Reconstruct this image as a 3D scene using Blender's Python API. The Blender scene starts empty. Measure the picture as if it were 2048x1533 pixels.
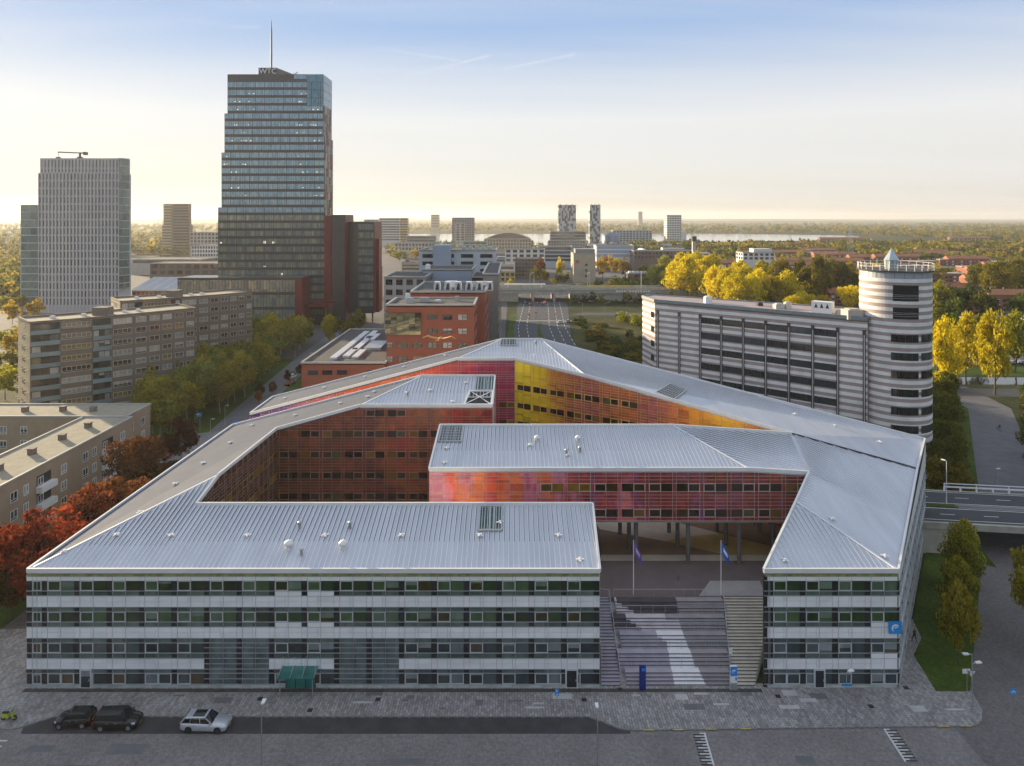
import bpy, math, random
import numpy as np
from mathutils import Vector, Matrix
from mathutils.geometry import tessellate_polygon
random.seed(7)
R = math.radians
SC = bpy.context.scene
COL = SC.collection

# ------------------------------------------------------------------ camera, sky, sun, exposure
CAM_H, FPX, HOR = 53.0, 1365.0, 437.0          # metres, focal length and horizon in photo pixels
cam_d = bpy.data.cameras.new('camera')
cam = bpy.data.objects.new('camera', cam_d)
COL.objects.link(cam)
cam.location = (0, 0, CAM_H)
cam.rotation_euler = (R(90), 0, 0)
cam_d.sensor_width = 36.0
cam_d.lens = FPX / 2048 * 36.0
cam_d.shift_y = -(766.5 - HOR) / 2048
cam_d.clip_start = 0.5
cam_d.clip_end = 60000
SC.camera = cam

SUN_AZ, SUN_EL = R(50.0), R(11.0)               # degrees left of straight ahead, above the horizon
world = bpy.data.worlds.new('World')
SC.world = world
world.use_nodes = True
wn, wl = world.node_tree.nodes, world.node_tree.links
wn.clear()
w_out = wn.new('ShaderNodeOutputWorld')
w_bg = wn.new('ShaderNodeBackground')
w_sky = wn.new('ShaderNodeTexSky')
w_sky.sky_type = 'NISHITA'
w_sky.sun_disc = False
w_sky.sun_elevation = SUN_EL
w_sky.sun_rotation = -SUN_AZ
w_sky.air_density = 1.0
w_sky.dust_density = 0.25
w_sky.ozone_density = 1.6
w_bg.inputs['Strength'].default_value = 0.15
# thin high cloud: streaks that whiten the sky
w_tc = wn.new('ShaderNodeTexCoord')
w_sep = wn.new('ShaderNodeSeparateXYZ')
wl.new(w_tc.outputs['Generated'], w_sep.inputs[0])
w_add = wn.new('ShaderNodeMath'); w_add.operation = 'ADD'; w_add.inputs[1].default_value = 0.12
wl.new(w_sep.outputs['Z'], w_add.inputs[0])
w_dx = wn.new('ShaderNodeMath'); w_dx.operation = 'DIVIDE'
w_dy = wn.new('ShaderNodeMath'); w_dy.operation = 'DIVIDE'
wl.new(w_sep.outputs['X'], w_dx.inputs[0]); wl.new(w_add.outputs[0], w_dx.inputs[1])
wl.new(w_sep.outputs['Y'], w_dy.inputs[0]); wl.new(w_add.outputs[0], w_dy.inputs[1])
w_cmb = wn.new('ShaderNodeCombineXYZ')
wl.new(w_dx.outputs[0], w_cmb.inputs['X']); wl.new(w_dy.outputs[0], w_cmb.inputs['Y'])
w_map = wn.new('ShaderNodeMapping')
w_map.inputs['Rotation'].default_value = (0, 0, R(-17))
w_map.inputs['Scale'].default_value = (0.10, 0.75, 1)
wl.new(w_cmb.outputs[0], w_map.inputs['Vector'])
w_no = wn.new('ShaderNodeTexNoise')
w_no.inputs['Scale'].default_value = 1.0
w_no.inputs['Detail'].default_value = 7
w_no.inputs['Roughness'].default_value = 0.55
wl.new(w_map.outputs[0], w_no.inputs['Vector'])
w_rmp = wn.new('ShaderNodeValToRGB')
w_rmp.color_ramp.elements[0].position = 0.42
w_rmp.color_ramp.elements[0].color = (0.955, 0.955, 0.955, 1)
w_rmp.color_ramp.elements[1].position = 0.78
w_rmp.color_ramp.elements[1].color = (0.985, 0.985, 0.985, 1)
wl.new(w_no.outputs['Fac'], w_rmp.inputs['Fac'])
# the veil itself: cream at the horizon, blue-grey higher up, the same all the way round
w_vr = wn.new('ShaderNodeValToRGB')
ve = w_vr.color_ramp.elements
for _ in range(3): ve.new(0.5)
for i, (p_, c_) in enumerate(((0.0, (0.54, 0.50, 0.45)), (0.06, (0.65, 0.63, 0.59)), (0.14, (0.71, 0.71, 0.71)), (0.27, (0.27, 0.41, 0.66)), (0.75, (0.44, 0.51, 0.63)))):
    ve[i].position = p_; ve[i].color = (*c_, 1)
wl.new(w_sep.outputs['Z'], w_vr.inputs['Fac'])
w_sc = wn.new('ShaderNodeVectorMath'); w_sc.operation = 'SCALE'; w_sc.inputs['Scale'].default_value = 3.5
w_st = wn.new('ShaderNodeValToRGB')               # streaks of cirrus in the veil
w_st.color_ramp.elements[0].position = 0.40; w_st.color_ramp.elements[0].color = (0, 0, 0, 1)
w_st.color_ramp.elements[1].position = 0.64; w_st.color_ramp.elements[1].color = (0.5, 0.5, 0.5, 1)
wl.new(w_no.outputs['Fac'], w_st.inputs['Fac'])
w_vm = wn.new('ShaderNodeMix'); w_vm.data_type = 'RGBA'
wl.new(w_st.outputs['Color'], w_vm.inputs['Factor']); wl.new(w_vr.outputs['Color'], w_vm.inputs['A']); w_vm.inputs['B'].default_value = (0.74, 0.74, 0.76, 1)
wl.new(w_vm.outputs['Result'], w_sc.inputs[0])
w_mix = wn.new('ShaderNodeMix'); w_mix.data_type = 'RGBA'
wl.new(w_rmp.outputs['Color'], w_mix.inputs['Factor'])
wl.new(w_sky.outputs[0], w_mix.inputs['A'])
wl.new(w_sc.outputs[0], w_mix.inputs['B'])
wl.new(w_mix.outputs['Result'], w_bg.inputs['Color'])
wl.new(w_bg.outputs[0], w_out.inputs['Surface'])

sun_d = bpy.data.lights.new('sun', 'SUN')
sun = bpy.data.objects.new('sun', sun_d)
COL.objects.link(sun)
sun_d.energy = 5.0
sun_d.angle = R(0.6)
sun_d.color = (1.0, 0.80, 0.52)
sdir = Vector((-math.sin(SUN_AZ) * math.cos(SUN_EL), math.cos(SUN_AZ) * math.cos(SUN_EL), math.sin(SUN_EL)))
sun.rotation_euler = sdir.to_track_quat('Z', 'Y').to_euler()
sun.location = (-200, 200, 200)

SC.view_settings.view_transform = 'Standard'
SC.view_settings.look = 'None'
SC.view_settings.gamma = 1.0
SC.view_settings.exposure = 1.16
SC.render.engine = 'CYCLES'
SC.cycles.use_denoising = True
SC.cycles.max_bounces = 6
SC.cycles.diffuse_bounces = 3
SC.cycles.glossy_bounces = 3
SC.cycles.transmission_bounces = 3
SC.cycles.volume_bounces = 1
SC.cycles.caustics_reflective = False
SC.cycles.caustics_refractive = False

# ------------------------------------------------------------------ geometry helpers
def PXx(px, Y): return (px - 1024.0) * Y / FPX
def PZ(py, Y): return CAM_H - (py - HOR) * Y / FPX
def G(px, py, z=0.0):
    Y = FPX * (CAM_H - z) / (py - HOR)
    return (PXx(px, Y), Y, z)

class MB:
    """collects faces for one mesh object"""
    def __init__(s): s.v = []; s.f = []; s.m = []
    def quad(s, pts, mi=0):
        n = len(s.v); s.v += [tuple(p) for p in pts]; s.f.append(tuple(range(n, n + len(pts)))); s.m.append(mi)
    def hexa(s, b, t, mi=0):                     # bottom loop, top loop
        n = len(s.v); k = len(b); s.v += [tuple(p) for p in b] + [tuple(p) for p in t]
        s.f.append(tuple(range(n + k - 1, n - 1, -1))); s.f.append(tuple(range(n + k, n + 2 * k)))
        for i in range(k):
            j = (i + 1) % k
            s.f.append((n + i, n + j, n + k + j, n + k + i))
        s.m += [mi] * (k + 2)
    def box(s, x0, x1, y0, y1, z0, z1, mi=0):
        s.hexa([(x0, y0, z0), (x1, y0, z0), (x1, y1, z0), (x0, y1, z0)],
               [(x0, y0, z1), (x1, y0, z1), (x1, y1, z1), (x0, y1, z1)], mi)
    def prism(s, poly, z0, z1, mi=0):
        s.hexa([(p[0], p[1], z0) for p in poly], [(p[0], p[1], z1) for p in poly], mi)
    def beam(s, a, b, w, h, mi=0, up=(0, 0, 1)):
        a, b = Vector(a), Vector(b); d = (b - a)
        if d.length < 1e-6: return
        d.normalize(); up = Vector(up)
        if abs(d.dot(up)) > 0.99: up = Vector((0, 1, 0))
        r = d.cross(up).normalized(); u = r.cross(d).normalized()
        o = [r * -w / 2 - u * h / 2, r * w / 2 - u * h / 2, r * w / 2 + u * h / 2, r * -w / 2 + u * h / 2]
        s.hexa([a + q for q in o], [b + q for q in o], mi)
    def tube(s, a, b, r0, r1=None, n=8, mi=0):
        r1 = r0 if r1 is None else r1
        a, b = Vector(a), Vector(b); d = (b - a).normalized()
        up = Vector((0, 0, 1)) if abs(d.z) < 0.95 else Vector((1, 0, 0))
        r = d.cross(up).normalized(); u = r.cross(d)
        ra = [a + (r * math.cos(2 * math.pi * i / n) + u * math.sin(2 * math.pi * i / n)) * r0 for i in range(n)]
        rb = [b + (r * math.cos(2 * math.pi * i / n) + u * math.sin(2 * math.pi * i / n)) * r1 for i in range(n)]
        s.hexa(ra, rb, mi)
    def slab(s, poly, th, mi=0, mside=None):     # sloped polygon with thickness straight down
        n = len(s.v); k = len(poly)
        s.v += [tuple(p) for p in poly] + [(p[0], p[1], p[2] - th) for p in poly]
        area = sum(poly[i][0] * poly[(i + 1) % k][1] - poly[(i + 1) % k][0] * poly[i][1] for i in range(k))
        for t in tessellate_polygon([[Vector((p[0], p[1], 0)) for p in poly]]):
            a, b, c = [Vector(poly[i]) for i in t]
            if (b - a).cross(c - a).z < 0: t = t[::-1]
            s.f.append(tuple(n + i for i in t)); s.m.append(mi)
            s.f.append(tuple(n + k + i for i in reversed(t))); s.m.append(mi)
        for i in range(k):
            j = (i + 1) % k
            f = (n + i, n + k + i, n + k + j, n + j)
            s.f.append(f if area > 0 else f[::-1]); s.m.append(mi if mside is None else mside)
    def lathe(s, c, prof, n=24, mi=0, a0=0, a1=2 * math.pi):
        base = len(s.v); k = len(prof); full = abs(a1 - a0 - 2 * math.pi) < 1e-6
        cols = n if full else n + 1
        for i in range(cols):
            a = a0 + (a1 - a0) * i / n
            for r, z in prof: s.v.append((c[0] + r * math.cos(a), c[1] + r * math.sin(a), c[2] + z))
        for i in range(n):
            j = (i + 1) % cols
            for q in range(k - 1):
                s.f.append((base + i * k + q, base + j * k + q, base + j * k + q + 1, base + i * k + q + 1)); s.m.append(mi)
    def mesh(s, name, mats, smooth=False):
        me = bpy.data.meshes.new(name)
        me.from_pydata(s.v, [], s.f)
        for m in (mats if isinstance(mats, (list, tuple)) else [mats]): me.materials.append(m)
        if isinstance(mats, (list, tuple)) and len(mats) > 1: me.polygons.foreach_set('material_index', s.m)
        if smooth: me.polygons.foreach_set('use_smooth', [True] * len(me.polygons))
        me.update()
        return me
    def build(s, name, mats, parent=None, smooth=False, kind=None, label=None):
        o = bpy.data.objects.new(name, s.mesh(name, mats, smooth))
        COL.objects.link(o)
        if parent is not None: adopt(o, parent)
        if kind: o['kind'] = kind
        if label: o['label'] = label
        return o

WM = {}                                          # world matrix of every parent (all parents are unrotated)
def adopt(o, parent, local=False):
    o.parent = parent
    if not local and parent.name in WM: o.matrix_parent_inverse = WM[parent.name].inverted()
def thing(name, label, cat, loc=(0, 0, 0), rz=0.0, group=None):
    o = bpy.data.objects.new(name, None); COL.objects.link(o)
    o.empty_display_size = 0.5
    o.location = loc; o.rotation_euler = (0, 0, rz)
    WM[o.name] = Matrix.Translation(loc) @ Matrix.Rotation(rz, 4, 'Z')
    tag(o, label, cat, group)
    return o
def tag(o, label, cat, group=None):
    o['label'] = label; o['category'] = cat
    if group: o['group'] = group
    return o
def struct(mb, name, mats, smooth=False):
    return mb.build(name, mats, None, smooth, 'structure')
def copy_tree(src, loc, rz=0.0, scale=None, label=None, group=None, color=None):
    r = src.copy(); COL.objects.link(r); r.location = loc; r.rotation_euler = (0, 0, rz)
    if scale is not None: r.scale = scale
    if label: r['label'] = label
    if group: r['group'] = group
    for ch in src.children:
        c = ch.copy(); COL.objects.link(c); c.parent = r
        if color and c.name.startswith('crown'): c.color = color
        for g in ch.children:
            d = g.copy(); COL.objects.link(d); d.parent = c
    return r

# unit-cube pieces (shared mesh data per material); past the limit they are joined into one 'stuff' part
UNIT = {}
def unit(mat):
    if mat.name not in UNIT:
        b = MB(); b.box(0, 1, 0, 1, 0, 1); UNIT[mat.name] = b.mesh('piece_' + mat.name, mat)
    return UNIT[mat.name]
CNT = {}; REST = {}
class Wall:
    """a vertical plane: origin at the foot, u along it, n outward"""
    def __init__(s, p0, p1, thing, parent, out=None):
        s.o = Vector((p0[0], p0[1], 0)); d = Vector((p1[0] - p0[0], p1[1] - p0[1], 0)); s.L = d.length; s.u = d.normalized()
        s.n = Vector((s.u.y, -s.u.x, 0))
        if out is not None and s.n.dot(Vector((out[0], out[1], 0)) - s.o) < 0: s.n = -s.n
        s.thing = thing; s.parent = parent
    def pt(s, u, z, d=0.0): return s.o + s.u * u + s.n * d + Vector((0, 0, z))
    def piece(s, name, mat, u0, u1, z0, z1, d0=0.0, d1=0.1, limit=290, parent=None):
        key = (s.thing.name, name); c = CNT.get(key, 0); CNT[key] = c + 1
        parent = parent or s.parent
        if c < limit:
            o = bpy.data.objects.new(name, unit(mat)); COL.objects.link(o)
            p = s.pt(u0, z0, d0)
            m = Matrix(((s.u.x * (u1 - u0), s.n.x * (d1 - d0), 0, p.x), (s.u.y * (u1 - u0), s.n.y * (d1 - d0), 0, p.y), (0, 0, z1 - z0, p.z), (0, 0, 0, 1)))
            o.matrix_basis = m; adopt(o, parent)
            return o
        k2 = (s.thing.name, name, mat.name)
        if k2 not in REST: REST[k2] = (MB(), mat, s.thing)
        s.box(REST[k2][0], u0, u1, z0, z1, d0, d1)
    def box(s, mb, u0, u1, z0, z1, d0, d1, mi=0):
        mb.hexa([s.pt(u0, z0, d0), s.pt(u1, z0, d0), s.pt(u1, z0, d1), s.pt(u0, z0, d1)],
                [s.pt(u0, z1, d0), s.pt(u1, z1, d0), s.pt(u1, z1, d1), s.pt(u0, z1, d1)], mi)
def flush_rest():
    for (tn, name, mn), (mb, mat, th) in REST.items():
        mb.build(name, mat, th, kind='stuff')
    REST.clear()

# ------------------------------------------------------------------ materials
def nd(nt, typ, **kw):
    n = nt.nodes.new(typ)
    for k, v in kw.items(): setattr(n, k, v)
    return n
def base_mat(name, rough=0.6, metal=0.0, spec=0.5):
    m = bpy.data.materials.new(name); m.use_nodes = True
    nt = m.node_tree; b = nt.nodes['Principled BSDF']
    b.inputs['Roughness'].default_value = rough; b.inputs['Metallic'].default_value = metal
    b.inputs['Specular IOR Level'].default_value = spec
    return m, nt, b
def pos_noise(nt, scale, detail=4, stretch=(1, 1, 1), rough=0.55):
    g = nd(nt, 'ShaderNodeNewGeometry'); mp = nd(nt, 'ShaderNodeMapping'); mp.inputs['Scale'].default_value = stretch
    n = nd(nt, 'ShaderNodeTexNoise'); n.inputs['Scale'].default_value = scale; n.inputs['Detail'].default_value = detail
    n.inputs['Roughness'].default_value = rough
    nt.links.new(g.outputs['Position'], mp.inputs['Vector']); nt.links.new(mp.outputs[0], n.inputs['Vector'])
    return n
def ramp(nt, src, stops):
    r = nd(nt, 'ShaderNodeValToRGB'); e = r.color_ramp.elements
    while len(e) < len(stops): e.new(0.5)
    for i, (p, c) in enumerate(stops): e[i].position = p; e[i].color = (*c, 1)
    nt.links.new(src, r.inputs['Fac'])
    return r
def mixc(nt, fac, a, b, blend='MIX'):
    x = nd(nt, 'ShaderNodeMix', data_type='RGBA', blend_type=blend)
    for s, v in (('Factor', fac), ('A', a), ('B', b)):
        if hasattr(v, 'links'): nt.links.new(v, x.inputs[s])
        elif isinstance(v, (int, float)): x.inputs[s].default_value = v
        else: x.inputs[s].default_value = (*v, 1)
    return x.outputs['Result']
def sh(c, k): return tuple(max(0.0, min(1.0, q * k)) for q in c)
MATS = {}
def mat(name, col, rough=0.6, metal=0.0, var=0.12, scale=0.8, bump=0.0, spec=0.5, stretch=(1, 1, 1), objvar=0.0, fine=0.0):
    if name in MATS: return MATS[name]
    m, nt, b = base_mat(name, rough, metal, spec)
    n = pos_noise(nt, scale, 5, stretch)
    c = ramp(nt, n.outputs['Fac'], [(0.3, sh(col, 1 - var)), (0.7, sh(col, 1 + var))]).outputs['Color']
    if fine:
        n2 = pos_noise(nt, scale * 12, 3)
        c = mixc(nt, fine, c, ramp(nt, n2.outputs['Fac'], [(0.3, sh(col, 0.45)), (0.7, sh(col, 1.5))]).outputs['Color'])
    if objvar:
        oi = nd(nt, 'ShaderNodeObjectInfo')
        r = ramp(nt, oi.outputs['Random'], [(0, (1 - objvar,) * 3), (1, (1 + objvar,) * 3)])
        r.color_ramp.elements[1].color = (1, 1, 1, 1); r.color_ramp.elements[0].color = (1 - 2 * objvar,) * 3 + (1,)
        c = mixc(nt, 1.0, c, r.outputs['Color'], 'MULTIPLY')
    nt.links.new(c, b.inputs['Base Color'])
    if bump:
        bp = nd(nt, 'ShaderNodeBump'); bp.inputs['Strength'].default_value = bump; bp.inputs['Distance'].default_value = 0.05
        nb = pos_noise(nt, scale * 6, 4)
        nt.links.new(nb.outputs['Fac'], bp.inputs['Height']); nt.links.new(bp.outputs[0], b.inputs['Normal'])
    MATS[name] = m
    return m
def glass(name, stops, rough=0.06, spec=0.7, metal=0.0, cell=None, interp='CONSTANT', blind=None):
    """dark reflective glazing; its colour varies per pane (object) or per cell of its grid"""
    if name in MATS: return MATS[name]
    m, nt, b = base_mat(name, rough, metal, spec)
    if cell:
        g = nd(nt, 'ShaderNodeNewGeometry')
        dv = nd(nt, 'ShaderNodeVectorMath', operation='DIVIDE'); dv.inputs[1].default_value = cell
        fl = nd(nt, 'ShaderNodeVectorMath', operation='FLOOR')
        wn_ = nd(nt, 'ShaderNodeTexWhiteNoise')
        nt.links.new(g.outputs['Position'], dv.inputs[0]); nt.links.new(dv.outputs[0], fl.inputs[0]); nt.links.new(fl.outputs[0], wn_.inputs['Vector'])
        src = wn_.outputs['Value']
    else:
        oi = nd(nt, 'ShaderNodeObjectInfo'); gi = nd(nt, 'ShaderNodeNewGeometry'); a1_ = nd(nt, 'ShaderNodeMath', operation='ADD'); f1_ = nd(nt, 'ShaderNodeMath', operation='FRACT')
        nt.links.new(oi.outputs['Random'], a1_.inputs[0]); nt.links.new(gi.outputs['Random Per Island'], a1_.inputs[1]); nt.links.new(a1_.outputs[0], f1_.inputs[0]); src = f1_.outputs[0]
    r = ramp(nt, src, stops); r.color_ramp.interpolation = interp
    rc = r.outputs['Color']
    if blind and not cell:
        tc = nd(nt, 'ShaderNodeTexCoord'); sp = nd(nt, 'ShaderNodeSeparateXYZ'); nt.links.new(tc.outputs['Generated'], sp.inputs[0])
        wn_ = nd(nt, 'ShaderNodeTexWhiteNoise', noise_dimensions='1D'); nt.links.new(src, wn_.inputs['W'])
        th = nd(nt, 'ShaderNodeMath', operation='MULTIPLY_ADD'); nt.links.new(wn_.outputs['Value'], th.inputs[0]); th.inputs[1].default_value = 3.2; th.inputs[2].default_value = 0.15
        gt = nd(nt, 'ShaderNodeMath', operation='GREATER_THAN'); nt.links.new(sp.outputs['Z'], gt.inputs[0]); nt.links.new(th.outputs[0], gt.inputs[1])
        rc = mixc(nt, gt.outputs[0], rc, blind)
    n = pos_noise(nt, 0.9, 4, (1, 1, 0.6))
    c = mixc(nt, 1.0, rc, ramp(nt, n.outputs['Fac'], [(0.35, (0.65, 0.65, 0.65)), (0.7, (1, 1, 1))]).outputs['Color'], 'MULTIPLY')
    nt.links.new(c, b.inputs['Base Color'])
    MATS[name] = m
    return m
def film(name, stops, scale=0.16, grad=None, stretch=(1, 1, 0.35), metal=0.12, rough=0.25, blot=0.4):
    """coloured film glass: its angle-dependent reflections are baked in as colour patches along the wall, panel by panel"""
    m, nt, b = base_mat(name, rough, metal, 0.6)
    n = pos_noise(nt, scale, 3, stretch)
    src = n.outputs['Fac']
    if grad:                                      # (x0, x1, noise amount)
        g = nd(nt, 'ShaderNodeNewGeometry'); sp = nd(nt, 'ShaderNodeSeparateXYZ'); nt.links.new(g.outputs['Position'], sp.inputs[0])
        mr = nd(nt, 'ShaderNodeMapRange'); mr.inputs['From Min'].default_value = grad[0]; mr.inputs['From Max'].default_value = grad[1]
        nt.links.new(sp.outputs['X'], mr.inputs['Value'])
        s1 = nd(nt, 'ShaderNodeMath', operation='MULTIPLY_ADD'); nt.links.new(n.outputs['Fac'], s1.inputs[0]); s1.inputs[1].default_value = grad[2]
        s2 = nd(nt, 'ShaderNodeMath', operation='SUBTRACT'); nt.links.new(mr.outputs[0], s2.inputs[0]); s2.inputs[1].default_value = grad[2] / 2
        nt.links.new(s2.outputs[0], s1.inputs[2]); src = s1.outputs[0]
    c = ramp(nt, src, stops).outputs['Color']
    n2 = pos_noise(nt, 1.3, 5, (1, 1, 0.8), 0.7)
    c = mixc(nt, blot, c, ramp(nt, n2.outputs['Fac'], [(0.42, (0.05, 0.01, 0.015)), (0.6, (0.95, 0.45, 0.35))]).outputs['Color'], 'SOFT_LIGHT')
    oi = nd(nt, 'ShaderNodeObjectInfo'); gg = nd(nt, 'ShaderNodeNewGeometry')      # every pane takes the tint a little differently
    ad = nd(nt, 'ShaderNodeMath', operation='ADD'); nt.links.new(oi.outputs['Random'], ad.inputs[0]); nt.links.new(gg.outputs['Random Per Island'], ad.inputs[1])
    fr = nd(nt, 'ShaderNodeMath', operation='FRACT'); nt.links.new(ad.outputs[0], fr.inputs[0])
    c = mixc(nt, 1.0, c, ramp(nt, fr.outputs[0], [(0, (0.62, 0.55, 0.62)), (0.35, (0.85, 0.85, 0.8)), (0.7, (1, 0.95, 0.9)), (1.0, (1, 1, 1))]).outputs['Color'], 'MULTIPLY')
    nt.links.new(c, b.inputs['Base Color'])
    MATS[name] = m
    return m
# ------------------------------------------------------------------ palette
m_roof = mat('roof_metal', (0.54, 0.56, 0.60), 0.45, 0.2, 0.10, 0.6, stretch=(1, 0.12, 0.3), fine=0.10)
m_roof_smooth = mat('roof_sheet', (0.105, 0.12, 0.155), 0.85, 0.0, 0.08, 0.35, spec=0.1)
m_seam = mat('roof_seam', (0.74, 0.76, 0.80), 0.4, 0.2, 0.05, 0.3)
m_seam_d = mat('seam_shade', (0.20, 0.215, 0.24), 0.7, 0, 0.25, 0.5)  # dark strip beside each seam, its shade put in as colour
m_gutter = mat('gutter_white', (0.72, 0.72, 0.71), 0.45, 0.1, 0.06, 0.5)
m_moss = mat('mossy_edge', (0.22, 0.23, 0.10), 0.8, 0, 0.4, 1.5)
m_panel = mat('silver_panel', (0.90, 0.90, 0.90), 0.35, 0.15, 0.07, 0.35, objvar=0.05, stretch=(1, 1, 2.5))
m_plinth = mat('stained_plinth', (0.42, 0.45, 0.42), 0.7, 0, 0.3, 0.7)
m_mull = mat('pale_mullion', (0.42, 0.44, 0.45), 0.4, 0.3, 0.04)
m_frame = mat('window_frame', (0.60, 0.62, 0.62), 0.4, 0.2, 0.04)
m_dark = mat('dark_backing', (0.02, 0.022, 0.025), 0.3, 0, 0.2)
m_darkpan = mat('dark_panel', (0.032, 0.036, 0.04), 0.2, 0, 0.2, objvar=0.2)
m_gl_up = glass('glass_upper', [(0, (0.04, 0.075, 0.035)), (0.35, (0.08, 0.14, 0.065)), (0.6, (0.03, 0.05, 0.026)), (0.75, (0.11, 0.17, 0.11)), (0.9, (0.06, 0.05, 0.02))], blind=(0.17, 0.23, 0.18))  # green tones stand in for trees reflected in the upper rows
m_gl_lo = glass('glass_lower', [(0, (0.05, 0.07, 0.075)), (0.4, (0.035, 0.048, 0.055)), (0.6, (0.10, 0.125, 0.13)), (0.8, (0.17, 0.205, 0.205)), (0.92, (0.12, 0.09, 0.06))], blind=(0.26, 0.30, 0.30))
m_gl_hall = glass('glass_hall', [(0, (0.14, 0.185, 0.18)), (0.5, (0.17, 0.22, 0.215)), (0.8, (0.12, 0.155, 0.155))], cell=(1.46, 50, 1.2))
m_gl_strip = glass('glass_strip', [(0, (0.13, 0.175, 0.16)), (0.5, (0.09, 0.12, 0.115)), (0.8, (0.16, 0.20, 0.185))], cell=(1.83, 50, 3.5))
m_gl_court = glass('glass_court', [(0, (0.03, 0.016, 0.010)), (0.4, (0.07, 0.035, 0.015)), (0.6, (0.04, 0.02, 0.016)), (0.8, (0.20, 0.10, 0.02)), (0.93, (0.09, 0.09, 0.04))])
m_gl_gold = glass('glass_gold', [(0, (0.26, 0.14, 0.012)), (0.4, (0.12, 0.07, 0.01)), (0.7, (0.36, 0.22, 0.02)), (0.9, (0.07, 0.045, 0.01))])
m_teal = mat('teal_glass', (0.03, 0.16, 0.14), 0.12, 0, 0.3, 0.6)
m_white = mat('white_paint', (0.75, 0.75, 0.74), 0.45, 0, 0.04)
m_steel = mat('galvanised_steel', (0.42, 0.44, 0.45), 0.4, 0.6, 0.06)
m_conc = mat('concrete', (0.36, 0.35, 0.34), 0.8, 0, 0.14, 0.6, 0.2)
PUR, DRED, RED, ORG, YEL, PNK = (0.16, 0.05, 0.20), (0.20, 0.018, 0.03), (0.62, 0.03, 0.03), (0.85, 0.20, 0.03), (0.95, 0.62, 0.03), (0.70, 0.28, 0.40)
f_C = film('film_bridge', [(0.12, (0.75, 0.30, 0.42)), (0.22, (0.80, 0.10, 0.07)), (0.32, (0.90, 0.24, 0.05)), (0.40, (0.70, 0.24, 0.36)), (0.48, (0.42, 0.06, 0.05)), (0.56, (0.30, 0.10, 0.24)), (0.64, (0.32, 0.05, 0.035)), (0.72, (0.30, 0.09, 0.14)), (0.80, (0.30, 0.07, 0.03)), (0.9, (0.24, 0.055, 0.05))], 0.22, (-22, 50, 0.8))
f_B = film('film_maroon', [(0.10, (0.17, 0.08, 0.04)), (0.3, (0.25, 0.075, 0.04)), (0.45, (0.18, 0.045, 0.045)), (0.6, (0.34, 0.11, 0.035)), (0.75, (0.34, 0.045, 0.035)), (0.88, (0.45, 0.025, 0.025)), (0.97, (0.30, 0.04, 0.08))], 0.13, (-48, 6, 1.2))
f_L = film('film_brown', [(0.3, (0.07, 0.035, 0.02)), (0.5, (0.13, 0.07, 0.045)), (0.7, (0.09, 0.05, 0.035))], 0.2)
f_D = film('film_red', [(0.12, (0.20, 0.07, 0.40)), (0.26, (0.70, 0.22, 0.34)), (0.36, (0.85, 0.12, 0.04)), (0.52, (0.88, 0.20, 0.03)), (0.66, (0.75, 0.03, 0.02)), (0.85, (0.45, 0.02, 0.10)), (0.97, (0.40, 0.06, 0.16))], 0.2, (-55, 4, 0.35))
f_E = film('film_gold', [(0.02, (1.0, 0.80, 0.02)), (0.12, (1.0, 0.72, 0.03)), (0.19, (0.62, 0.26, 0.08)), (0.30, (0.42, 0.12, 0.14)), (0.46, (0.62, 0.18, 0.06)), (0.56, (0.46, 0.13, 0.18)), (0.66, (0.92, 0.30, 0.04)), (0.78, (1.0, 0.62, 0.03)), (0.92, (0.66, 0.09, 0.04))], 0.25, (0, 44, 0.16))

# ------------------------------------------------------------------ the office complex with folded metal roofs
office = thing('office_building', 'sprawling silver office complex with folded grey metal roofs and red and gold glass courtyards', 'building', (0, 77, 0))
PLZ = 4.7
FL, FR1, BR1, BL1, K = (-54.7, 77, 13.2), (9.93, 77, 13.2), (10.4, 88, 16.06), (-40.7, 88, 16.06), (-40.4, 94, 17.62)
Lc, Lo = (-39.7, 115, 17.5), (-51.6, 126, 14.7)
B1, B2, B3, B4 = (-25.6, 115, 21.4), (-3.3, 115, 21.4), (-3.14, 126, 23.8), (-16.7, 126, 23.8)
c1, c2, c3, c4, c5, c6 = (-11.5, 94.8, 18.1), (33.06, 94.8, 18.1), (41.25, 94.8, 17.6), (-11.16, 105.8, 20.8), (24.9, 105.8, 20.8), (43.5, 106, 19.5)
F2, F3, T, Q, Gc = (28.4, 77, 13.2), (43.6, 77, 13.2), (36.9, 88.7, 16.1), (60.0, 101, 15.9), (68.1, 112.6, 16.46)
E1, Ef, E2 = (0.58, 133, 25.6), (13.5, 124.8, 24.2), (6.1, 144, 27.4)
D1, D2, D3, D4 = (-10.6, 133, 25.6), (-51, 133, 14.9), (-50.5, 144, 15.2), (-2, 144, 27.4)

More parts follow.
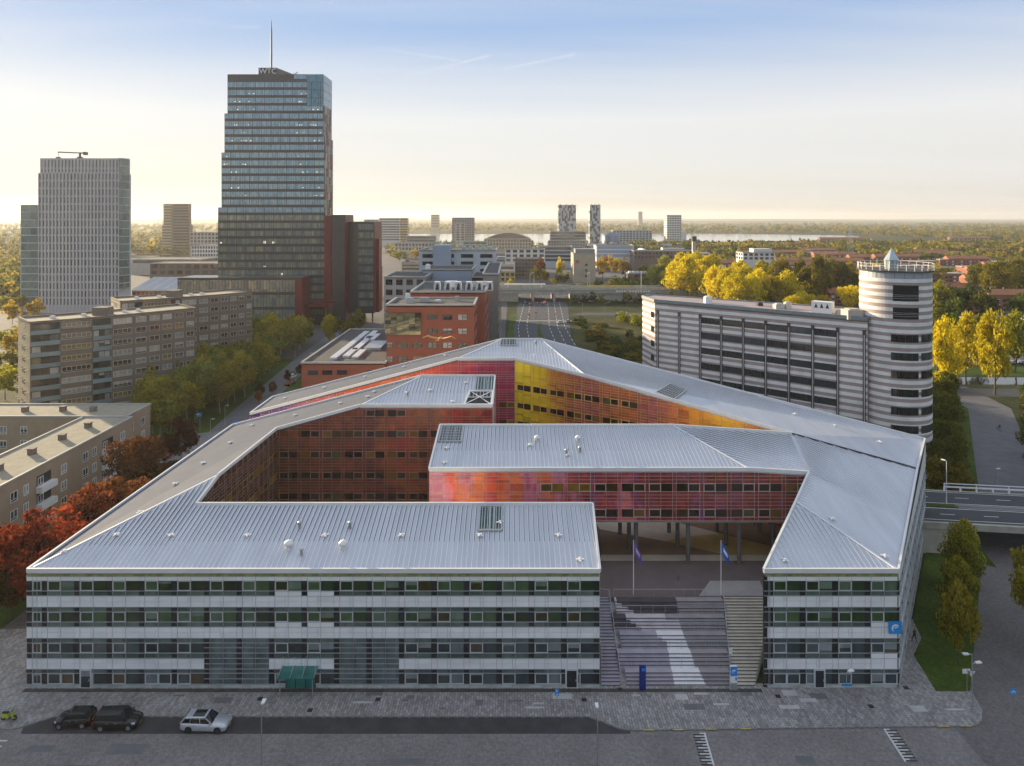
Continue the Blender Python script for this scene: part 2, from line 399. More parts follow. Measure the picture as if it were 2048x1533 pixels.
# solid volumes under the roofs (dark cores, standing 0.25 m behind the facades)
def volume(poly, z0, name='core_wall', m=m_dark):
    b = MB(); k = len(poly)
    b.hexa([(p[0], p[1], z0) for p in poly], [(p[0], p[1], p[2] - 0.8) for p in poly])
    return b.build(name, m, office)
def inset(poly, d):
    c = Vector((sum(p[0] for p in poly) / len(poly), sum(p[1] for p in poly) / len(poly), 0)); out = []
    n = len(poly)
    area = sum(poly[i][0] * poly[(i + 1) % n][1] - poly[(i + 1) % n][0] * poly[i][1] for i in range(n))
    sgn = 1 if area > 0 else -1
    for i in range(n):
        p, q, r = [Vector(poly[(i + t) % n][:2]) for t in (-1, 0, 1)]
        e1 = (q - p).normalized(); e2 = (r - q).normalized()
        n1 = Vector((-e1.y, e1.x)) * sgn; n2 = Vector((-e2.y, e2.x)) * sgn
        bis = (n1 + n2).normalized(); k = d / max(0.35, bis.dot(n1))
        out.append((q.x + bis.x * k, q.y + bis.y * k, poly[i][2]))
    return out
for poly, z0 in (([FL, FR1, BR1, BL1, K], 0), ([FL, K, Lc, Lo], 0), ([Lo, Lc, B1, B4], 0), ([B1, B2, B3, B4], 0),
                 ([D2, D1, D4, D3], 0), ([D1, E1, Ef, E2, D4], 0), ([Ef, c6, Q, Gc, E2], 0), ([F2, F3, T], 0),
                 ([T, F3, Q, c6, c3], 0)):
    volume(inset(poly, 0.26), z0)
volume(inset([c1, (10.9, 94.8, 18.1), (10.9, 105.8, 20.8), c4], 0.26), 0)
volume(inset([(10.9, 94.8, 18.1), c2, c5, (10.9, 105.8, 20.8)], 0.26), 10.95)
volume(inset([c2, c3, c6, c5], 0.26), 10.95)

def seam_lines(poly, d, step):
    d = Vector(d).normalized(); nrm = Vector((-d.y, d.x)); k = len(poly)
    vals = [Vector(p[:2]).dot(nrm) for p in poly]; s = min(vals) + step * 0.5; out = []
    while s < max(vals):
        hits = []
        for i in range(k):
            a, b = vals[i], vals[(i + 1) % k]
            if (a - s) * (b - s) < 0:
                t = (s - a) / (b - a); pa, pb = Vector(poly[i]), Vector(poly[(i + 1) % k])
                hits.append(pa.lerp(pb, t))
        hits.sort(key=lambda h: h.x * d.x + h.y * d.y)
        for i in range(0, len(hits) - 1, 2): out.append((hits[i], hits[i + 1]))
        s += step
    return out
def roof(poly, d=None, step=0.6, m=m_roof):
    b = MB(); b.slab(poly, 0.4)
    o = b.build('roof', m, office)
    if d:
        sb = MB()
        for a, e in seam_lines(inset(poly, 0.3), d, step):
            up = Vector((0, 0, 0.05)); sb.beam(a + up, e + up, 0.08, 0.12)
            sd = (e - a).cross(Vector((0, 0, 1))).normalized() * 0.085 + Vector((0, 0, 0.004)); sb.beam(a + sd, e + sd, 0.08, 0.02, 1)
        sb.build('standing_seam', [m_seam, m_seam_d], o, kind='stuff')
    return o
r_front = roof([FL, FR1, BR1, BL1, K], (0.0, 1))
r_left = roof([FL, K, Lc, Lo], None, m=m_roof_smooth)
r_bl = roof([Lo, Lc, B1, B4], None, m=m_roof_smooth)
r_b = roof([B1, B2, B3, B4], (0, 1))
r_c = roof([c1, c2, c5, c4], (0, 1))
r_c2 = roof([c2, c3, c6, c5], (0.93, -0.37), 0.62)
r_tri = roof([F2, F3, T], (0.0, 1), 0.62)
r_r = roof([T, F3, Q, c6, c3], (-0.82, 0.57), 0.62)
r_e = roof([Ef, c6, Q, Gc, E2], (0.9, -0.44), 0.6)
r_dm = roof([D1, E1, Ef, E2, D4], (0, 1))
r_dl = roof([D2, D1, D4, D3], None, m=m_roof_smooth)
def trim(a, b, w=0.26, h=0.5, up=0.06, m=m_gutter, name='gutter', parent=office):
    mb = MB(); mb.beam(Vector(a) + Vector((0, 0, up)), Vector(b) + Vector((0, 0, up)), w, h); mb.build(name, m, parent)
for a, b in ((FL, FR1), (FR1, BR1), (BR1, BL1), (BL1, K), (K, Lc), (FL, Lo), (Lo, B4), (B4, B3), (B3, B2), (B2, B1), (B1, Lc),
             (c1, c2), (c2, c3), (c1, c4), (c4, c5), (c5, c6), (c3, T), (T, F2), (F2, F3), (F3, Q), (Q, Gc), (Gc, E2), (E2, D4),
             (D4, D3), (D3, D2), (D2, D1), (D1, E1), (E1, Ef), (Ef, c6)):
    trim(a, b)
for a, b in ((FL, K), (B1, B4), (c2, c5), (T, F3), (D1, D4), (Ef, E2)):
    trim(a, b, 0.22, 0.16, 0.08, m_seam, 'fold_flashing')
trim(c6, Q, 0.5, 0.06, 0.12, m_dark, 'valley_gutter')
# moss-stained strip under the front eave
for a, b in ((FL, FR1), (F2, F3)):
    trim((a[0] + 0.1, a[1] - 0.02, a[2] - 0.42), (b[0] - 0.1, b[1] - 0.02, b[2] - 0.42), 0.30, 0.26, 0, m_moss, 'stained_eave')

# ---- silver facades
ROWS = [(0.49, 1.73, 2.21), (4.0, 5.15, 5.7), (7.5, 8.65, 9.2), (11.0, 12.15, 12.16)]   # window foot, window head, top strip head
FOOT = [0.49, 3.4, 6.95, 10.45]
BAY, PIL = 3.66, 0.66
def silver(w, ztop, hall=(), solid=(), start=0.0, top_band=True):
    back = MB(); z0, z1 = ztop(0) - 0.4, ztop(w.L) - 0.4
    back.hexa([w.pt(0, 0, -0.25), w.pt(w.L, 0, -0.25), w.pt(w.L, 0, 0), w.pt(0, 0, 0)],
              [w.pt(0, z0, -0.25), w.pt(w.L, z1, -0.25), w.pt(w.L, z1, 0), w.pt(0, z0, 0)])
    f = back.build('facade', m_dark, office); w.parent = f
    edges = []; u = start; k = 0
    if start > 0: edges.append((0, start, -1))
    while u < w.L - 0.4:
        edges.append((u, min(u + BAY, w.L), k)); u += BAY; k += 1
    bands = [(2.21, 3.4), (5.7, 6.95), (9.2, 10.45)]
    zt = min(z0, z1)
    for (a, b, k) in edges:
        mid = (a + b) / 2
        for bi, (p, q) in enumerate(bands):
            if (bi == 0 and any(h0 <= k < h1 for h0, h1 in hall)): continue
            h = (p + q) / 2
            for s, t in ((a, mid), (mid, b)):
                if t - s < 0.3: continue
                w.piece('facade_panel', m_panel, s + 0.015, t - 0.015, p + 0.01, h - 0.012, 0.0, 0.10)
                w.piece('facade_panel', m_panel, s + 0.015, t - 0.015, h + 0.012, q - 0.01, 0.0, 0.10)
        for s, t in ((a, mid), (mid, b)):
            if t - s < 0.3: continue
            w.piece('plinth_panel', m_plinth, s + 0.012, t - 0.012, 0.0, 0.48, 0, 0.09)
            w.piece('eave_panel', m_panel, s + 0.012, t - 0.012, 12.17, zt - 0.03, 0, 0.12)
        for ri, (wz0, wz1, sz) in enumerate(ROWS):
            ft = FOOT[ri]
            gm = m_gl_up if ri >= 2 else m_gl_lo
            isol = any(s0 <= k < s1 and ri in rs for s0, s1, rs in solid)
            ish = ri < 2 and any(h0 <= k < h1 for h0, h1 in hall)
            if ish:
                if ri == 0:
                    w.piece('dark_mullion_panel', m_darkpan, a, a + PIL * 0.9, 0.5, 5.68, 0, 0.04)
                    nz = 8
                    for c in range(2):
                        uu = a + PIL * 0.9 + c * (b - a - PIL * 0.9) / 2
                        w.piece('hall_window', m_gl_hall, uu + 0.03, uu + (b - a - PIL * 0.9) / 2 - 0.03, 0.5, 5.68, 0, 0.05)
                continue
            w.piece('dark_panel', m_darkpan, a, min(a + PIL, b), ft + 0.02, sz, 0, 0.05)
            if b - a < PIL + 0.4: continue
            if wz0 - ft > 0.2:
                w.piece('lower_strip', m_panel if isol else m_gl_strip, a + PIL + 0.03, b - 0.02, ft + 0.02, wz0 - 0.03, 0, 0.10 if isol else 0.05)
            if sz - wz1 > 0.2:
                w.piece('upper_strip', m_gl_strip, a + PIL + 0.03, b - 0.02, wz1 + 0.03, sz - 0.02, 0, 0.05)
            hw = (b - a - PIL) / 2
            for c in range(2 if hw > 0.7 else 1):
                uu = a + PIL + c * hw; ue = uu + hw if hw > 0.7 else b
                o = w.piece('window', gm, uu + 0.05, ue - 0.05, wz0 + 0.03, wz1 - 0.03, 0, 0.05)
                if (c == 0 and k % 1 == 0) or ri == 0 and c == 1 and k % 3 == 0:
                    fm = MB()
                    w.box(fm, uu + 0.02, ue - 0.02, wz0 - 0.01, wz0 + 0.09, 0.05, 0.13); w.box(fm, uu + 0.02, ue - 0.02, wz1 - 0.09, wz1 + 0.01, 0.05, 0.13)
                    w.box(fm, uu + 0.02, uu + 0.11, wz0 + 0.09, wz1 - 0.09, 0.05, 0.13); w.box(fm, ue - 0.11, ue - 0.02, wz0 + 0.09, wz1 - 0.09, 0.05, 0.13)
                    fm.build('window_frame', m_frame, f)
    g = MB()
    for ri, (wz0, wz1, sz) in enumerate(ROWS):
        for z in {FOOT[ri], wz0, wz1, sz}: w.box(g, 0, w.L, z - 0.02, z + 0.02, 0.02, 0.145)
    if hall:
        for h0, h1 in hall:
            for z in (1.1, 2.8, 3.4, 4.6):
                w.box(g, start + h0 * BAY, start + h1 * BAY, z - 0.018, z + 0.018, 0.02, 0.14)
    for (a, b, k) in edges:
        for uu in (a + PIL, (a + PIL + b) / 2):
            if uu < w.L: w.box(g, uu - 0.015, uu + 0.015, 0.5, zt - 0.05, 0.02, 0.135)
    g.build('mullion_grid', m_mull, f)
    return f
wf = Wall((FL[0], FL[1]), (FR1[0], FR1[1]), office, office, (0, 0))
fac_front = silver(wf, lambda u: 13.2, hall=((5, 7), (9, 11)), solid=((7, 9, (2, 3)), (12, 14, ()),), start=1.7)
wf2 = Wall((F2[0], F2[1]), (F3[0], F3[1]), office, office, (30, 0))
fac_right = silver(wf2, lambda u: 13.2, solid=((3, 5, (2,)), (3, 5, (1,))), start=0.4)
ws = Wall((F3[0], F3[1]), (Gc[0], Gc[1]), office, office, (100, 77))
silver(ws, lambda u: 13.2 + (16.46 - 13.2) * u / ws.L)
mb = MB(); mb.quad([ws.pt(0.3, 12.85, 0.14), ws.pt(ws.L, 12.85, 0.14), ws.pt(ws.L, 16.0, 0.14), ws.pt(0.3, 12.87, 0.14)]); 
mb.build('side_fascia', m_panel, office)

# green lit corner glazing, doors, entrance canopy
def door(w, u, wd, h, m, parent):
    b = MB(); w.box(b, u, u + wd, 0.02, h, 0.05, 0.16); d = b.build('door', m_frame, parent)
    g = MB(); w.box(g, u + 0.18, u + wd - 0.18, 0.2, h - 0.2, 0.16, 0.18); g.build('door_pane', m, d)
    hb = MB(); w.box(hb, u + wd - 0.3, u + wd - 0.2, 0.9, 1.1, 0.18, 0.26); hb.build('door_handle', m_steel, d)
door(wf, 6.0, 1.35, 2.25, m_gl_lo, fac_front)
door(wf, 60.7, 1.45, 2.25, m_darkpan, fac_front)
door(wf2, 5.6, 1.3, 2.25, m_darkpan, fac_right)
cu = 29.0
ent = MB()
wf.box(ent, cu + 0.2, cu + 3.6, 0.05, 2.4, 0.05, 0.2)
eo = ent.build('entrance', m_darkpan, office)
for i in range(3):
    b = MB(); wf.box(b, cu + 0.25 + i * 1.13, cu + 1.3 + i * 1.13, 0.15, 2.3, 0.2, 0.24); b.build('entrance_pane', m_teal, eo)
can = MB()
can.hexa([wf.pt(cu - 0.1, 2.45, 0.1), wf.pt(cu + 3.9, 2.45, 0.1), wf.pt(cu + 3.9, 2.25, 1.9), wf.pt(cu - 0.1, 2.25, 1.9)],
         [wf.pt(cu - 0.1, 2.57, 0.1), wf.pt(cu + 3.9, 2.57, 0.1), wf.pt(cu + 3.9, 2.37, 1.9), wf.pt(cu - 0.1, 2.37, 1.9)])
co = can.build('entrance_canopy', m_teal, office)
cb = MB()
for i in range(4):
    cb.beam(wf.pt(cu - 0.1 + i * 1.333, 2.64, 0.1), wf.pt(cu - 0.1 + i * 1.333, 2.44, 1.92), 0.06, 0.08)
    cb.tube(wf.pt(cu - 0.05 + i * 1.3, 3.6, 0.1), wf.pt(cu - 0.05 + i * 1.3, 2.45, 1.6), 0.02)
cb.build('canopy_frame', m_steel, co)
for u in (cu + 0.1, cu + 3.7):
    b = MB(); b.tube(wf.pt(u, 0, 1.75), wf.pt(u, 2.3, 1.75), 0.05); b.build('canopy_post', m_steel, co)

# blue square wall sign with a white swirl at the right corner
m_blue = mat('sign_blue', (0.015, 0.25, 0.65), 0.4, 0, 0.05)
m_navy = mat('navy_blue', (0.012, 0.03, 0.20), 0.35, 0, 0.1)
def arc_mark(mb, P, r0, r1, a0, a1, n=14):
    for i in range(n):
        t0, t1 = i / n, (i + 1) / n
        A, B_ = a0 + (a1 - a0) * t0, a0 + (a1 - a0) * t1
        k0, k1 = math.sin(math.pi * min(1, t0 + 0.12)), math.sin(math.pi * min(1, t1 + 0.12))
        rm, hw = (r0 + r1) / 2, (r1 - r0) / 2
        mb.quad([P((rm - hw * k0) * math.cos(A), (rm - hw * k0) * math.sin(A)), P((rm + hw * k0) * math.cos(A), (rm + hw * k0) * math.sin(A)),
                 P((rm + hw * k1) * math.cos(B_), (rm + hw * k1) * math.sin(B_)), P((rm - hw * k1) * math.cos(B_), (rm - hw * k1) * math.sin(B_))])
sg = thing('wall_sign', 'square blue sign with white curved emblem at the corner of the silver facade', 'sign', wf2.pt(14.5, 6.4, 0.2))
b = MB(); wf2.box(b, 14.0, 15.32, 6.3, 7.62, 0.15, 0.33); b.box(43.62, 43.8, 76.66, 77.4, 6.3, 7.62); b.build('sign_board', m_blue, sg)
b = MB(); arc_mark(b, lambda x, y: wf2.pt(14.72 + x, 6.9 + y, 0.336), 0.28, 0.5, R(35), R(270)); arc_mark(b, lambda x, y: wf2.pt(14.8 + x, 6.86 + y, 0.336), 0.12, 0.26, R(45), R(200)); b.build('sign_emblem', m_white, sg)

# ---- courtyard facades of coloured film glass
def court(w, fm, base, ztop, gm, nowin=(), zmax=None, floor0=PLZ, name='courtyard_facade', mul=None, winu=None, pitch=3.5):
    """ztop: list of (u, z) along the wall's head"""
    def zt(u):
        for (ua, za), (ub, zb) in zip(ztop, ztop[1:]):
            if ua - 1e-6 <= u <= ub + 1e-6: return za + (zb - za) * (u - ua) / max(1e-6, ub - ua) - 0.42
        return ztop[-1][1] - 0.42
    back = MB()
    for (ua, za), (ub, zb) in zip(ztop, ztop[1:]):
        back.hexa([w.pt(ua, base, -0.25), w.pt(ub, base, -0.25), w.pt(ub, base, 0), w.pt(ua, base, 0)],
                  [w.pt(ua, za - 0.42, -0.25), w.pt(ub, zb - 0.42, -0.25), w.pt(ub, zb - 0.42, 0), w.pt(ua, za - 0.42, 0)])
    f = back.build(name, fm, office); w.parent = f
    nb = max(1, round(w.L / BAY)); bw = w.L / nb
    grid = MB()
    top = max(z for _, z in ztop); k0 = int(math.floor((base - floor0) / pitch + 0.001))
    lines = []
    k = k0
    while floor0 + k * pitch < top:
        zb = floor0 + k * pitch
        lev = [zb, zb + 0.45, zb + 0.9, zb + 2.05, zb + 2.55, zb + 3.05, zb + pitch]
        for i in range(6):
            a, b_ = lev[i], lev[i + 1]
            if a < base - 0.01: continue
            for j in range(nb):
                u0, u1 = j * bw, (j + 1) * bw
                lim = min(zt(u0), zt(u1))
                if b_ > lim: continue
                iswin = i == 2 and (winu is None or winu(j, k, (u0 + u1) / 2))
                if iswin:
                    p = PIL * 0.8
                    w.piece('film_panel', fm, u0 + 0.02, u0 + p - 0.02, a + 0.02, b_ - 0.02, 0, 0.05)
                    h = (bw - p) / 2
                    for c in range(2):
                        s = u0 + p + c * h
                        w.piece('window', gm, s + 0.03, s + h - 0.03, a + 0.03, b_ - 0.03, 0, 0.03)
                        if c == (j % 2):
                            w.box(grid, s + 0.02, s + h - 0.02, a, a + 0.09, 0.03, 0.12); w.box(grid, s + 0.02, s + h - 0.02, b_ - 0.09, b_, 0.03, 0.12)
                            w.box(grid, s + 0.02, s + 0.1, a + 0.09, b_ - 0.09, 0.03, 0.12); w.box(grid, s + h - 0.1, s + h - 0.02, a + 0.09, b_ - 0.09, 0.03, 0.12)
                else:
                    w.piece('film_panel', fm, u0 + 0.02, u0 + bw / 2 - 0.015, a + 0.02, b_ - 0.02, 0, 0.05)
                    w.piece('film_panel', fm, u0 + bw / 2 + 0.015, u1 - 0.02, a + 0.02, b_ - 0.02, 0, 0.05)
            # the line, clipped to the sloping head
            n = 24; run = None
            for q in range(n + 1):
                u = w.L * q / n
                ok = zt(u) > a + 0.02
                if ok and run is None: run = u
                if (not ok or q == n) and run is not None:
                    w.box(grid, run, u, a - 0.02, a + 0.02, 0.02, 0.10); run = None
        k += 1
    for j in range(nb + 1):
        u = min(j * bw, w.L - 0.02)
        if zt(u) > base + 0.2: w.box(grid, max(0.0, u - 0.02), u + 0.02, base, zt(u), 0.02, 0.13)
        if j < nb:
            for uu in (u + PIL * 0.8, u + PIL * 0.8 + (bw - PIL * 0.8) / 2):
                if zt(uu) > base + 0.2: w.box(grid, uu - 0.015, uu + 0.015, base, zt(uu), 0.02, 0.125)
    grid.build('mullion_grid', mul or m_mul_w, f)
    return f
m_mul_b = mat('brown_mullion', (0.36, 0.24, 0.19), 0.4, 0.3, 0.04)
m_mul_y = mat('gold_mullion', (0.75, 0.55, 0.16), 0.4, 0.3, 0.04)
m_mul_w = mat('warm_mullion', (0.62, 0.46, 0.40), 0.4, 0.3, 0.04)
wC = Wall(c1, c3, office, office, (0, 0))
Lc2 = c2[0] - c1[0]
# the bridge block: lower storey faces start at the underside over the plaza, at the plaza itself west of it
court(Wall((10.9, 94.8), c3[:2], office, office, (0, 0)), f_C, 10.9, [(0, 18.1), (33.06 - 10.9, 18.1), (41.25 - 10.9, 17.6)], m_gl_court, floor0=10.6, pitch=3.55, name='bridge_facade')
court(Wall(c1[:2], (10.9, 94.8), office, office, (0, 0)), f_C, PLZ, [(0, 18.1), (22.4, 18.1)], m_gl_gold, floor0=10.6 - 2 * 3.55, pitch=3.55, winu=lambda j, k, u: k < 3 or u > 14, name='bridge_facade')
court(Wall(E1[:2], c6[:2], office, office, (0, 0)), f_E, PLZ, [(0, 25.6), (15.3, 24.2), (math.hypot(c6[0] - E1[0], c6[1] - E1[1]), 19.5)], m_gl_court, winu=lambda j, k, u: k <= 4 and 0 < u < 27, name='court_facade', mul=m_mul_y)
court(Wall(Lc[:2], B2[:2], office, office, (0, 0)), f_B, PLZ, [(0, 17.5), (14.1, 21.4), (36.4, 21.4)], m_gl_court, winu=lambda j, k, u: k < 4 or 13 < u < 22, name='court_facade', mul=m_mul_b)
court(Wall(D2[:2], E1[:2], office, office, (0, 0)), f_D, PLZ, [(0, 14.9), (40.4, 25.6), (51.58, 25.6)], m_gl_gold, winu=lambda j, k, u: (k == 4 and u < 38) or (k <= 3), name='court_facade')
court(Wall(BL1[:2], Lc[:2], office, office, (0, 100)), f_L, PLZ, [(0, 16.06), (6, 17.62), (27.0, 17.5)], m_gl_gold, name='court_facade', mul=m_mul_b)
court(Wall(B2[:2], B3[:2], office, office, (50, 120)), f_D, PLZ, [(0, 21.4), (11, 23.8)], m_gl_gold, name='court_end_facade', winu=lambda j, k, u: False)
# gable ends and outer walls
for a, b_, z0 in ((FR1, BR1, 0), (c1, c4, 0), (FL, Lo, 0), (Lo, B4, 0), (BL1, BR1, 0), (c4, c6, 10.9), (D3, D4, 0), (D2, D3, 0), (E2, Gc, 0), (F2, T, 0), (T, c3, 0), (B4, B3, 0)):
    mbw = MB(); A, Bv = Vector(a), Vector(b_)
    mbw.quad([(A.x, A.y, z0), (Bv.x, Bv.y, z0), (Bv.x, Bv.y, Bv.z - 0.42), (A.x, A.y, A.z - 0.42)])
    mbw.build('end_wall', m_panel, office)
# underside of the bridge and its columns
ub = MB(); ub.prism([(10.9, 94.85), (41.2, 94.85), (43.4, 105.9), (10.9, 105.9)], 10.72, 10.94); ub.build('bridge_soffit', m_conc, office)
m_col = mat('column_grey', (0.16, 0.15, 0.14), 0.5, 0.2, 0.1)
for x, y in ((1376, 95.6), (1478, 95.6), (1272, 96.4), (1258, 100.0), (1355, 101.0), (1452, 101.0), (1545, 98.5), (1240, 104.5), (1338, 105.0), (1434, 105.2), (1520, 105.0), (1568, 101.5)):
    X = PXx(x, y)
    b = MB(); b.tube((X, y, PLZ), (X, y, 10.75), 0.30, n=14); b.build('column', m_col, office, smooth=False)

# ---- roof fittings
def on_roof(poly, x, y):
    best = None
    for t in tessellate_polygon([[Vector((p[0], p[1], 0)) for p in poly]]):
        a, b_, c = [Vector(poly[i]) for i in t]
        d = (b_.y - c.y) * (a.x - c.x) + (c.x - b_.x) * (a.y - c.y)
        if abs(d) < 1e-9: continue
        l1 = ((b_.y - c.y) * (x - c.x) + (c.x - b_.x) * (y - c.y)) / d; l2 = ((c.y - a.y) * (x - c.x) + (a.x - c.x) * (y - c.y)) / d
        z = l1 * a.z + l2 * b_.z + (1 - l1 - l2) * c.z; k = min(l1, l2, 1 - l1 - l2)
        if best is None or k > best[0]: best = (k, z)
    return best[1]
def roof_hit(poly, px, py):                       # where a sight line meets the sloping roof
    lo, hi = 70.0, 160.0; f = lambda Y: on_roof(poly, PXx(px, Y), Y) - PZ(py, Y)
    for _ in range(40):
        m_ = (lo + hi) / 2
        if f(m_) > 0: lo, hi = lo, m_
        else: lo = m_
    Y = (lo + hi) / 2
    return Vector((PXx(px, Y), Y, on_roof(poly, PXx(px, Y), Y)))
PF, PL, PBL, PB, PC, PR, PT, PE, PD, PDL = ([FL, FR1, BR1, BL1, K], [FL, K, Lc, Lo], [Lo, Lc, B1, B4], [B1, B2, B3, B4], [c1, c2, c5, c4],
    [T, F3, Q, c6, c3], [F2, F3, T], [Ef, c6, Q, Gc, E2], [D1, E1, Ef, E2, D4], [D2, D1, D4, D3])
xb = MB()
for a in (45, 135): 
    d = Vector((math.cos(R(a)), math.sin(R(a)), 0)) * 0.42; xb.beam(-d + Vector((0, 0, 0.16)), d + Vector((0, 0, 0.16)), 0.16, 0.1)
xb.tube((0, 0, -0.05), (0, 0, 0.3), 0.1)
xmesh = xb.mesh('roof_anchor', m_white)
def fit(mesh, name, ro, p, rz=0.0, s=1.0):
    o = bpy.data.objects.new(name, mesh); COL.objects.link(o); adopt(o, ro)
    o.location = p; o.rotation_euler = (0, 0, rz); o.scale = (s, s, s)
for ro, poly, pts in ((r_front, PF, ((130, 1105), (233, 1072), (342, 1073), (495, 1073), (650, 1073), (803, 1073), (960, 1073), (1117, 1073), (1160, 1122), (1000, 1092 - 45))),
                      (r_left, PL, ((280, 1027), (350, 970), (406, 928), (460, 887), (504, 852))), (r_bl, PBL, ((590, 832), (680, 808), (735, 795), (748, 785))),
                      (r_b, PB, ((860, 782), (905, 805), (932, 767))), (r_c, PC, ((1060, 892), (1135, 912), (889, 927), (893, 898))),
                      (r_tri, PT, ((1570, 1123),)), (r_r, PR, ((1665, 1080 - 40), (1770, 1115))), (r_e, PE, ((1590, 830), (1670, 853), (1760, 886), (1068, 692 + 20))), (r_dl, PDL, ((570, 798), (648, 777), (730, 755), (808, 735), (890, 712)))):
    for i, (px, py) in enumerate(pts): fit(xmesh, 'roof_anchor', ro, roof_hit(poly, px, py), 0.3 * i, 1.1)
vb = MB(); vb.lathe((0, 0, 0), [(0.28, -0.1), (0.28, 0.45), (0.5, 0.5), (0.52, 0.75), (0.3, 0.95), (0.0, 1.0)], 14)
vmesh = vb.mesh('roof_ventilator', m_white, True)
sb_ = MB(); sb_.lathe((0, 0, 0), [(0.16, -0.1), (0.16, 0.6), (0.26, 0.62), (0.26, 0.8), (0.0, 0.86)], 12)
smesh = sb_.mesh('roof_pipe', m_steel, True)
for px, py in ((577, 1098), (686, 1098)): fit(vmesh, 'roof_ventilator', r_front, roof_hit(PF, px, py))
for px, py in ((599, 1057), (700, 1057), (603, 1112)): fit(smesh, 'roof_pipe', r_front, roof_hit(PF, px, py))
for px, py in ((1074, 882), (1156, 882)): fit(vmesh, 'roof_ventilator', r_c, roof_hit(PC, px, py), 0, 0.8)
for px, py in ((1133, 910), (1160, 905)): fit(smesh, 'roof_pipe', r_c, roof_hit(PC, px, py))
fit(smesh, 'roof_pipe', r_b, roof_hit(PB, 815, 793)); fit(smesh, 'roof_pipe', r_dm, roof_hit(PD, 1072, 690))
def roof_opening(ro, poly, corners, m, bars_u=0, bars_v=0, frame=m_steel, braces=False):
    P4 = [roof_hit(poly, *c) + Vector((0, 0, 0.02)) for c in corners]     # near-left, near-right, far-right, far-left
    b = MB(); b.hexa([p + Vector((0, 0, -0.05)) for p in P4], [p + Vector((0, 0, 0.06)) for p in P4]); o = b.build('roof_opening', m, ro)
    f = MB()
    for i in range(4): f.beam(P4[i] + Vector((0, 0, 0.12)), P4[(i + 1) % 4] + Vector((0, 0, 0.12)), 0.22, 0.22)
    f.build('opening_kerb', frame, o)
    lerp = lambda a, c, t: a.lerp(c, t)
    for i in range(1, bars_u + 1):
        t = i / (bars_u + 1); g = MB(); g.beam(lerp(P4[0], P4[1], t) + Vector((0, 0, 0.17)), lerp(P4[3], P4[2], t) + Vector((0, 0, 0.17)), 0.10, 0.1); g.build('grille_bar', frame, o)
    for i in range(1, bars_v + 1):
        t = i / (bars_v + 1); g = MB(); g.beam(lerp(P4[0], P4[3], t) + Vector((0, 0, 0.2)), lerp(P4[1], P4[2], t) + Vector((0, 0, 0.2)), 0.10, 0.1); g.build('grille_bar', frame, o)
    if braces:
        for a, c in ((0, 2), (1, 3)): g = MB(); g.beam(P4[a] + Vector((0, 0, 0.16)), P4[c] + Vector((0, 0, 0.16)), 0.12, 0.1); g.build('cross_brace', m_white, o)
m_pit = mat('opening_dark', (0.012, 0.014, 0.016), 0.6, 0, 0.3)
m_grn = mat('opening_green', (0.03, 0.10, 0.075), 0.5, 0, 0.6, 0.7)
roof_opening(r_front, PF, ((957, 1063), (1003, 1063), (1004, 1016), (960, 1016)), m_grn, 7, 0)
roof_opening(r_b, PB, ((950, 782), (988, 782), (989, 756), (953, 756)), m_grn, 6, 0)
roof_opening(r_b, PB, ((929, 811), (982, 811), (985, 784), (940, 784)), m_pit, 0, 1, m_white, True)
roof_opening(r_c, PC, ((877, 885), (922, 885), (926, 855), (884, 855)), mat('grille_grey', (0.16, 0.19, 0.22), 0.5, 0.3, 0.2), 7, 5)
roof_opening(r_dm, PD, ((1000, 692), (1034, 692), (1033, 679), (1003, 679)), m_pit, 6, 2)
roof_opening(r_e, PE, ((1312, 787), (1348, 801), (1372, 783), (1340, 770)), mat('grille_grey', (0.16, 0.19, 0.22)), 7, 5)
# ------------------------------------------------------------------ ground, plaza, stairs, streets
def pave_mat(name, c1_, c2_, mortar, size=(0.6, 0.3), rough=0.8, rot=0.0, var=0.25):
    m, nt, b = base_mat(name, rough, 0, 0.3)
    g = nd(nt, 'ShaderNodeNewGeometry'); mp = nd(nt, 'ShaderNodeMapping'); mp.inputs['Rotation'].default_value = (0, 0, rot)
    nt.links.new(g.outputs['Position'], mp.inputs['Vector'])
    br = nd(nt, 'ShaderNodeTexBrick'); br.inputs['Scale'].default_value = 1.0
    br.inputs['Color1'].default_value = (*c1_, 1); br.inputs['Color2'].default_value = (*c2_, 1); br.inputs['Mortar'].default_value = (*mortar, 1)
    br.inputs['Brick Width'].default_value = size[0]; br.inputs['Row Height'].default_value = size[1]; br.inputs['Mortar Size'].default_value = 0.018
    br.inputs['Mortar Smooth'].default_value = 0.3
    nt.links.new(mp.outputs[0], br.inputs['Vector'])
    n = pos_noise(nt, 0.22, 5); n3 = pos_noise(nt, 2.2, 4)
    br.offset_frequency = 2
    c = mixc(nt, 1.0, br.outputs['Color'], ramp(nt, n.outputs['Fac'], [(0.3, (1 - var,) * 3), (0.7, (1, 1, 1))]).outputs['Color'], 'MULTIPLY')
    c = mixc(nt, 1.0, c, ramp(nt, n3.outputs['Fac'], [(0.3, (0.72,) * 3), (0.65, (1, 1, 1))]).outputs['Color'], 'MULTIPLY')
    nt.links.new(c, b.inputs['Base Color'])
    bp = nd(nt, 'ShaderNodeBump'); bp.inputs['Strength'].default_value = 0.4; bp.inputs['Distance'].default_value = 0.02
    nt.links.new(br.outputs['Fac'], bp.inputs['Height']); bp.invert = True; nt.links.new(bp.outputs[0], b.inputs['Normal'])
    MATS[name] = m
    return m
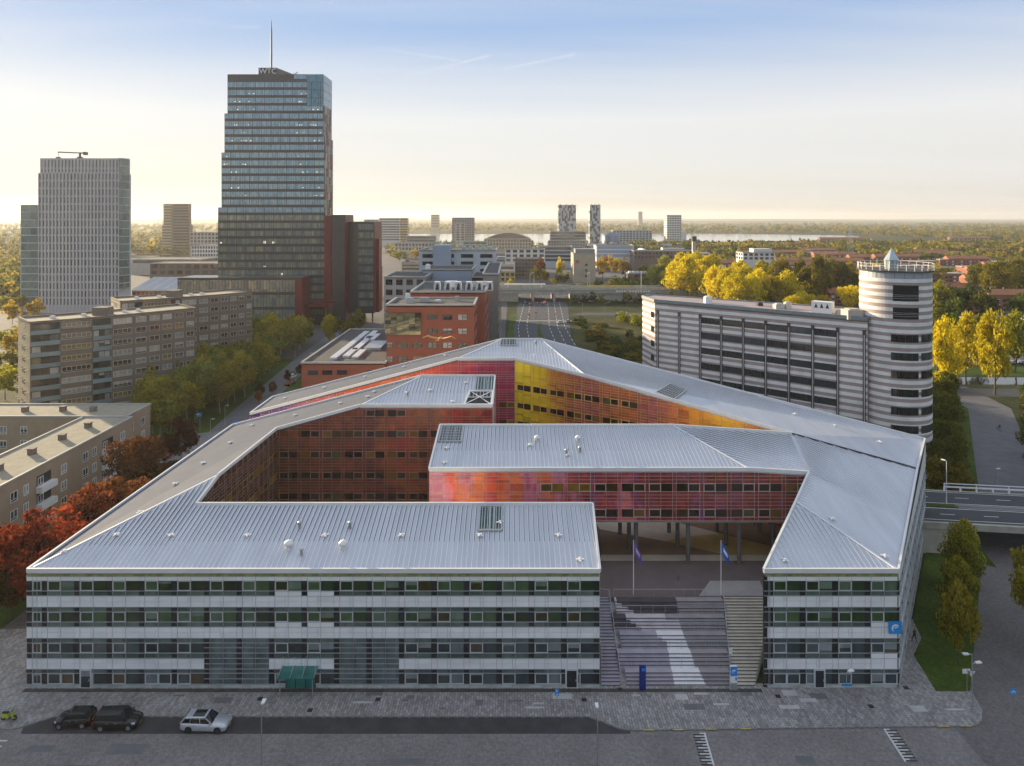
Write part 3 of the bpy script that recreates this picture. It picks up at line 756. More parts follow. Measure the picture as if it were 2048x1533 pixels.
def grass_mat(name, a, b_, c_):
    m, nt, b = base_mat(name, 0.95, 0, 0.15)
    n = pos_noise(nt, 0.12, 5); n2 = pos_noise(nt, 2.5, 4)
    c = ramp(nt, n.outputs['Fac'], [(0.3, a), (0.5, b_), (0.72, c_)]).outputs['Color']
    c = mixc(nt, 1.0, c, ramp(nt, n2.outputs['Fac'], [(0.3, (0.5, 0.5, 0.5)), (0.7, (1, 1, 1))]).outputs['Color'], 'MULTIPLY')
    nt.links.new(c, b.inputs['Base Color'])
    bp = nd(nt, 'ShaderNodeBump'); bp.inputs['Strength'].default_value = 0.6; bp.inputs['Distance'].default_value = 0.15
    nt.links.new(n2.outputs['Fac'], bp.inputs['Height']); nt.links.new(bp.outputs[0], b.inputs['Normal'])
    MATS[name] = m
    return m
m_land = grass_mat('land', (0.035, 0.045, 0.018), (0.06, 0.07, 0.025), (0.085, 0.085, 0.035))
m_grass = grass_mat('grass', (0.05, 0.08, 0.014), (0.075, 0.12, 0.02), (0.11, 0.16, 0.026))
m_walk = pave_mat('pavement_slabs', (0.48, 0.46, 0.445), (0.30, 0.285, 0.275), (0.11, 0.105, 0.10), (0.6, 0.3), rot=R(90))
m_walk2 = pave_mat('brick_paving', (0.29, 0.265, 0.26), (0.22, 0.20, 0.20), (0.12, 0.115, 0.11), (0.22, 0.11))
m_road_b = pave_mat('road_clinkers', (0.38, 0.345, 0.33), (0.28, 0.255, 0.25), (0.17, 0.165, 0.16), (0.22, 0.11), rot=R(45))
m_lane = mat('parking_lane', (0.055, 0.05, 0.052), 0.85, 0, 0.35, 0.5, 0.3, fine=0.25)
m_asph = mat('asphalt', (0.055, 0.058, 0.065), 0.85, 0, 0.15, 0.2, 0.2, fine=0.15)
m_kerb = mat('kerb_stone', (0.20, 0.20, 0.19), 0.8, 0, 0.2, 2)
m_kerb_d = mat('dirty_strip', (0.06, 0.058, 0.05), 0.9, 0, 0.4, 1.2)
m_line = mat('road_paint', (0.62, 0.62, 0.60), 0.7, 0, 0.12, 2.0)
m_soil = mat('city_ground', (0.085, 0.083, 0.085), 0.9, 0, 0.25, 0.03, fine=0.3)

g = MB(); g.quad([(-30000, -3000, 0), (30000, -3000, 0), (30000, 40000, 0), (-30000, 40000, 0)])
struct(g, 'ground', m_land)
def sheet(name, pts, z, m):
    b = MB(); b.quad([(p[0], p[1], z) for p in pts]) if len(pts) == 4 else None
    if len(pts) != 4:
        n = len(b.v); b.v += [(p[0], p[1], z) for p in pts]
        for t in tessellate_polygon([[Vector((p[0], p[1], 0)) for p in pts]]):
            a, c, d = [Vector(pts[i][:2]) for i in t]
            if (c - a).cross(d - a) < 0: t = t[::-1]
            b.f.append(tuple(t)); b.m.append(0)
    o = struct(b, name, m)
    return o
sheet('city_ground', [(-300, 462), (430, 462), (600, 1300), (-900, 1300)], 0.006, m_soil)
sheet('city_ground', [(-330, 330), (-62, 250), (-3, 250), (-3, 430), (-300, 455)], 0.0062, m_soil)
sheet('grass', [(-140, 66), (-57.5, 66), (-57.5, 150), (-66, 150), (-66, 330), (-140, 330)], 0.004, m_grass)
# front street of clinkers
sheet('street', [(-140, 61.5), (58, 61.5), (58, 71.2), (-140, 71.2)], 0.004, m_road_b)
sheet('street', [(46, 63), (64, 63), (69, 84), (130, 176), (118, 180), (58, 88), (50.0, 77), (46, 72)], 0.008, m_walk2)
sheet('parking_lane', [(-50.5, 70.15), (12.2, 70.15), (12.2, 72.6), (-51.5, 72.6)], 0.010, m_lane)
# pavement in front: raised 0.12 with a kerb, bulging out at both ends
def raised(name, pts, z0, z1, m, mk):
    b = MB(); n = len(pts)
    base = len(b.v); b.v += [(p[0], p[1], z1) for p in pts]
    for t in tessellate_polygon([[Vector((p[0], p[1], 0)) for p in pts]]):
        a, c, d = [Vector(pts[i][:2]) for i in t]
        if (c - a).cross(d - a) < 0: t = t[::-1]
        b.f.append(tuple(t)); b.m.append(0)
    for i in range(n):
        p, q = pts[i], pts[(i + 1) % n]
        b.quad([(p[0], p[1], z0), (q[0], q[1], z0), (q[0], q[1], z1), (p[0], p[1], z1)], 1)
    o = struct(b, name, [m, mk])
    return o
pave = [(-140, 70.7), (-52, 70.7), (-51, 71.0), (-48.5, 72.5), (8.2, 72.45), (9.6, 71.7), (11.2, 70.75), (12.6, 70.55), (48.2, 71.15), (49.4, 71.8), (50.6, 73.4), (51.4, 76.4), (51.6, 77.2), (55.0, 82.4), (55.5, 90.0), (52.2, 90.0), (44.0, 77.6), (-54.9, 77.6), (-57, 80), (-57, 150), (-58.5, 150), (-62, 88), (-140, 84)]
raised('pavement', pave, 0.0, 0.12, m_walk, m_kerb)
kb = MB()
line = pave[1:10]
for a, b in zip(line, line[1:]):
    L = math.hypot(b[0] - a[0], b[1] - a[1]); n = max(1, int(L / 1.0))
    for i in range(n):
        t0, t1 = i / n, (i + 1) / n - 0.012
        kb.beam((a[0] + (b[0] - a[0]) * t0, a[1] + (b[1] - a[1]) * t0, 0.068), (a[0] + (b[0] - a[0]) * t1, a[1] + (b[1] - a[1]) * t1, 0.068), 0.18, 0.136)
kb_o = kb.build('kerb', m_kerb, None, kind='structure')
sheet('gravel_strip', [(-54.7, 76.15), (28, 76.15), (28, 76.72), (-54.7, 76.72)], 0.126, m_kerb_d)
sheet('lawn', [(47.4, 76.3), (51.2, 76.3), (74.0, 107.3), (69.5, 112.0), (67.6, 111.0), (52.7, 89.7), (51.6, 86.0), (48.6, 82.6)], 0.136, m_grass)
sheet('lawn', [(-20, 40), (140, 40), (140, 64.2), (70, 65.0), (48, 64.6), (32, 63.2), (20, 61.4), (-20, 61)], 0.012, m_grass)
# drain covers and patches on the pavement
m_iron = mat('drain_iron', (0.03, 0.03, 0.032), 0.6, 0.3, 0.2)
for i, (px, py) in enumerate(((520, 1398), (620, 1421), (756, 1399), (621, 1421), (1168, 1400), (1556, 1393), (1742, 1413), (1812, 1376), (1240, 1419 - 40))):
    if i == 3: continue
    p = G(px, py, 0.12); b = MB(); b.box(p[0] - 0.28, p[0] + 0.28, p[1] - 0.28, p[1] + 0.28, 0.119, 0.128)
    for k in range(4): b.box(p[0] - 0.22, p[0] + 0.22, p[1] - 0.2 + k * 0.12, p[1] - 0.15 + k * 0.12, 0.128, 0.135)
    tag(b.build('drain_cover', m_iron), 'square dark iron drain cover set in the grey front pavement', 'drain cover', 'drain covers in the front pavement')
# speed-table teeth on the street
tooth_n = 0
for x0, x1 in ((24.2, 23.0), (47.2, 46.6)):
    pass
for (pa, pb) in (((1409, 1466), (1428, 1532)), ((1768, 1458), (1811, 1524))):
    A, B_ = Vector(G(*pa)), Vector(G(*pb))
    b = MB(); b.beam(A + Vector((0, 0, 0.010)), B_ + Vector((0, 0, 0.010)), 0.16, 0.008); struct(b, 'road_marking', m_line)
    sgn = -1 if pa[0] < 1500 else 1
    n = 11
    b = MB()
    for i in range(n):
        p = A.lerp(B_, (i + 0.25) / n); b.box(min(p.x, p.x + sgn * (0.55 + 0.5 * (i % 2))), max(p.x, p.x + sgn * (0.55 + 0.5 * (i % 2))), p.y - 0.07, p.y + 0.07, 0.006, 0.015)
        p = A.lerp(B_, (i + 0.7) / n); b.box(min(p.x + sgn * 0.15, p.x + sgn * 1.25), max(p.x + sgn * 0.15, p.x + sgn * 1.25), p.y - 0.1, p.y + 0.1, 0.0045, 0.010, 1)
    struct(b, 'road_marking', [m_line, m_lane])
b = MB()
for i in range(4): b.box(-53.2 - 0.3 * i, -51.2, 66.9 + 0.75 * i, 67.05 + 0.75 * i, 0.005, 0.012)
struct(b, 'road_marking', m_line)
# yellow dashes on the kerb
m_yel = mat('kerb_yellow', (0.55, 0.42, 0.06), 0.7, 0, 0.2, 2)
b = MB()
for px in (1285, 1345, 1410, 1480, 1880, 1925):
    t = (PXx(px, 70.8)); y = 70.55 + (t - 12.6) / 35.6 * 0.6; b.box(t, t + 1.1, y - 0.12, y + 0.0, 0.137, 0.142)
struct(b, 'kerb_marking', m_yel)

# ---- raised plaza
m_plz = mat('plaza_mauve', (0.16, 0.125, 0.12), 0.8, 0, 0.15, 0.3, fine=0.1)
m_plz_w = mat('plaza_beige', (0.55, 0.47, 0.37), 0.8, 0, 0.15, 0.3, fine=0.12)
m_plz_o = mat('plaza_ochre', (0.46, 0.32, 0.12), 0.8, 0, 0.2, 0.3, fine=0.1)
m_plz_b = mat('plaza_brown', (0.25, 0.165, 0.10), 0.8, 0, 0.2, 0.3, fine=0.1)
m_plz_g = mat('plaza_grey', (0.38, 0.36, 0.35), 0.8, 0, 0.12, 0.5, fine=0.1)
pz = MB(); pz.prism([(10.15, 87.0), (35.8, 87.0), (41.2, 94.8), (43.8, 106), (0.7, 133), (-51, 133), (-51, 126), (-3.2, 126), (-3.4, 115), (-39.8, 115), (-40.8, 88), (10.15, 88)], 0.0, PLZ)
struct(pz, 'plaza', m_plz)
def pl(pts, m, z): sheet('plaza_paving', [G(px, py, PLZ)[:2] for px, py in pts], PLZ + z, m)
pl([(1196, 1122), (1560, 1122), (1545, 1110), (1203, 1110)], m_plz_w, 0.004)
pl([(1203, 1110), (1440, 1109), (1330, 1084), (1200, 1060)], m_plz_b, 0.004)
pl([(1200, 1059), (1330, 1083), (1445, 1109), (1545, 1110), (1560, 1098), (1350, 1044), (1190, 1044)], m_plz_w, 0.008)
pl([(1330, 1083), (1445, 1109), (1545, 1110), (1562, 1097), (1440, 1068), (1385, 1072)], m_plz_o, 0.012)
pl([(1352, 1044), (1562, 1096), (1600, 1060), (1600, 1020), (1352, 1020)], m_plz_b, 0.016)
pl([(1420, 1162), (1520, 1162), (1530, 1192), (1398, 1192)], m_plz_g, 0.004)
# ---- painted stairs: five broad tiers between two straight flights
m_st = [mat('stair_lilac', (0.40, 0.365, 0.42), 0.75, 0, 0.12, 0.8), mat('stair_white', (0.80, 0.78, 0.78), 0.75, 0, 0.08, 0.8), mat('stair_taupe', (0.33, 0.295, 0.305), 0.75, 0, 0.12, 0.8),
        mat('stair_plum', (0.085, 0.07, 0.08), 0.75, 0, 0.15, 0.8), mat('stair_rose', (0.62, 0.55, 0.57), 0.75, 0, 0.1, 0.8), mat('stair_sand', (0.60, 0.55, 0.45), 0.75, 0, 0.1, 0.8)]
stairs = thing('grand_stairs', 'broad painted concrete stairs with tiered seating rising to the plaza', 'stairs', (19, 77, 0))
def band(y):                                     # painted figure: left and right limit of the pale band at depth y
    t = (y - 77.2) / 9.8
    pts = [(0, 18.4, 22.0), (0.22, 18.4, 21.2), (0.45, 18.5, 20.9), (0.55, 17.0, 20.6), (0.68, 14.6, 20.6), (0.8, 13.0, 15.5), (0.9, 12.5, 13.4), (1.0, 12.3, 12.4)]
    for (a, l0, r0), (b_, l1, r1) in zip(pts, pts[1:]):
        if t <= b_: k = (t - a) / (b_ - a); return l0 + (l1 - l0) * k, r0 + (r1 - r0) * k
    return 12.3, 12.4
NS = 27
m_step_sh = mat('step_shade_line', (0.07, 0.065, 0.07), 0.8, 0, 0.2)  # dark edge strips paint in the shadow lines between steps
fl = MB()
for i in range(NS):
    y0 = 77.2 + i * 9.8 / NS; fl.box(10.12, 12.3, y0, y0 + 9.8 / NS + (0 if i < NS - 1 else 0.02), 0.0 + 0.1, (i + 1) * PLZ / NS - (0.005 if i == NS - 1 else 0)); fl.box(10.12, 12.3, y0 - 0.02, y0 + 0.09, (i + 1) * PLZ / NS - 0.05, (i + 1) * PLZ / NS + 0.006, 1)
fl.build('stair_flight', [m_st[0], m_step_sh], stairs)
fl = MB()
for i in range(NS):
    y0 = 77.2 + i * 9.8 / NS; x = 24.9 + 2.1 * i / NS; fl.box(x, x + 2.6 + 3.6 * i / NS, y0, y0 + 9.8 / NS, 0.1, (i + 1) * PLZ / NS - (0.005 if i == NS - 1 else 0)); fl.box(x, x + 2.6 + 3.6 * i / NS, y0 - 0.02, y0 + 0.09, (i + 1) * PLZ / NS - 0.05, (i + 1) * PLZ / NS + 0.006, 1)
fl.build('stair_flight', [m_st[5], m_step_sh], stairs)
for tier in range(5):
    yb = 77.2 + tier * 1.96; zb = tier * PLZ / 5
    x0, x1 = (13.0 if tier % 2 == 0 else 12.4), 25.0 + tier * 0.42
    for j in range(4):
        y0 = yb + j * 0.32; y1 = yb + 1.96 + 0.02 if j == 3 else y0 + 0.32
        z1 = zb + (j + 1) * PLZ / 5 / 4 - (0.006 if tier == 4 and j == 3 else 0)
        l, r = band((y0 + min(y1, y0 + 0.4)) / 2)
        s = MB()
        for a, b_, mi in ((x0, l, 3 if tier >= 3 and j > 0 else 0), (l, r, 1 if tier < 3 else 4), (r, x1, 3 if tier >= 4 and r < 16 else 2)):
            a, b_ = max(x0, a), min(x1, b_)
            if b_ - a > 0.02:
                if mi == 3: 
                    s.box(a, min(b_, 20.8), y0, y1, 0.1, z1, 3)
                    if b_ > 20.8: s.box(20.8, b_, y0, y1, 0.1, z1, 2)
                else: s.box(a, b_, y0, y1, 0.1, z1, mi)
        s.box(x0, x1, y0 - 0.02, y0 + 0.07, z1 - 0.06, z1 + 0.006, 6)
        s.build('seat_step', m_st + [m_step_sh], stairs)
    # low parapet with tube railing along the front of each tier's landing
    if tier > 0:
        yr = yb - 0.05; zr = zb
        rb = MB(); rb.tube((x0, yr, zr + 1.0), (x1, yr, zr + 1.0), 0.03, n=6)
        n = 9
        for q in range(n + 1):
            x = x0 + (x1 - x0) * q / n; rb.tube((x, yr, zr - 0.02), (x, yr, zr + 1.0), 0.022, n=5)
        rb.build('railing', m_steel, stairs)
# filler concrete at tier ends, landings
fb = MB()
for tier in range(5):
    fb.box(12.3, 13.05, 77.2 + tier * 1.96 + 0.4, 77.2 + (tier + 1) * 1.96, 0.1, tier * PLZ / 5 + 0.35)
fb.build('landing', m_conc, stairs)
rb = MB()
for (xa, xb2) in ((12.36, 12.36), (24.85, 26.9)):
    rb.tube((xa, 77.3, 1.05), (xb2, 86.9, PLZ + 1.0), 0.035, n=6)
    for q in range(9):
        t = q / 8; rb.tube((xa + (xb2 - xa) * t, 77.3 + 9.6 * t, PLZ * t), (xa + (xb2 - xa) * t, 77.3 + 9.6 * t, 1.05 + (PLZ - 0.05) * t), 0.025, n=5)
rb.tube((12.36, 86.9, PLZ + 1.0), (10.3, 87.4, PLZ + 1.0), 0.03, n=6); rb.tube((10.3, 87.4, PLZ), (10.3, 87.4, PLZ + 1.0), 0.025, n=5)
rb.tube((13.0, 87.2, PLZ + 0.9), (24.6, 87.2, PLZ + 0.9), 0.03, n=6)
for q in range(10): rb.tube((13.0 + 1.29 * q, 87.2, PLZ), (13.0 + 1.29 * q, 87.2, PLZ + 0.9), 0.02, n=5)
rb.build('handrail', m_steel, stairs)
sw = MB(); sw.box(10.06, 10.12, 77.3, 87.0, 0.1, PLZ); sw.build('stair_cheek', m_conc, stairs)

# ---- viaduct road at the right with its underpass
m_edge = mat('viaduct_concrete', (0.38, 0.36, 0.30), 0.85, 0, 0.2, 0.5, 0.2)
def VR(x): return 121.5 - (x - 66) * 0.13         # far edge of the raised road
viad = MB()
def ribbon(mb, offs, z0, z1, xs, mi=0):
    for xa, xb_ in zip(xs, xs[1:]):
        a0, a1 = VR(xa) - offs[0], VR(xb_) - offs[0]; b0, b1 = VR(xa) - offs[1], VR(xb_) - offs[1]
        mb.hexa([(xa, b0, z0), (xb_, b1, z0), (xb_, a1, z0), (xa, a0, z0)], [(xa, b0, z1), (xb_, b1, z1), (xb_, a1, z1), (xa, a0, z1)], mi)
VZ = 5.0
XS = [62 + 12 * i for i in range(22)]
vd = MB(); ribbon(vd, (-0.4, 13.8), VZ - 1.0, VZ - 0.02, XS); struct(vd, 'viaduct_deck', m_edge)
vr = MB(); ribbon(vr, (0.2, 6.0), VZ - 0.02, VZ, XS); ribbon(vr, (7.4, 13.2), VZ - 0.02, VZ, XS); struct(vr, 'viaduct_road', m_asph)
vg = MB(); ribbon(vg, (6.0, 7.4), VZ - 0.02, VZ + 0.1, [62, 74]); struct(vg, 'verge', m_grass)
vg = MB(); ribbon(vg, (6.2, 7.2), VZ - 0.6, VZ - 0.012, XS[1:]); struct(vg, 'deck_gap', m_dark)
vl = MB()
for o_ in (0.6, 5.6, 7.8, 12.4): ribbon(vl, (o_, o_ + 0.16), VZ + 0.004, VZ + 0.008, XS)
x = 63.0
while x < 300:
    for o_ in (3.0, 10.2): ribbon(vl, (o_, o_ + 0.16), VZ + 0.004, VZ + 0.008, [x, x + 2.2])
    x += 6.5
struct(vl, 'road_marking', m_line)
def abut(xa, xb_):
    b = MB(); b.hexa([(xa, VR(xa) - 13.6, 0), (xb_, VR(xb_) - 13.6, 0), (xb_ + 5, VR(xb_), 0), (xa, VR(xa), 0)], [(xa, VR(xa) - 13.6, VZ - 1), (xb_, VR(xb_) - 13.6, VZ - 1), (xb_ + 5, VR(xb_), VZ - 1), (xa, VR(xa), VZ - 1)])
    struct(b, 'abutment', m_edge)
abut(62, 72.8); abut(92, 310)
# grass bank in front of the viaduct's west end
b = MB(); b.hexa([(66.5, 108.5, 0.0), (73.5, 103.5, 0.0), (73.6, 107.4, 0.0), (67.5, 109.9, 0.0)], [(68.0, 109.0, 1.2), (73.2, 106.4, 1.5), (73.5, 107.3, 3.2), (68.2, 109.6, 3.2)]); struct(b, 'bank', m_grass)
rail = thing('bridge_railing', 'white steel railing along the far edge of the raised road', 'railing', (80, VR(80), VZ))
XR = [76 + 2.6 * i for i in range(60)]
for i, x in enumerate(XR):
    b = MB(); b.box(x, x + 0.28, VR(x) - 0.1, VR(x) + 0.1, VZ - 0.02, VZ + 0.62); b.build('post', m_white, rail)
b = MB()
for z0, z1 in ((0.62, 0.86), (1.25, 1.36)):
    for xa, xb_ in zip(XR, XR[1:]): b.beam((xa, VR(xa), VZ + (z0 + z1) / 2), (xb_, VR(xb_), VZ + (z0 + z1) / 2), 0.14, z1 - z0)
for x in XR[::2]: b.box(x + 0.06, x + 0.2, VR(x) - 0.05, VR(x) + 0.05, VZ + 0.86, VZ + 1.3)
b.build('rail', m_white, rail)

# path and lawns beyond the viaduct, parking court
sheet('path', [(76, 113), (92, 113), (139, 190), (143, 215), (131, 215), (127, 190)], 0.010, mat('path_grey', (0.13, 0.13, 0.14), 0.85, 0, 0.2, 0.4, fine=0.15))
sheet('lawn', [(66, 122), (84, 122), (127, 190), (120, 200), (90, 168)], 0.012, m_grass)
sheet('lawn', [(97, 122), (240, 122), (240, 186), (142, 190)], 0.008, m_grass)
sheet('cross_path', [(88, 205), (300, 196), (300, 206), (88, 215)], 0.014, m_asph)
sheet('canal', [(95, 219), (300, 214), (300, 224), (95, 229)], 0.006, mat('dark_water', (0.02, 0.025, 0.02), 0.08, 0, 0.1))
sheet('lawn', [(95, 231), (400, 226), (400, 300), (120, 300)], 0.010, m_grass)
sheet('side_road', [(115, 248), (400, 240), (400, 258), (115, 266)], 0.014, m_walk2)
sheet('parking_court', [(74, 122), (86, 142), (104, 176), (98, 184), (82, 160), (72, 135)], 0.016, m_walk2)

# left path, street and lawns
sheet('path', [(-67, 150), (-73.5, 150), (-77, 190), (-82, 260), (-84, 330), (-75, 330), (-73, 260), (-69, 190)], 0.012, mat('path_blue', (0.13, 0.135, 0.15), 0.85, 0, 0.15, 0.4, fine=0.12))
sheet('parking_court', [(-80, 140), (-62, 140), (-60, 158), (-66, 172), (-78, 168)], 0.016, mat('court_grey', (0.2, 0.2, 0.2), 0.85, 0, 0.2, 0.3))
sheet('side_street', [(-66, 84), (-58.4, 84), (-58.4, 150), (-64, 150)], 0.008, m_walk2)
sheet('lane', [(-400, 290), (-120, 250), (-120, 262), (-400, 305)], 0.012, m_asph)

# main road behind, under the railway
sheet('main_road', [(3.5, 160), (34, 160), (26, 300), (35, 432), (38, 560), (10, 560), (4, 432), (0, 300)], 0.014, m_asph)
sheet('verge', [(-4, 200), (2.5, 200), (0.8, 330), (3.5, 380), (-1, 380)], 0.018, m_grass)
sheet('verge', [(13.2, 200), (15.5, 200), (13.5, 330), (15.4, 350), (13.8, 350), (11.8, 320)], 0.022, m_grass)
b = MB()
for x0, x1 in ((3.9, 2.6), (8.5, 6.5), (19.5, 17.5), (23.5, 21.4), (27.5, 24.8)):
    for k in range(22):
        y = 215 + k * 10; t = (y - 200) / 200; x = x0 + (x1 - x0) * t + max(0, (y - 330)) * 0.055
        b.box(x - 0.12, x + 0.12, y, y + 5.5, 0.017, 0.024)
b.box(2, 31, 352, 353, 0.017, 0.024)
struct(b, 'road_marking', m_line)
sheet('turning_road', [(30, 372), (40, 384), (320, 372), (320, 362), (40, 373)], 0.018, m_asph)
sheet('wild_ground', [(30, 200), (60, 200), (110, 300), (110, 355), (34, 360), (27, 300)], 0.018, grass_mat('rough_grass', (0.05, 0.05, 0.015), (0.09, 0.085, 0.02), (0.13, 0.11, 0.025)))
# lake
m_lake = mat('lake_water', (0.30, 0.32, 0.33), 0.12, 0, 0.05, 0.01)
sheet('lake', [(-420, 1750), (-260, 1500), (60, 1330), (300, 1330), (520, 1560), (900, 1700), (1050, 2100), (700, 2350), (-300, 2300), (-600, 2000)], 0.02, m_lake)

m_patch = mat('paving_repair', (0.15, 0.145, 0.15), 0.85, 0, 0.2, 0.8, 0.2, fine=0.2)
m_patch_l = mat('paving_new', (0.46, 0.45, 0.44), 0.85, 0, 0.15, 0.8, fine=0.15)
rnp = random.Random(9)
for i in range(26):
    x = rnp.uniform(-48, 47); y = rnp.uniform(73.0, 75.8); w_, d2 = rnp.uniform(0.6, 2.4), rnp.choice((0.3, 0.6, 0.9))
    if i % 2 and x < 12: x += 30
    sheet('paving_patch', [(x, y), (x + w_, y), (x + w_, y + d2), (x, y + d2)], 0.1235 + 0.0001 * i, m_patch if i % 2 == 0 else m_patch_l)
for i in range(9):
    x = rnp.uniform(-50, 50); y = rnp.uniform(62.5, 69.0); w_, d2 = rnp.uniform(1.5, 6), rnp.uniform(0.5, 1.4)
    sheet('paving_patch', [(x, y), (x + w_, y + 0.05), (x + w_, y + d2), (x, y + d2)], 0.0062 + 0.0001 * i, m_patch)
# ------------------------------------------------------------------ surrounding buildings
m_gravel = mat('gravel_roof', (0.30, 0.27, 0.20), 0.95, 0, 0.2, 0.6, 0.3, fine=0.35)
m_tar = mat('tar_roof', (0.06, 0.06, 0.062), 0.9, 0, 0.3, 0.4, fine=0.3)
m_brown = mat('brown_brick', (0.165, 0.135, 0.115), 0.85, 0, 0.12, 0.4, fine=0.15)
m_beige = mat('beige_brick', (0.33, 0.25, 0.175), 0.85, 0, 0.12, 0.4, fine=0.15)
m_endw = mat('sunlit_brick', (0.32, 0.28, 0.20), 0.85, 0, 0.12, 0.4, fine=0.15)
m_brick = mat('red_brick', (0.30, 0.085, 0.05), 0.8, 0, 0.10, 0.4, fine=0.12)
m_cream = mat('cream_frame', (0.55, 0.50, 0.36), 0.6, 0, 0.06)
m_balc = mat('balcony_glass', (0.22, 0.30, 0.31), 0.25, 0, 0.12, 0.3, objvar=0.15)
m_gl_home = glass('glass_home', [(0, (0.03, 0.035, 0.035)), (0.3, (0.30, 0.31, 0.30)), (0.5, (0.08, 0.085, 0.08)), (0.65, (0.42, 0.42, 0.40)), (0.8, (0.22, 0.17, 0.08)), (0.92, (0.14, 0.15, 0.15))], rough=0.12, blind=(0.45, 0.44, 0.40))
m_gl_dark = glass('glass_dark', [(0, (0.015, 0.02, 0.024)), (0.5, (0.03, 0.04, 0.045)), (0.85, (0.06, 0.075, 0.08))])
m_parap = mat('parapet_metal', (0.42, 0.41, 0.38), 0.5, 0.3, 0.08)

def flat_roof(th, poly, z, m, par=m_parap, h=0.35, w=0.4):
    b = MB(); b.slab([(p[0], p[1], z) for p in poly], 0.3); r_ = b.build('roof', m, th)
    e = MB(); n = len(poly)
    for i in range(n):
        e.beam((*poly[i][:2], z + h / 2), (*poly[(i + 1) % n][:2], z + h / 2), w, h)
    e.build('parapet', par, r_)
    return r_
def window3(w, u0, u1, z0, z1, gm, fr, parts=3, parent=None):
    """framed window: pane plus a frame with transom and mullions"""
    o = w.piece('window', gm, u0, u1, z0, z1, 0.0, 0.04)
    f = MB(); t = 0.09
    for (a, b_, c, d) in ((u0, u1, z0, z0 + t), (u0, u1, z1 - t, z1), (u0, u0 + t, z0 + t, z1 - t), (u1 - t, u1, z0 + t, z1 - t), (u0 + t, u1 - t, z0 + 0.38, z0 + 0.45)):
        w.box(f, a, b_, c, d, 0.03, 0.09)
    for k in range(1, parts):
        u = u0 + (u1 - u0) * k / parts; w.box(f, u - t / 2, u + t / 2, z0 + 0.45, z1 - t, 0.03, 0.09)
    f.build('window_frame', fr, w.parent)

# ---- two curved brown apartment slabs
def apartment(name, label, pts, z, nfl, back, seedv, skip_low=0):
    """pts: face polyline from the balcony end to the rounded end"""
    th = thing(name, label, 'apartment block', (pts[0][0], pts[0][1], 0))
    rnd = random.Random(seedv)
    fh = z / nfl
    bk = [(p[0] + back[0], p[1] + back[1]) for p in pts]
    body = MB(); body.prism(list(pts) + bk[::-1], 0, z - 0.3); bo = body.build('wall', m_brown, th)
    flat_roof(th, list(pts) + bk[::-1], z, m_gravel, m_brown, 0.5, 0.45)
    # gable end, sunlit, with little concrete fins and small windows
    wg = Wall(bk[0], pts[0], th, th, (pts[0][0] - 60, pts[0][1] - 5))
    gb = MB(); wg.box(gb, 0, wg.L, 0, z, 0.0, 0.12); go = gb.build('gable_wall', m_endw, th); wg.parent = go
    for k in range(nfl):
        b = MB(); wg.box(b, wg.L * 0.35, wg.L * 0.6, k * fh + 0.9, k * fh + 2.2, 0.12, 0.16); b.build('window', m_gl_dark, go)
        for q in (0.08, 0.3, 0.62, 0.9):
            b = MB(); wg.box(b, wg.L * q, wg.L * q + 0.25, k * fh + 2.3, k * fh + 2.45, 0.12, 1.1); b.build('balcony_fin', m_cream, go)
    i = 0
    for a, b_ in zip(pts, pts[1:]):
        w = Wall(a, b_, th, bo, (0, 0))
        typ = (['balcony', 'wide', 'balcony', 'three'] + ['single'] * 12)[i]
        for k in range(skip_low, nfl):
            zb = k * fh
            if typ == 'balcony':
                w.piece('balcony_recess', m_dark, 0.15, w.L - 0.15, zb + 0.2, zb + fh - 0.15, 0.0, 0.03)
                for q in range(3):
                    if rnd.random() < 0.75: w.piece('window', m_gl_home, 0.3 + q * (w.L - 0.6) / 3, 0.2 + (q + 1) * (w.L - 0.6) / 3, zb + 0.3, zb + fh - 0.4, 0.03, 0.06)
                w.piece('balcony', m_balc, 0.0, w.L, zb - 0.05, zb + 1.0, 0.05, 0.75)
            elif typ == 'wide':
                window3(w, 0.3, w.L - 0.3, zb + 0.85, zb + 2.35, m_gl_home, m_cream, 6)
            elif typ == 'three':
                window3(w, 0.4, w.L - 0.5, zb + 0.75, zb + 2.35, m_gl_home, m_cream, 4)
            else:
                window3(w, 0.45, w.L - 0.45, zb + 0.75, zb + 2.35, m_gl_home, m_cream, 2)
        i += 1
    # roof plant room and clutter
    c = Vector(((pts[3][0] + bk[3][0]) / 2, (pts[3][1] + bk[3][1]) / 2, z))
    pr = MB(); pr.box(c.x - 2.2, c.x + 1.8, c.y - 1.8, c.y + 1.6, z, z + 2.2); pr.build('plant_room', m_brown, th)
    an = MB()
    for dx in (-1.5, 0, 1.2): an.tube((c.x + dx, c.y, z + 2.2), (c.x + dx, c.y, z + 3.6), 0.06, n=5)
    an.build('antenna', m_steel, th)
    for q in range(5):
        j = min(len(pts) - 2, 1 + q); cc = Vector(((pts[j][0] * 0.4 + bk[j][0] * 0.6), (pts[j][1] * 0.4 + bk[j][1] * 0.6), z)); vb2 = MB()
        vb2.box(cc.x - 0.5, cc.x + 0.5, cc.y - 0.4, cc.y + 0.4, z, z + 0.7); vb2.build('roof_vent', m_white, th)
    return th
def arc_pts(p0, p1, segs, bulge):
    P0, P1 = Vector(p0), Vector(p1); d = (P1 - P0); n = Vector((d.y, -d.x)).normalized(); tot = sum(segs); out = [tuple(P0)]; s = 0
    for q in segs:
        s += q; t = s / tot; o = bulge * 4 * t * (1 - t); p = P0 + d * t + n * o; out.append((p.x, p.y))
    return out
A1 = arc_pts((-123.5, 175), (-94.2, 203), [6.2, 7.0, 4.4, 5.4, 3.5, 3.4, 3.3, 3.2, 3.0], 1.4)
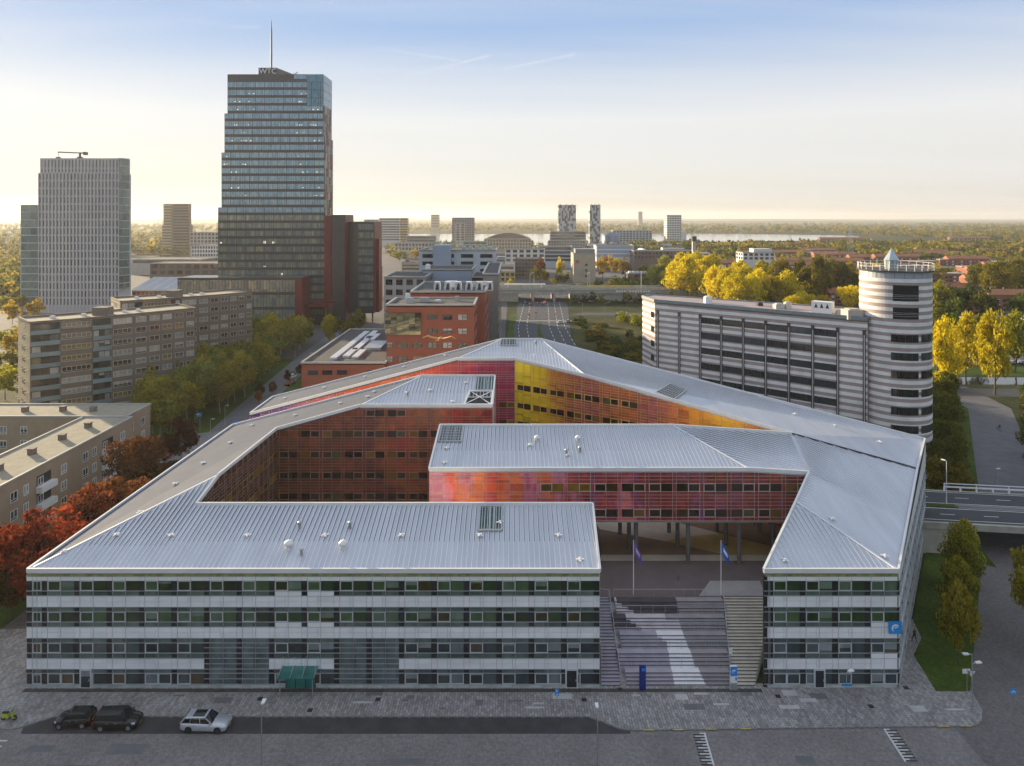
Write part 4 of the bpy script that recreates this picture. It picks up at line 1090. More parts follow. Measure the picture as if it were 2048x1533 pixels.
apartment('apartment_block', 'brown brick apartment slab with gravel roof beside the gabled flats', A1, 26.0, 9, (-9.5, 9.0), 3)
A2 = arc_pts((-121, 211), (-90.5, 238), [6.0, 6.5, 4.6, 5.2, 3.6, 3.4, 3.2, 3.0, 2.8, 2.6], 1.6)
apartment('apartment_block', 'brown brick apartment slab with curved end in front of the dark glass tower', A2, 27.0, 9, (-9.0, 10.5), 5)

# ---- low L-shaped flats with gravel roofs
flats = thing('gallery_flats', 'low beige brick flats with gravel roofs and small brick chimneys', 'apartment block', (-86, 130, 0))
ZL = 10.5
b = MB(); b.prism([(-91.5, 60), (-81, 60), (-81, 145.8), (-91.5, 145.8)], 0, ZL - 0.3); w1 = b.build('wall', m_beige, flats)
b = MB(); b.prism([(-240, 145.82), (-82.4, 145.82), (-82.4, 155.5), (-240, 155.5)], 0, ZL - 0.3); w2 = b.build('wall', m_beige, flats)
flat_roof(flats, [(-91.5, 60), (-81, 60), (-81, 145.6), (-91.5, 145.6)], ZL, m_gravel, m_parap, 0.25, 0.35)
flat_roof(flats, [(-240, 145.8), (-82.4, 145.8), (-82.4, 155.5), (-240, 155.5)], ZL + 0.02, m_gravel, m_parap, 0.3, 0.35)
wr = Wall((-81, 90), (-81, 145), flats, w1, (0, 110))
k = 0
for k in range(9):
    u = 1.5 + k * 6.2
    for zb in (1.0, 3.9, 6.9):
        if k % 3 == 1:
            wr.piece('loggia', m_dark, u, u + 3.6, zb - 0.6, zb + 2.0, 0, 0.04)
            wr.piece('balcony', m_white, u - 0.2, u + 3.8, zb - 0.75, zb + 0.3, 0.05, 1.1)
            window3(wr, u + 0.2, u + 1.6, zb + 0.1, zb + 1.7, m_gl_home, m_white, 2)
        else:
            window3(wr, u, u + 1.6, zb, zb + 1.7, m_gl_home, m_white, 2)
            if k % 3 == 0: window3(wr, u + 3.0, u + 4.2, zb, zb + 1.7, m_gl_home, m_white, 2)
wr2 = Wall((-150, 145.8), (-91.6, 145.8), flats, w2, (-120, 100))
for k in range(13):
    for zb in (1.0, 3.9, 6.9):
        if k % 3 != 2:
            window3(wr2, 1.0 + k * 4.4, 2.5 + k * 4.4, zb, zb + 1.7, m_gl_home, m_white, 2)
wr3 = Wall((-82.4, 145.9), (-82.4, 155.4), flats, w2, (0, 150))
for u in (1.2, 5.6):
    for zb in (3.9, 6.9): window3(wr3, u, u + 1.5, zb, zb + 1.7, m_gl_home, m_white, 2)
for x, y in ((-86.5, 98), (-86.5, 106.5), (-86.5, 115), (-86.5, 123), (-86.3, 131), (-86, 138.5), (-92, 150), (-99, 150.5), (-107, 150), (-116, 150.5), (-125, 150.3)):
    c = MB(); c.box(x - 0.55, x + 0.55, y - 0.5, y + 0.5, ZL, ZL + 1.0); c.box(x - 0.65, x + 0.65, y - 0.6, y + 0.6, ZL + 1.0, ZL + 1.1); c.build('chimney', m_brown, flats)

# ---- black glass tower with red flanks
m_tw_gl = glass('tower_glass', [(0, (0.27, 0.42, 0.52)), (0.3, (0.23, 0.37, 0.47)), (0.5, (0.30, 0.46, 0.55)), (0.7, (0.25, 0.40, 0.50)), (0.85, (0.34, 0.48, 0.54))], rough=0.08, metal=0.35, cell=(1.16, 50, 3.9), interp='CONSTANT')
m_tw_lo = glass('tower_glass_low', [(0, (0.22, 0.26, 0.25)), (0.3, (0.27, 0.29, 0.24)), (0.5, (0.18, 0.22, 0.22)), (0.7, (0.32, 0.34, 0.26)), (0.9, (0.42, 0.41, 0.28))], rough=0.08, metal=0.2, cell=(1.16, 50, 3.9))
m_tw_sp = mat('tower_spandrel', (0.062, 0.06, 0.066), 0.25, 0.2, 0.15)
m_tw_red = mat('tower_red', (0.15, 0.018, 0.024), 0.4, 0.2, 0.2, 0.3)
m_tw_blue = glass('tower_blue', [(0, (0.10, 0.30, 0.42)), (0.5, (0.13, 0.36, 0.47)), (0.8, (0.09, 0.25, 0.36))], cell=(2.4, 50, 3.9))
tower = thing('office_tower', 'tall stepped black glass skyscraper with rooftop mast and red flanks', 'skyscraper', (-120, 340, 0))
TY, TF = 340.0, 3.9
ZT = PZ(149, TY)
def tier_left(z):
    py = HOR + (CAM_H - z) * FPX / TY
    return PXx(455 if py < 229 else 449 if py < 306 else 443 if py < 414 else 436, TY)
def tier_right(z):
    py = HOR + (CAM_H - z) * FPX / TY
    return PXx(646.5 if py < 275 else 649, TY)
prev = None
nfl = int(ZT / TF); base0 = ZT - nfl * TF
steps = sorted({(round(tier_left(z), 2), round(tier_right(z), 2)) for z in [i * 0.5 for i in range(int(ZT * 2))]})
core = MB(); runs = []
z = base0
while z < ZT - 0.1:
    l, r = tier_left(z + 2), tier_right(z + 2)
    if runs and runs[-1][2:] == (l, r): runs[-1] = (runs[-1][0], z + TF, l, r)
    else: runs.append((z, z + TF, l, r))
    z += TF
runs[0] = (0,) + runs[0][1:]
for a, c, l, r in runs: core.box(l, r, TY, TY + 16.2, a, c)
tcore = core.build('tower_core', m_tw_sp, tower)
z = base0; k = 0
while z < ZT - 0.1:
    l, r = tier_left(z + 2), tier_right(z + 2)
    w = Wall((l, TY), (r, TY), tower, tcore, (0, 0))
    ftop = ZT - z
    g0, g1 = z + 1.35, z + TF - 0.05
    if ftop < TF + 0.5:
        w.piece('glass_strip', m_tw_gl, w.L - 14.5, w.L - 8.2, g0 + 0.3, g1 - 0.3, 0, 0.06)
    else:
        w.piece('glass_strip', m_tw_gl if z > 52 else m_tw_lo, 0.25, w.L - (8.2 if ftop < 4 * TF + 0.5 else 0.2), g0, g1, 0, 0.06)
    ws_ = Wall((r, TY), (r, TY + 16.2), tower, tcore, (0, TY))
    if ftop < 4 * TF + 0.5:
        w.piece('blue_glazing', m_tw_blue, w.L - 8.0, w.L - 0.1, z + 0.12, z + TF - 0.08, 0, 0.10)
        ws_.piece('blue_glazing', m_tw_blue, 0.1, ws_.L - 0.1, z + 0.12, z + TF - 0.08, 0, 0.10)
    else:
        for q in range(6):
            ws_.piece('red_flank_panel', [m_tw_red, m_tw_sp, m_cream][(q * 7 + k * 3 + (q * k) % 4) % 5 % 3 if z > 20 else 0], 0.2 + q * 2.66, 0.2 + q * 2.66 + 1.5, z + 0.05, z + TF - 0.05, 0, 0.14)
    z += TF; k += 1
mg = MB()
for (a, c, l, r) in runs:
    x = l + 1.16
    while x < r - 0.5:
        big = int(round((x - l) / 1.16)) % 4 == 0
        mg.box(x - (0.10 if big else 0.03), x + (0.10 if big else 0.03), TY - (0.22 if big else 0.12), TY, max(a, base0), c - (TF if c > ZT - 0.5 else 0) - 0.02)
        x += 1.16
mg.build('mullion', m_tw_sp, tower)
# lit ceilings behind the glass on some floors
m_lit, nt_, b_ = base_mat('lit_ceiling', 0.6)
b_.inputs['Emission Color'].default_value = (1.0, 0.93, 0.70, 1); b_.inputs['Emission Strength'].default_value = 0.4
b_.inputs['Base Color'].default_value = (0.5, 0.48, 0.4, 1)
rn = random.Random(11)
z = base0; k = 0
while z < ZT - 2 * TF:
    l, r = tier_left(z + 2), tier_right(z + 2); w = Wall((l, TY), (r, TY), tower, tcore, (0, 0))
    if z > 60 and k % 4 != 1:
        for u0, n in ((1.0, 11), (w.L - 13.5, 11)):
            for q in range(n):
                if rn.random() < 0.3: w.piece('lit_pane', m_lit, u0 + q * 1.16 + 0.1, u0 + q * 1.16 + 0.8, z + 1.6 + 0.5 * rn.random(), z + 2.2, 0.06, 0.08)
    elif 22 < z < 40:
        for q in range(34):
            if rn.random() < 0.03: w.piece('lit_pane', m_lit, 1 + q * 1.45, 2.0 + q * 1.45, z + 1.5, z + 1.9 + rn.random(), 0.06, 0.08)
    z += TF; k += 1
ph = MB(); phx0, phx1 = PXx(517, TY + 0.6), PXx(553, TY + 0.6)
ph.hexa([(phx0, TY + 0.6, ZT), (phx1, TY + 0.6, ZT), (phx1 + 3.5, TY + 14, ZT), (phx0, TY + 14, ZT)], [(phx0, TY + 0.6, ZT + 3.4), (phx1, TY + 0.6, ZT + 3.4), (phx1 + 3.5, TY + 14, ZT + 3.2), (phx0, TY + 14, ZT + 3.2)])
pho = ph.build('penthouse', m_tw_sp, tower)
def text_mesh(name, s, size, origin, m, parent, yaw=0.0, ext=0.05, align='LEFT'):
    c = bpy.data.curves.new(name, 'FONT'); c.body = s; c.size = size; c.extrude = ext; c.align_x = align
    o = bpy.data.objects.new(name, c); COL.objects.link(o)
    dg = bpy.context.evaluated_depsgraph_get(); me = bpy.data.meshes.new_from_object(o.evaluated_get(dg))
    bpy.data.objects.remove(o); me.materials.clear(); me.materials.append(m)
    t = bpy.data.objects.new(name, me); COL.objects.link(t); adopt(t, parent)
    t.matrix_basis = Matrix.Translation(origin) @ Matrix.Rotation(yaw, 4, 'Z') @ Matrix.Rotation(R(90), 4, 'X')
    return t
text_mesh('lettering', 'WTC', 3.7, (phx0 + 0.35, TY + 0.5, ZT + 0.45), m_white, pho)
ma = MB(); mx = PXx(543, TY + 7)
ma.tube((mx, TY + 7, ZT + 3.2), (mx, TY + 7, ZT + 9), 0.42, 0.40, 8); ma.tube((mx, TY + 7, ZT + 9), (mx, TY + 7, PZ(60, TY + 7)), 0.45, 0.38, 8); ma.tube((mx, TY + 7, PZ(60, TY + 7)), (mx, TY + 7, PZ(41, TY + 7)), 0.3, 0.1, 8)
ma.build('mast', mat('mast_blue', (0.05, 0.09, 0.13), 0.4, 0.3, 0.1), tower)
ar = MB(); ar.beam((PXx(570, TY + 6), TY + 6, ZT + 0.2), (PXx(594, TY + 6), TY + 6, ZT + 1.9), 0.3, 0.3); ar.box(PXx(594, TY + 6) - 0.3, PXx(594, TY + 6) + 0.3, TY + 5.7, TY + 6.3, ZT + 1.7, ZT + 2.3); ar.build('cradle_arm', m_steel, tower)
# its lower wings
def dark_wing(px0, px1, pyt, Y, dep, pitch, flank=True, gl=m_tw_lo, lo=0.0, label='podium'):
    x0, x1, zt_ = PXx(px0, Y), PXx(px1, Y), PZ(pyt, Y)
    b = MB(); b.box(x0, x1, Y, Y + dep, lo, zt_); o = b.build(label, m_tw_sp, tower)
    w = Wall((x0, Y), (x1, Y), tower, o, (0, 0)); n = int((zt_ - lo) / pitch)
    for k in range(n):
        zb = zt_ - (k + 1) * pitch
        if zb > lo: w.piece('glass_strip', gl, 0.4, w.L - 0.3, zb + 0.3, zb + pitch - 1.1, 0, 0.06)
    mgl = MB(); u = 1.5
    while u < w.L: w.box(mgl, u, u + 0.14, lo, zt_, 0, 0.14); u += 1.5
    mgl.build('mullion', m_tw_sp, o)
    if flank:
        wk = Wall((x1, Y), (x1, Y + dep), tower, o, (0, Y))
        for q in range(max(1, int(dep / 2.2))): wk.piece('red_flank_panel', m_tw_red, q * 2.2 + 0.1, q * 2.2 + 2.0, lo + 0.1, zt_ - 0.05, 0, 0.2)
    return o, x0, x1, zt_
dark_wing(355, 603, 556, 322, 14, 7.0)
dark_wing(664, 690, 430, 338, 18, 3.9, gl=m_tw_sp)
o_, x0_, x1_, z_ = dark_wing(688, 748, 444, 345, 20, 4.3, lo=5.0)
wv = Wall((x0_, 345), (x1_, 345), tower, o_, (0, 0)); wv.piece('blank_panel', m_tw_sp, 0.0, 7.2, 5, z_ - 0.1, 0.15, 0.3)
for dy, px_, py_ in ((0, 757, 478), (0.5, 765, 534)):
    b = MB(); xx0 = x1_ + 0.2; b.box(xx0, xx0 + 1.6, 349 + dy * 8, 352 + dy * 12, 5, PZ(py_, 350)); b.build('red_fin', m_tw_red, tower)
for q in range(4): b = MB(); b.tube((x0_ + 2 + q * 4, 347, 0), (x0_ + 2 + q * 4, 347, 5.05), 0.4); b.build('pillar', m_tw_sp, tower)
b = MB(); b.box(PXx(590, 321.8), PXx(605, 321.8), 321.6, 322.4, 0, PZ(558, 322)); b.build('red_fin', m_tw_red, tower)
b = MB(); b.box(PXx(649, 339.5), PXx(664, 339.5), 338.8, 339.9, 12, PZ(432, 339)); b.build('red_fin', m_tw_red, tower)
b = MB(); b.box(PXx(605, 330), PXx(662, 330), 326, 340, PZ(612, 330), PZ(606, 330)); b.build('porch_roof', m_tw_red, tower)
b = MB(); b.box(PXx(500, 321.5), PXx(590, 321.5), 320, 322, PZ(648, 321), PZ(643, 321)); b.build('red_canopy', m_tw_red, tower)

# ---- grey tower with vertical windows
m_gr = mat('tower_grey', (0.50, 0.50, 0.51), 0.6, 0.1, 0.05, 0.2)
m_gr_gl = glass('tower_grey_glass', [(0, (0.13, 0.15, 0.16)), (0.4, (0.09, 0.10, 0.11)), (0.6, (0.18, 0.20, 0.21)), (0.8, (0.05, 0.055, 0.06))], rough=0.1, cell=(2.06, 50, 4.35))
m_gr_bl = glass('tower_corner_glass', [(0, (0.16, 0.25, 0.26)), (0.5, (0.20, 0.29, 0.29)), (0.8, (0.10, 0.16, 0.17))], cell=(3.2, 50, 4.35))
gt = thing('grey_tower', 'pale grey slab tower with narrow vertical windows and a rooftop crane', 'skyscraper', (-240, 380, 0))
GY = 380.0
def grey_vol(px0, px1, pyt, Y, dep, pyb=None, name='tower_body'):
    x0, x1 = PXx(px0, Y), PXx(px1, Y); b = MB(); b.box(x0, x1, Y, Y + dep, 0 if pyb is None else PZ(pyb, Y), PZ(pyt, Y)); return b.build(name, m_gr, gt), x0, x1
go1, gx0, gx1 = grey_vol(77, 238, 347, GY, 12)
go2, hx0, hx1 = grey_vol(81, 238, 317, GY + 0.8, 11, 347.5)
go3, ix0, ix1 = grey_vol(41, 79, 410, GY + 6, 18)
wg = Wall((gx0, GY), (gx1, GY), gt, go1, (0, 0))
fh = 4.35; ztop_ = PZ(347, GY); k = 0
pm = MB()
nc = 23
while ztop_ - (k + 1) * fh > 2:
    zb = ztop_ - (k + 1) * fh
    wg.piece('window_row', m_gr_gl, 0.5, wg.L - 0.3, zb + 0.75, zb + fh - 0.1, -0.02, 0.05)
    k += 1
for c in range(nc + 1):
    u = c * wg.L / nc; wg.box(pm, max(0, u - 0.5), min(wg.L, u + 0.5), 0, ztop_, 0, 0.34)
pm.build('pilaster', m_gr, go1)
wh = Wall((hx0, GY + 0.8), (hx1, GY + 0.8), gt, go2, (0, 0)); pm = MB()
for zb, hgt in ((ztop_ + 0.6, 2.0), (ztop_ + 3.2, 4.4)):
    wh.piece('window_row', m_gr_gl, 0.8, wh.L - 0.8, zb, zb + hgt, -0.02, 0.05)
for c in range(nc + 1):
    u = c * wh.L / nc; wh.box(pm, max(0, u - 0.55), min(wh.L, u + 0.55), ztop_, PZ(317, GY), 0, 0.3)
pm.build('pilaster', m_gr, go2)
# rounded glass corner
cg = MB(); rad = 6.0; cx_ = gx1; cy_ = GY + rad
prof = [(rad * 0.55, 14), (rad * 0.55, PZ(317, GY + 1) - 0.2)]
poly = [(cx_ - 0.1, GY)] + [(cx_ + 2.6 * math.sin(a), GY + rad - rad * math.cos(a)) for a in [R(15 * i) for i in range(7)]] + [(cx_ - 0.1, GY + rad + 4)]
cg.prism(poly, 14, PZ(317, GY)); cgo = cg.build('glass_corner', m_gr_bl, gt)
cl_ = MB()
k = 0
while PZ(317, GY) - k * fh > 15:
    zz = PZ(317, GY) - k * fh
    for p, q in zip(poly[1:], poly[2:8]): cl_.beam((*p, zz), (*q, zz), 0.5, 0.35)
    k += 1
cl_.build('floor_edge', m_gr, cgo)
wi = Wall((ix0, GY + 6), (ix1, GY + 6), gt, go3, (0, 0)); zt3 = PZ(410, GY + 6); k = 0
while zt3 - (k + 1) * fh > 2:
    zb = zt3 - (k + 1) * fh; wi.piece('window_row', m_gr_bl, 0.4, wi.L - 0.3, zb + 0.4, zb + fh - 0.1, 0, 0.06); k += 1
cr = MB(); cx2 = PXx(160, GY + 8); zc = PZ(317, GY)
cr.box(cx2 - 1.2, cx2 + 1.2, GY + 7, GY + 9, zc, zc + 1.4); cr.box(cx2 - 0.4, cx2 + 0.4, GY + 7.6, GY + 8.4, zc + 1.4, zc + 3.4)
cr.beam((PXx(116, GY + 8), GY + 8, zc + 4.2), (PXx(172, GY + 8), GY + 8, zc + 3.6), 0.5, 0.6); cr.box(PXx(168, GY + 8), PXx(174, GY + 8), GY + 7, GY + 9, zc + 2.6, zc + 4.2)
cr.tube((PXx(117, GY + 8), GY + 8, zc + 4), (PXx(117, GY + 8), GY + 8, zc + 1), 0.1); cr.box(PXx(113, GY + 8), PXx(120, GY + 8), GY + 7.4, GY + 8.6, zc, zc + 1.4)
cr.build('roof_crane', m_tar, gt)

# ---- red brick office with flat roofs, and its stepped rear
brick = thing('brick_office', 'dark red brick office with mirrored bay window and stepped flat roofs', 'office', (-20, 170, 0))
BY = 170.0; bx0, bx1, bz = PXx(773, BY), PXx(948, BY), PZ(612, BY)
b = MB(); b.box(bx0, bx1, BY, BY + 15, 0, bz); bw_ = b.build('wall', m_brick, brick)
flat_roof(brick, [(bx0, BY), (bx1, BY), (bx1, BY + 15), (bx0, BY + 15)], bz + 0.05, m_tar, m_parap, 0.4, 0.5)
wb = Wall((bx0, BY), (bx1, BY), brick, bw_, (0, 0)); sc_ = BY / FPX
def bu(px): return (px - 773) * sc_
for ri, py in enumerate((635, 663, 691, 719, 747)):
    z0, z1 = PZ(py + 5.2, BY), PZ(py - 5.2, BY)
    for ci, px in enumerate((780, 805, 835, 865, 895, 925)):
        if ri < 2 and ci < 3: continue
        wd = 12 if ci == 0 else 19.5
        wb.piece('window', m_gl_home if (ri + ci) % 4 else m_gl_dark, bu(px - wd / 2), bu(px + wd / 2), z0, z1, 0, 0.05)
        f = MB()
        for t in (-wd / 2, -0.6, wd / 2 - 1.0): wb.box(f, bu(px + t), bu(px + t + 1.0), z0, z1, 0.05, 0.1)
        wb.box(f, bu(px), bu(px + wd / 2), (z0 + z1) / 2 - 0.05, (z0 + z1) / 2 + 0.05, 0.05, 0.1)
        f.build('window_frame', m_tar, bw_)
# mirrored bay: bronze panes
m_bronze = glass('bronze_mirror', [(0, (0.30, 0.27, 0.17)), (0.3, (0.34, 0.31, 0.20)), (0.6, (0.24, 0.22, 0.14)), (0.85, (0.10, 0.09, 0.06))], rough=0.05, metal=0.5)
for r_ in range(6):
    for c in range(6):
        za, zb = PZ(669, BY), PZ(626, BY); h_ = (zb - za) / 6
        wb.piece('mirror_pane', m_bronze, -0.3 + c * bu(845) / 6, -0.3 + (c + 1) * bu(845) / 6 - 0.03, za + r_ * h_, za + (r_ + 1) * h_ - 0.03, 0, 0.6)
# right flank windows
wbr = Wall((bx1, BY), (bx1, BY + 15), brick, bw_, (60, BY))
for ri, py in enumerate((635, 663, 691, 719)):
    for c in range(3): wbr.piece('window', m_gl_dark, 1.5 + c * 4.6, 3.9 + c * 4.6, PZ(py + 5, BY), PZ(py - 5, BY), 0, 0.06)
# rear block and glazed spine
R1 = 192.0; rx0, rx1, rz = PXx(822, R1), PXx(970, R1), PZ(586, R1)
b = MB(); b.box(rx0, rx1, R1, R1 + 30, 0, rz); rwall = b.build('rear_wall', m_brick, brick)
flat_roof(brick, [(rx0, R1), (rx1, R1), (rx1, R1 + 30), (rx0, R1 + 30)], rz + 0.05, m_tar, m_parap, 0.45, 0.6)
wrr = Wall((rx1, R1), (rx1, R1 + 30), brick, rwall, (60, R1))
for r_ in range(6):
    for c in range(4): wrr.piece('window', m_gl_dark, 2 + c * 6.5, 5.2 + c * 6.5, rz - 5.0 - r_ * 3.5, rz - 3.2 - r_ * 3.5, 0, 0.06)
m_spine = mat('spine_cladding', (0.20, 0.21, 0.21), 0.4, 0.3, 0.1, 0.4)
sx0, sx1 = PXx(966, 224), PXx(997, 224)
b = MB(); b.box(sx0, sx1, 224, 280, 0, PZ(549, 226)); sp_ = b.build('spine_block', m_spine, brick)
flat_roof(brick, [(sx0, 224), (sx1, 224), (sx1, 280), (sx0, 280)], PZ(549, 226) + 0.05, m_tar, m_parap, 0.5, 0.6)
wsp = Wall((sx1, 224), (sx1, 280), brick, sp_, (60, 230))
for r_ in range(8):
    wsp.piece('window_row', m_gl_dark, 2, 54, 2.0 + r_ * 3.6, 3.9 + r_ * 3.6, 0, 0.08)
# roof plant: row of cowled ducts, cooling unit, boxes
du = MB()
for q in range(6):
    x = PXx(868, R1 + 6) + q * 2.9 * 1.05; du.box(x, x + 1.9, R1 + 5.5, R1 + 7.5, rz, rz + 1.5); du.hexa([(x, R1 + 5.5, rz + 1.5), (x + 1.9, R1 + 5.5, rz + 1.5), (x + 1.9, R1 + 7.5, rz + 1.5), (x, R1 + 7.5, rz + 1.5)], [(x + 0.2, R1 + 5.2, rz + 2.5), (x + 1.7, R1 + 5.2, rz + 2.5), (x + 1.7, R1 + 6.4, rz + 2.7), (x + 0.2, R1 + 6.4, rz + 2.7)])
du.build('duct_row', m_white, brick)
for q in range(6):
    b = MB(); x = PXx(868, R1 + 6) + q * 2.9 * 1.05; b.hexa([(x + 0.4, R1 + 5.3, rz + 0.3), (x + 1.5, R1 + 5.3, rz + 0.3), (x + 1.5, R1 + 5.48, rz + 0.3), (x + 0.4, R1 + 5.48, rz + 0.3)], [(x + 0.85, R1 + 5.3, rz + 2.1), (x + 1.3, R1 + 5.3, rz + 2.1), (x + 1.3, R1 + 5.48, rz + 2.1), (x + 0.85, R1 + 5.48, rz + 2.1)]); b.build('duct_mouth', m_tar, brick)
for (x, y, s, h, m_) in ((-20, R1 + 14, 3.5, 1.8, m_white), (-14, R1 + 16, 3.0, 1.5, m_steel), (-10, R1 + 20, 2.2, 1.2, m_white), (-27, BY + 4, 1.8, 1.3, m_steel), (-24, BY + 7, 2.4, 1.1, m_steel), (-28, BY + 9, 1.2, 2.0, m_white), (-15, BY + 9, 1.2, 1.2, m_steel), (-20, BY + 8, 1.4, 0.4, m_white)):
    zr = rz if y > R1 else bz
    b = MB(); b.box(x, x + s, y, y + s * 0.7, zr, zr + h); b.box(x + 0.2, x + s - 0.2, y + 0.1, y + s * 0.6, zr + h, zr + h + 0.15); b.build('roof_plant', m_, brick)
# low annex with roof-lights
AY = 168.0; ax0, ax1, az = PXx(603, AY), PXx(773, AY), PZ(728, AY)
annex = thing('brick_annex', 'low brick annex with rows of white roof-lights on its dark roof', 'office', (ax0, AY, 0))
b = MB(); b.box(ax0, ax1 - 0.3, AY, AY + 51, 0, az); aw = b.build('wall', m_brick, annex)
flat_roof(annex, [(ax0, AY), (ax1 - 0.3, AY), (ax1 - 0.3, AY + 51), (ax0, AY + 51)], az + 0.05, m_tar, m_parap, 0.4, 0.5)
wa = Wall((ax0, AY), (ax1, AY), annex, aw, (0, 0))
for px in (626, 655, 684, 745):
    wa.piece('window', m_gl_dark, (px - 603 - 10) * AY / FPX, (px - 603 + 10) * AY / FPX, PZ(750, AY), PZ(741, AY), 0, 0.06)
m_sky = mat('roof_light', (0.62, 0.64, 0.66), 0.3, 0, 0.06)
for (pa, pb) in (((667, 720), (733, 666)), ((690, 716), (712, 700)), ((708, 718), (728, 703)), ((708, 703), (726, 690)), ((726, 690), (740, 676)), ((733, 680), (752, 665)), ((742, 683), (756, 671))):
    A, B_ = Vector(G(*pa, az)), Vector(G(*pb, az))
    b = MB(); x = min(A.x, B_.x) if abs(A.x - B_.x) > 6 else (A.x + B_.x) / 2 - 0.8
    xm = (A.x + B_.x) / 2; b.box(xm - 0.85, xm + 0.85, A.y, B_.y, az, az + 0.55); b.build('roof_light', m_sky, annex)
b = MB(); b.box(PXx(735, 190), PXx(768, 190), 185, 196, az, az + 0.7); b.build('roof_plant', m_steel, annex)

# ---- grey and white offices behind it
def simple(name, label, cat, px0, px1, pyt, Y, dep, wall, rows, gm, pitch=None, cols=0, roofm=m_tar, side=True, gap=0.35, zb=0.0, top=0.6, group=None):
    x0, x1, zt_ = PXx(px0, Y), PXx(px1, Y), PZ(pyt, Y)
    th = thing(name, label, cat, ((x0 + x1) / 2, Y, 0), group=group)
    b = MB(); b.box(x0, x1, Y, Y + dep, zb, zt_); wo = b.build('wall', wall, th)
    if roofm: flat_roof(th, [(x0, Y), (x1, Y), (x1, Y + dep), (x0, Y + dep)], zt_ + 0.05, roofm, wall if roofm is not m_tar else m_parap, 0.4, 0.5)
    ph_ = pitch or (zt_ / max(1, rows))
    faces = [Wall((x0, Y), (x1, Y), th, wo, (0, 0))]
    if side: faces.append(Wall((x1, Y), (x1, Y + dep), th, wo, (0, Y)) if x1 < 0 else Wall((x0, Y), (x0, Y + dep), th, wo, (0, Y)))
    for w in faces:
        for r_ in range(rows):
            z1 = zt_ - top - r_ * ph_; z0 = z1 - ph_ * (1 - gap)
            if z0 < zb + 0.2: break
            n = cols if w is faces[0] else max(1, int(cols * w.L / max(1.0, faces[0].L)))
            if cols == 0: w.piece('window_strip', gm, w.L * 0.03, w.L * 0.97, z0, z1, 0, 0.08)
            else:
                for c in range(n):
                    u0 = w.L * (c + 0.18) / n; u1 = w.L * (c + 0.82) / n
                    w.piece('window', gm, u0, u1, z0, z1, 0, 0.08)
    return th, wo, x0, x1, zt_
m_pale = mat('pale_cladding', (0.48, 0.52, 0.55), 0.5, 0.1, 0.08, 0.2)
m_lgrey = mat('light_stone', (0.42, 0.39, 0.36), 0.7, 0, 0.1, 0.3)
m_bluegrey = mat('blue_cladding', (0.30, 0.37, 0.46), 0.5, 0.1, 0.05, 0.3)
simple('stone_office', 'light grey stone office with square dark windows behind the brick office', 'office', 768, 850, 556, 245, 25, m_lgrey, 6, m_gl_dark, 3.6, 4, gap=0.45)
t_, wo_, x0, x1, zt_ = simple('white_office', 'white office with ribbon windows and a blank blue-grey lift tower', 'office', 838, 992, 502, 330, 30, m_pale, 9, m_gl_dark, 3.6, 4, top=1.6, gap=0.5)
b = MB(); b.box(PXx(866, 325), PXx(901, 325), 324, 336, 0, PZ(491, 325)); b.build('lift_tower', m_bluegrey, t_)
b = MB()
for q in range(5): b.box(x0 + 20 + q * 3.2, x0 + 22 + q * 3.2, 340, 343, zt_, zt_ + 1.7)
b.build('roof_plant', m_steel, t_)
fr_ = MB()
for q in range(12):
    xx = x0 + 3 + q * 2.9; fr_.tube((xx, 348, zt_), (xx, 348, zt_ + 3.4), 0.12, n=5)
fr_.beam((x0 + 2, 348, zt_ + 3.3), (x1 - 2, 348, zt_ + 3.3), 0.2, 0.2); fr_.beam((x0 + 2, 348, zt_ + 1.8), (x1 - 2, 348, zt_ + 1.8), 0.2, 0.2)
fr_.build('plant_screen', mat('green_screen', (0.12, 0.32, 0.2), 0.6, 0, 0.1), t_)
t_, wo_, x0, x1, zt_ = simple('plant_house', 'blank blue-grey plant house with a round vent on its roof', 'building', 846, 944, 541, 265, 25, m_bluegrey, 0, m_gl_dark)
b = MB(); b.lathe((PXx(856, 268), 268, zt_), [(1.0, 0), (1.0, 1.8), (0.6, 2.2), (0, 2.3)], 12); b.build('roof_vent', m_white, t_)
simple('glass_link', 'dark glazed link building with white roof edge beside the brick office', 'building', 944, 975, 556, 262, 24, m_tw_sp, 4, m_gl_dark, 3.6)

# ---- striped stone office with round corner tower
def stripe_mat(name, per, c0, c1, off=0.0):
    m, nt, b = base_mat(name, 0.7, 0, 0.3)
    g_ = nd(nt, 'ShaderNodeNewGeometry'); sp = nd(nt, 'ShaderNodeSeparateXYZ'); nt.links.new(g_.outputs['Position'], sp.inputs[0])
    a = nd(nt, 'ShaderNodeMath', operation='ADD'); a.inputs[1].default_value = off; nt.links.new(sp.outputs['Z'], a.inputs[0])
    d = nd(nt, 'ShaderNodeMath', operation='DIVIDE'); d.inputs[1].default_value = per; nt.links.new(a.outputs[0], d.inputs[0])
    f = nd(nt, 'ShaderNodeMath', operation='FRACT'); nt.links.new(d.outputs[0], f.inputs[0])
    r_ = ramp(nt, f.outputs[0], [(0.0, c0), (0.5, c1)]); r_.color_ramp.interpolation = 'CONSTANT'
    n = pos_noise(nt, 0.5, 5); n2 = pos_noise(nt, 3.5, 3)
    c = mixc(nt, 1.0, r_.outputs['Color'], ramp(nt, n.outputs['Fac'], [(0.3, (0.78,) * 3), (0.7, (1, 1, 1))]).outputs['Color'], 'MULTIPLY')
    c = mixc(nt, 1.0, c, ramp(nt, n2.outputs['Fac'], [(0.3, (0.85,) * 3), (0.7, (1, 1, 1))]).outputs['Color'], 'MULTIPLY')
    nt.links.new(c, b.inputs['Base Color']); MATS[name] = m
    return m
PER = 1.44
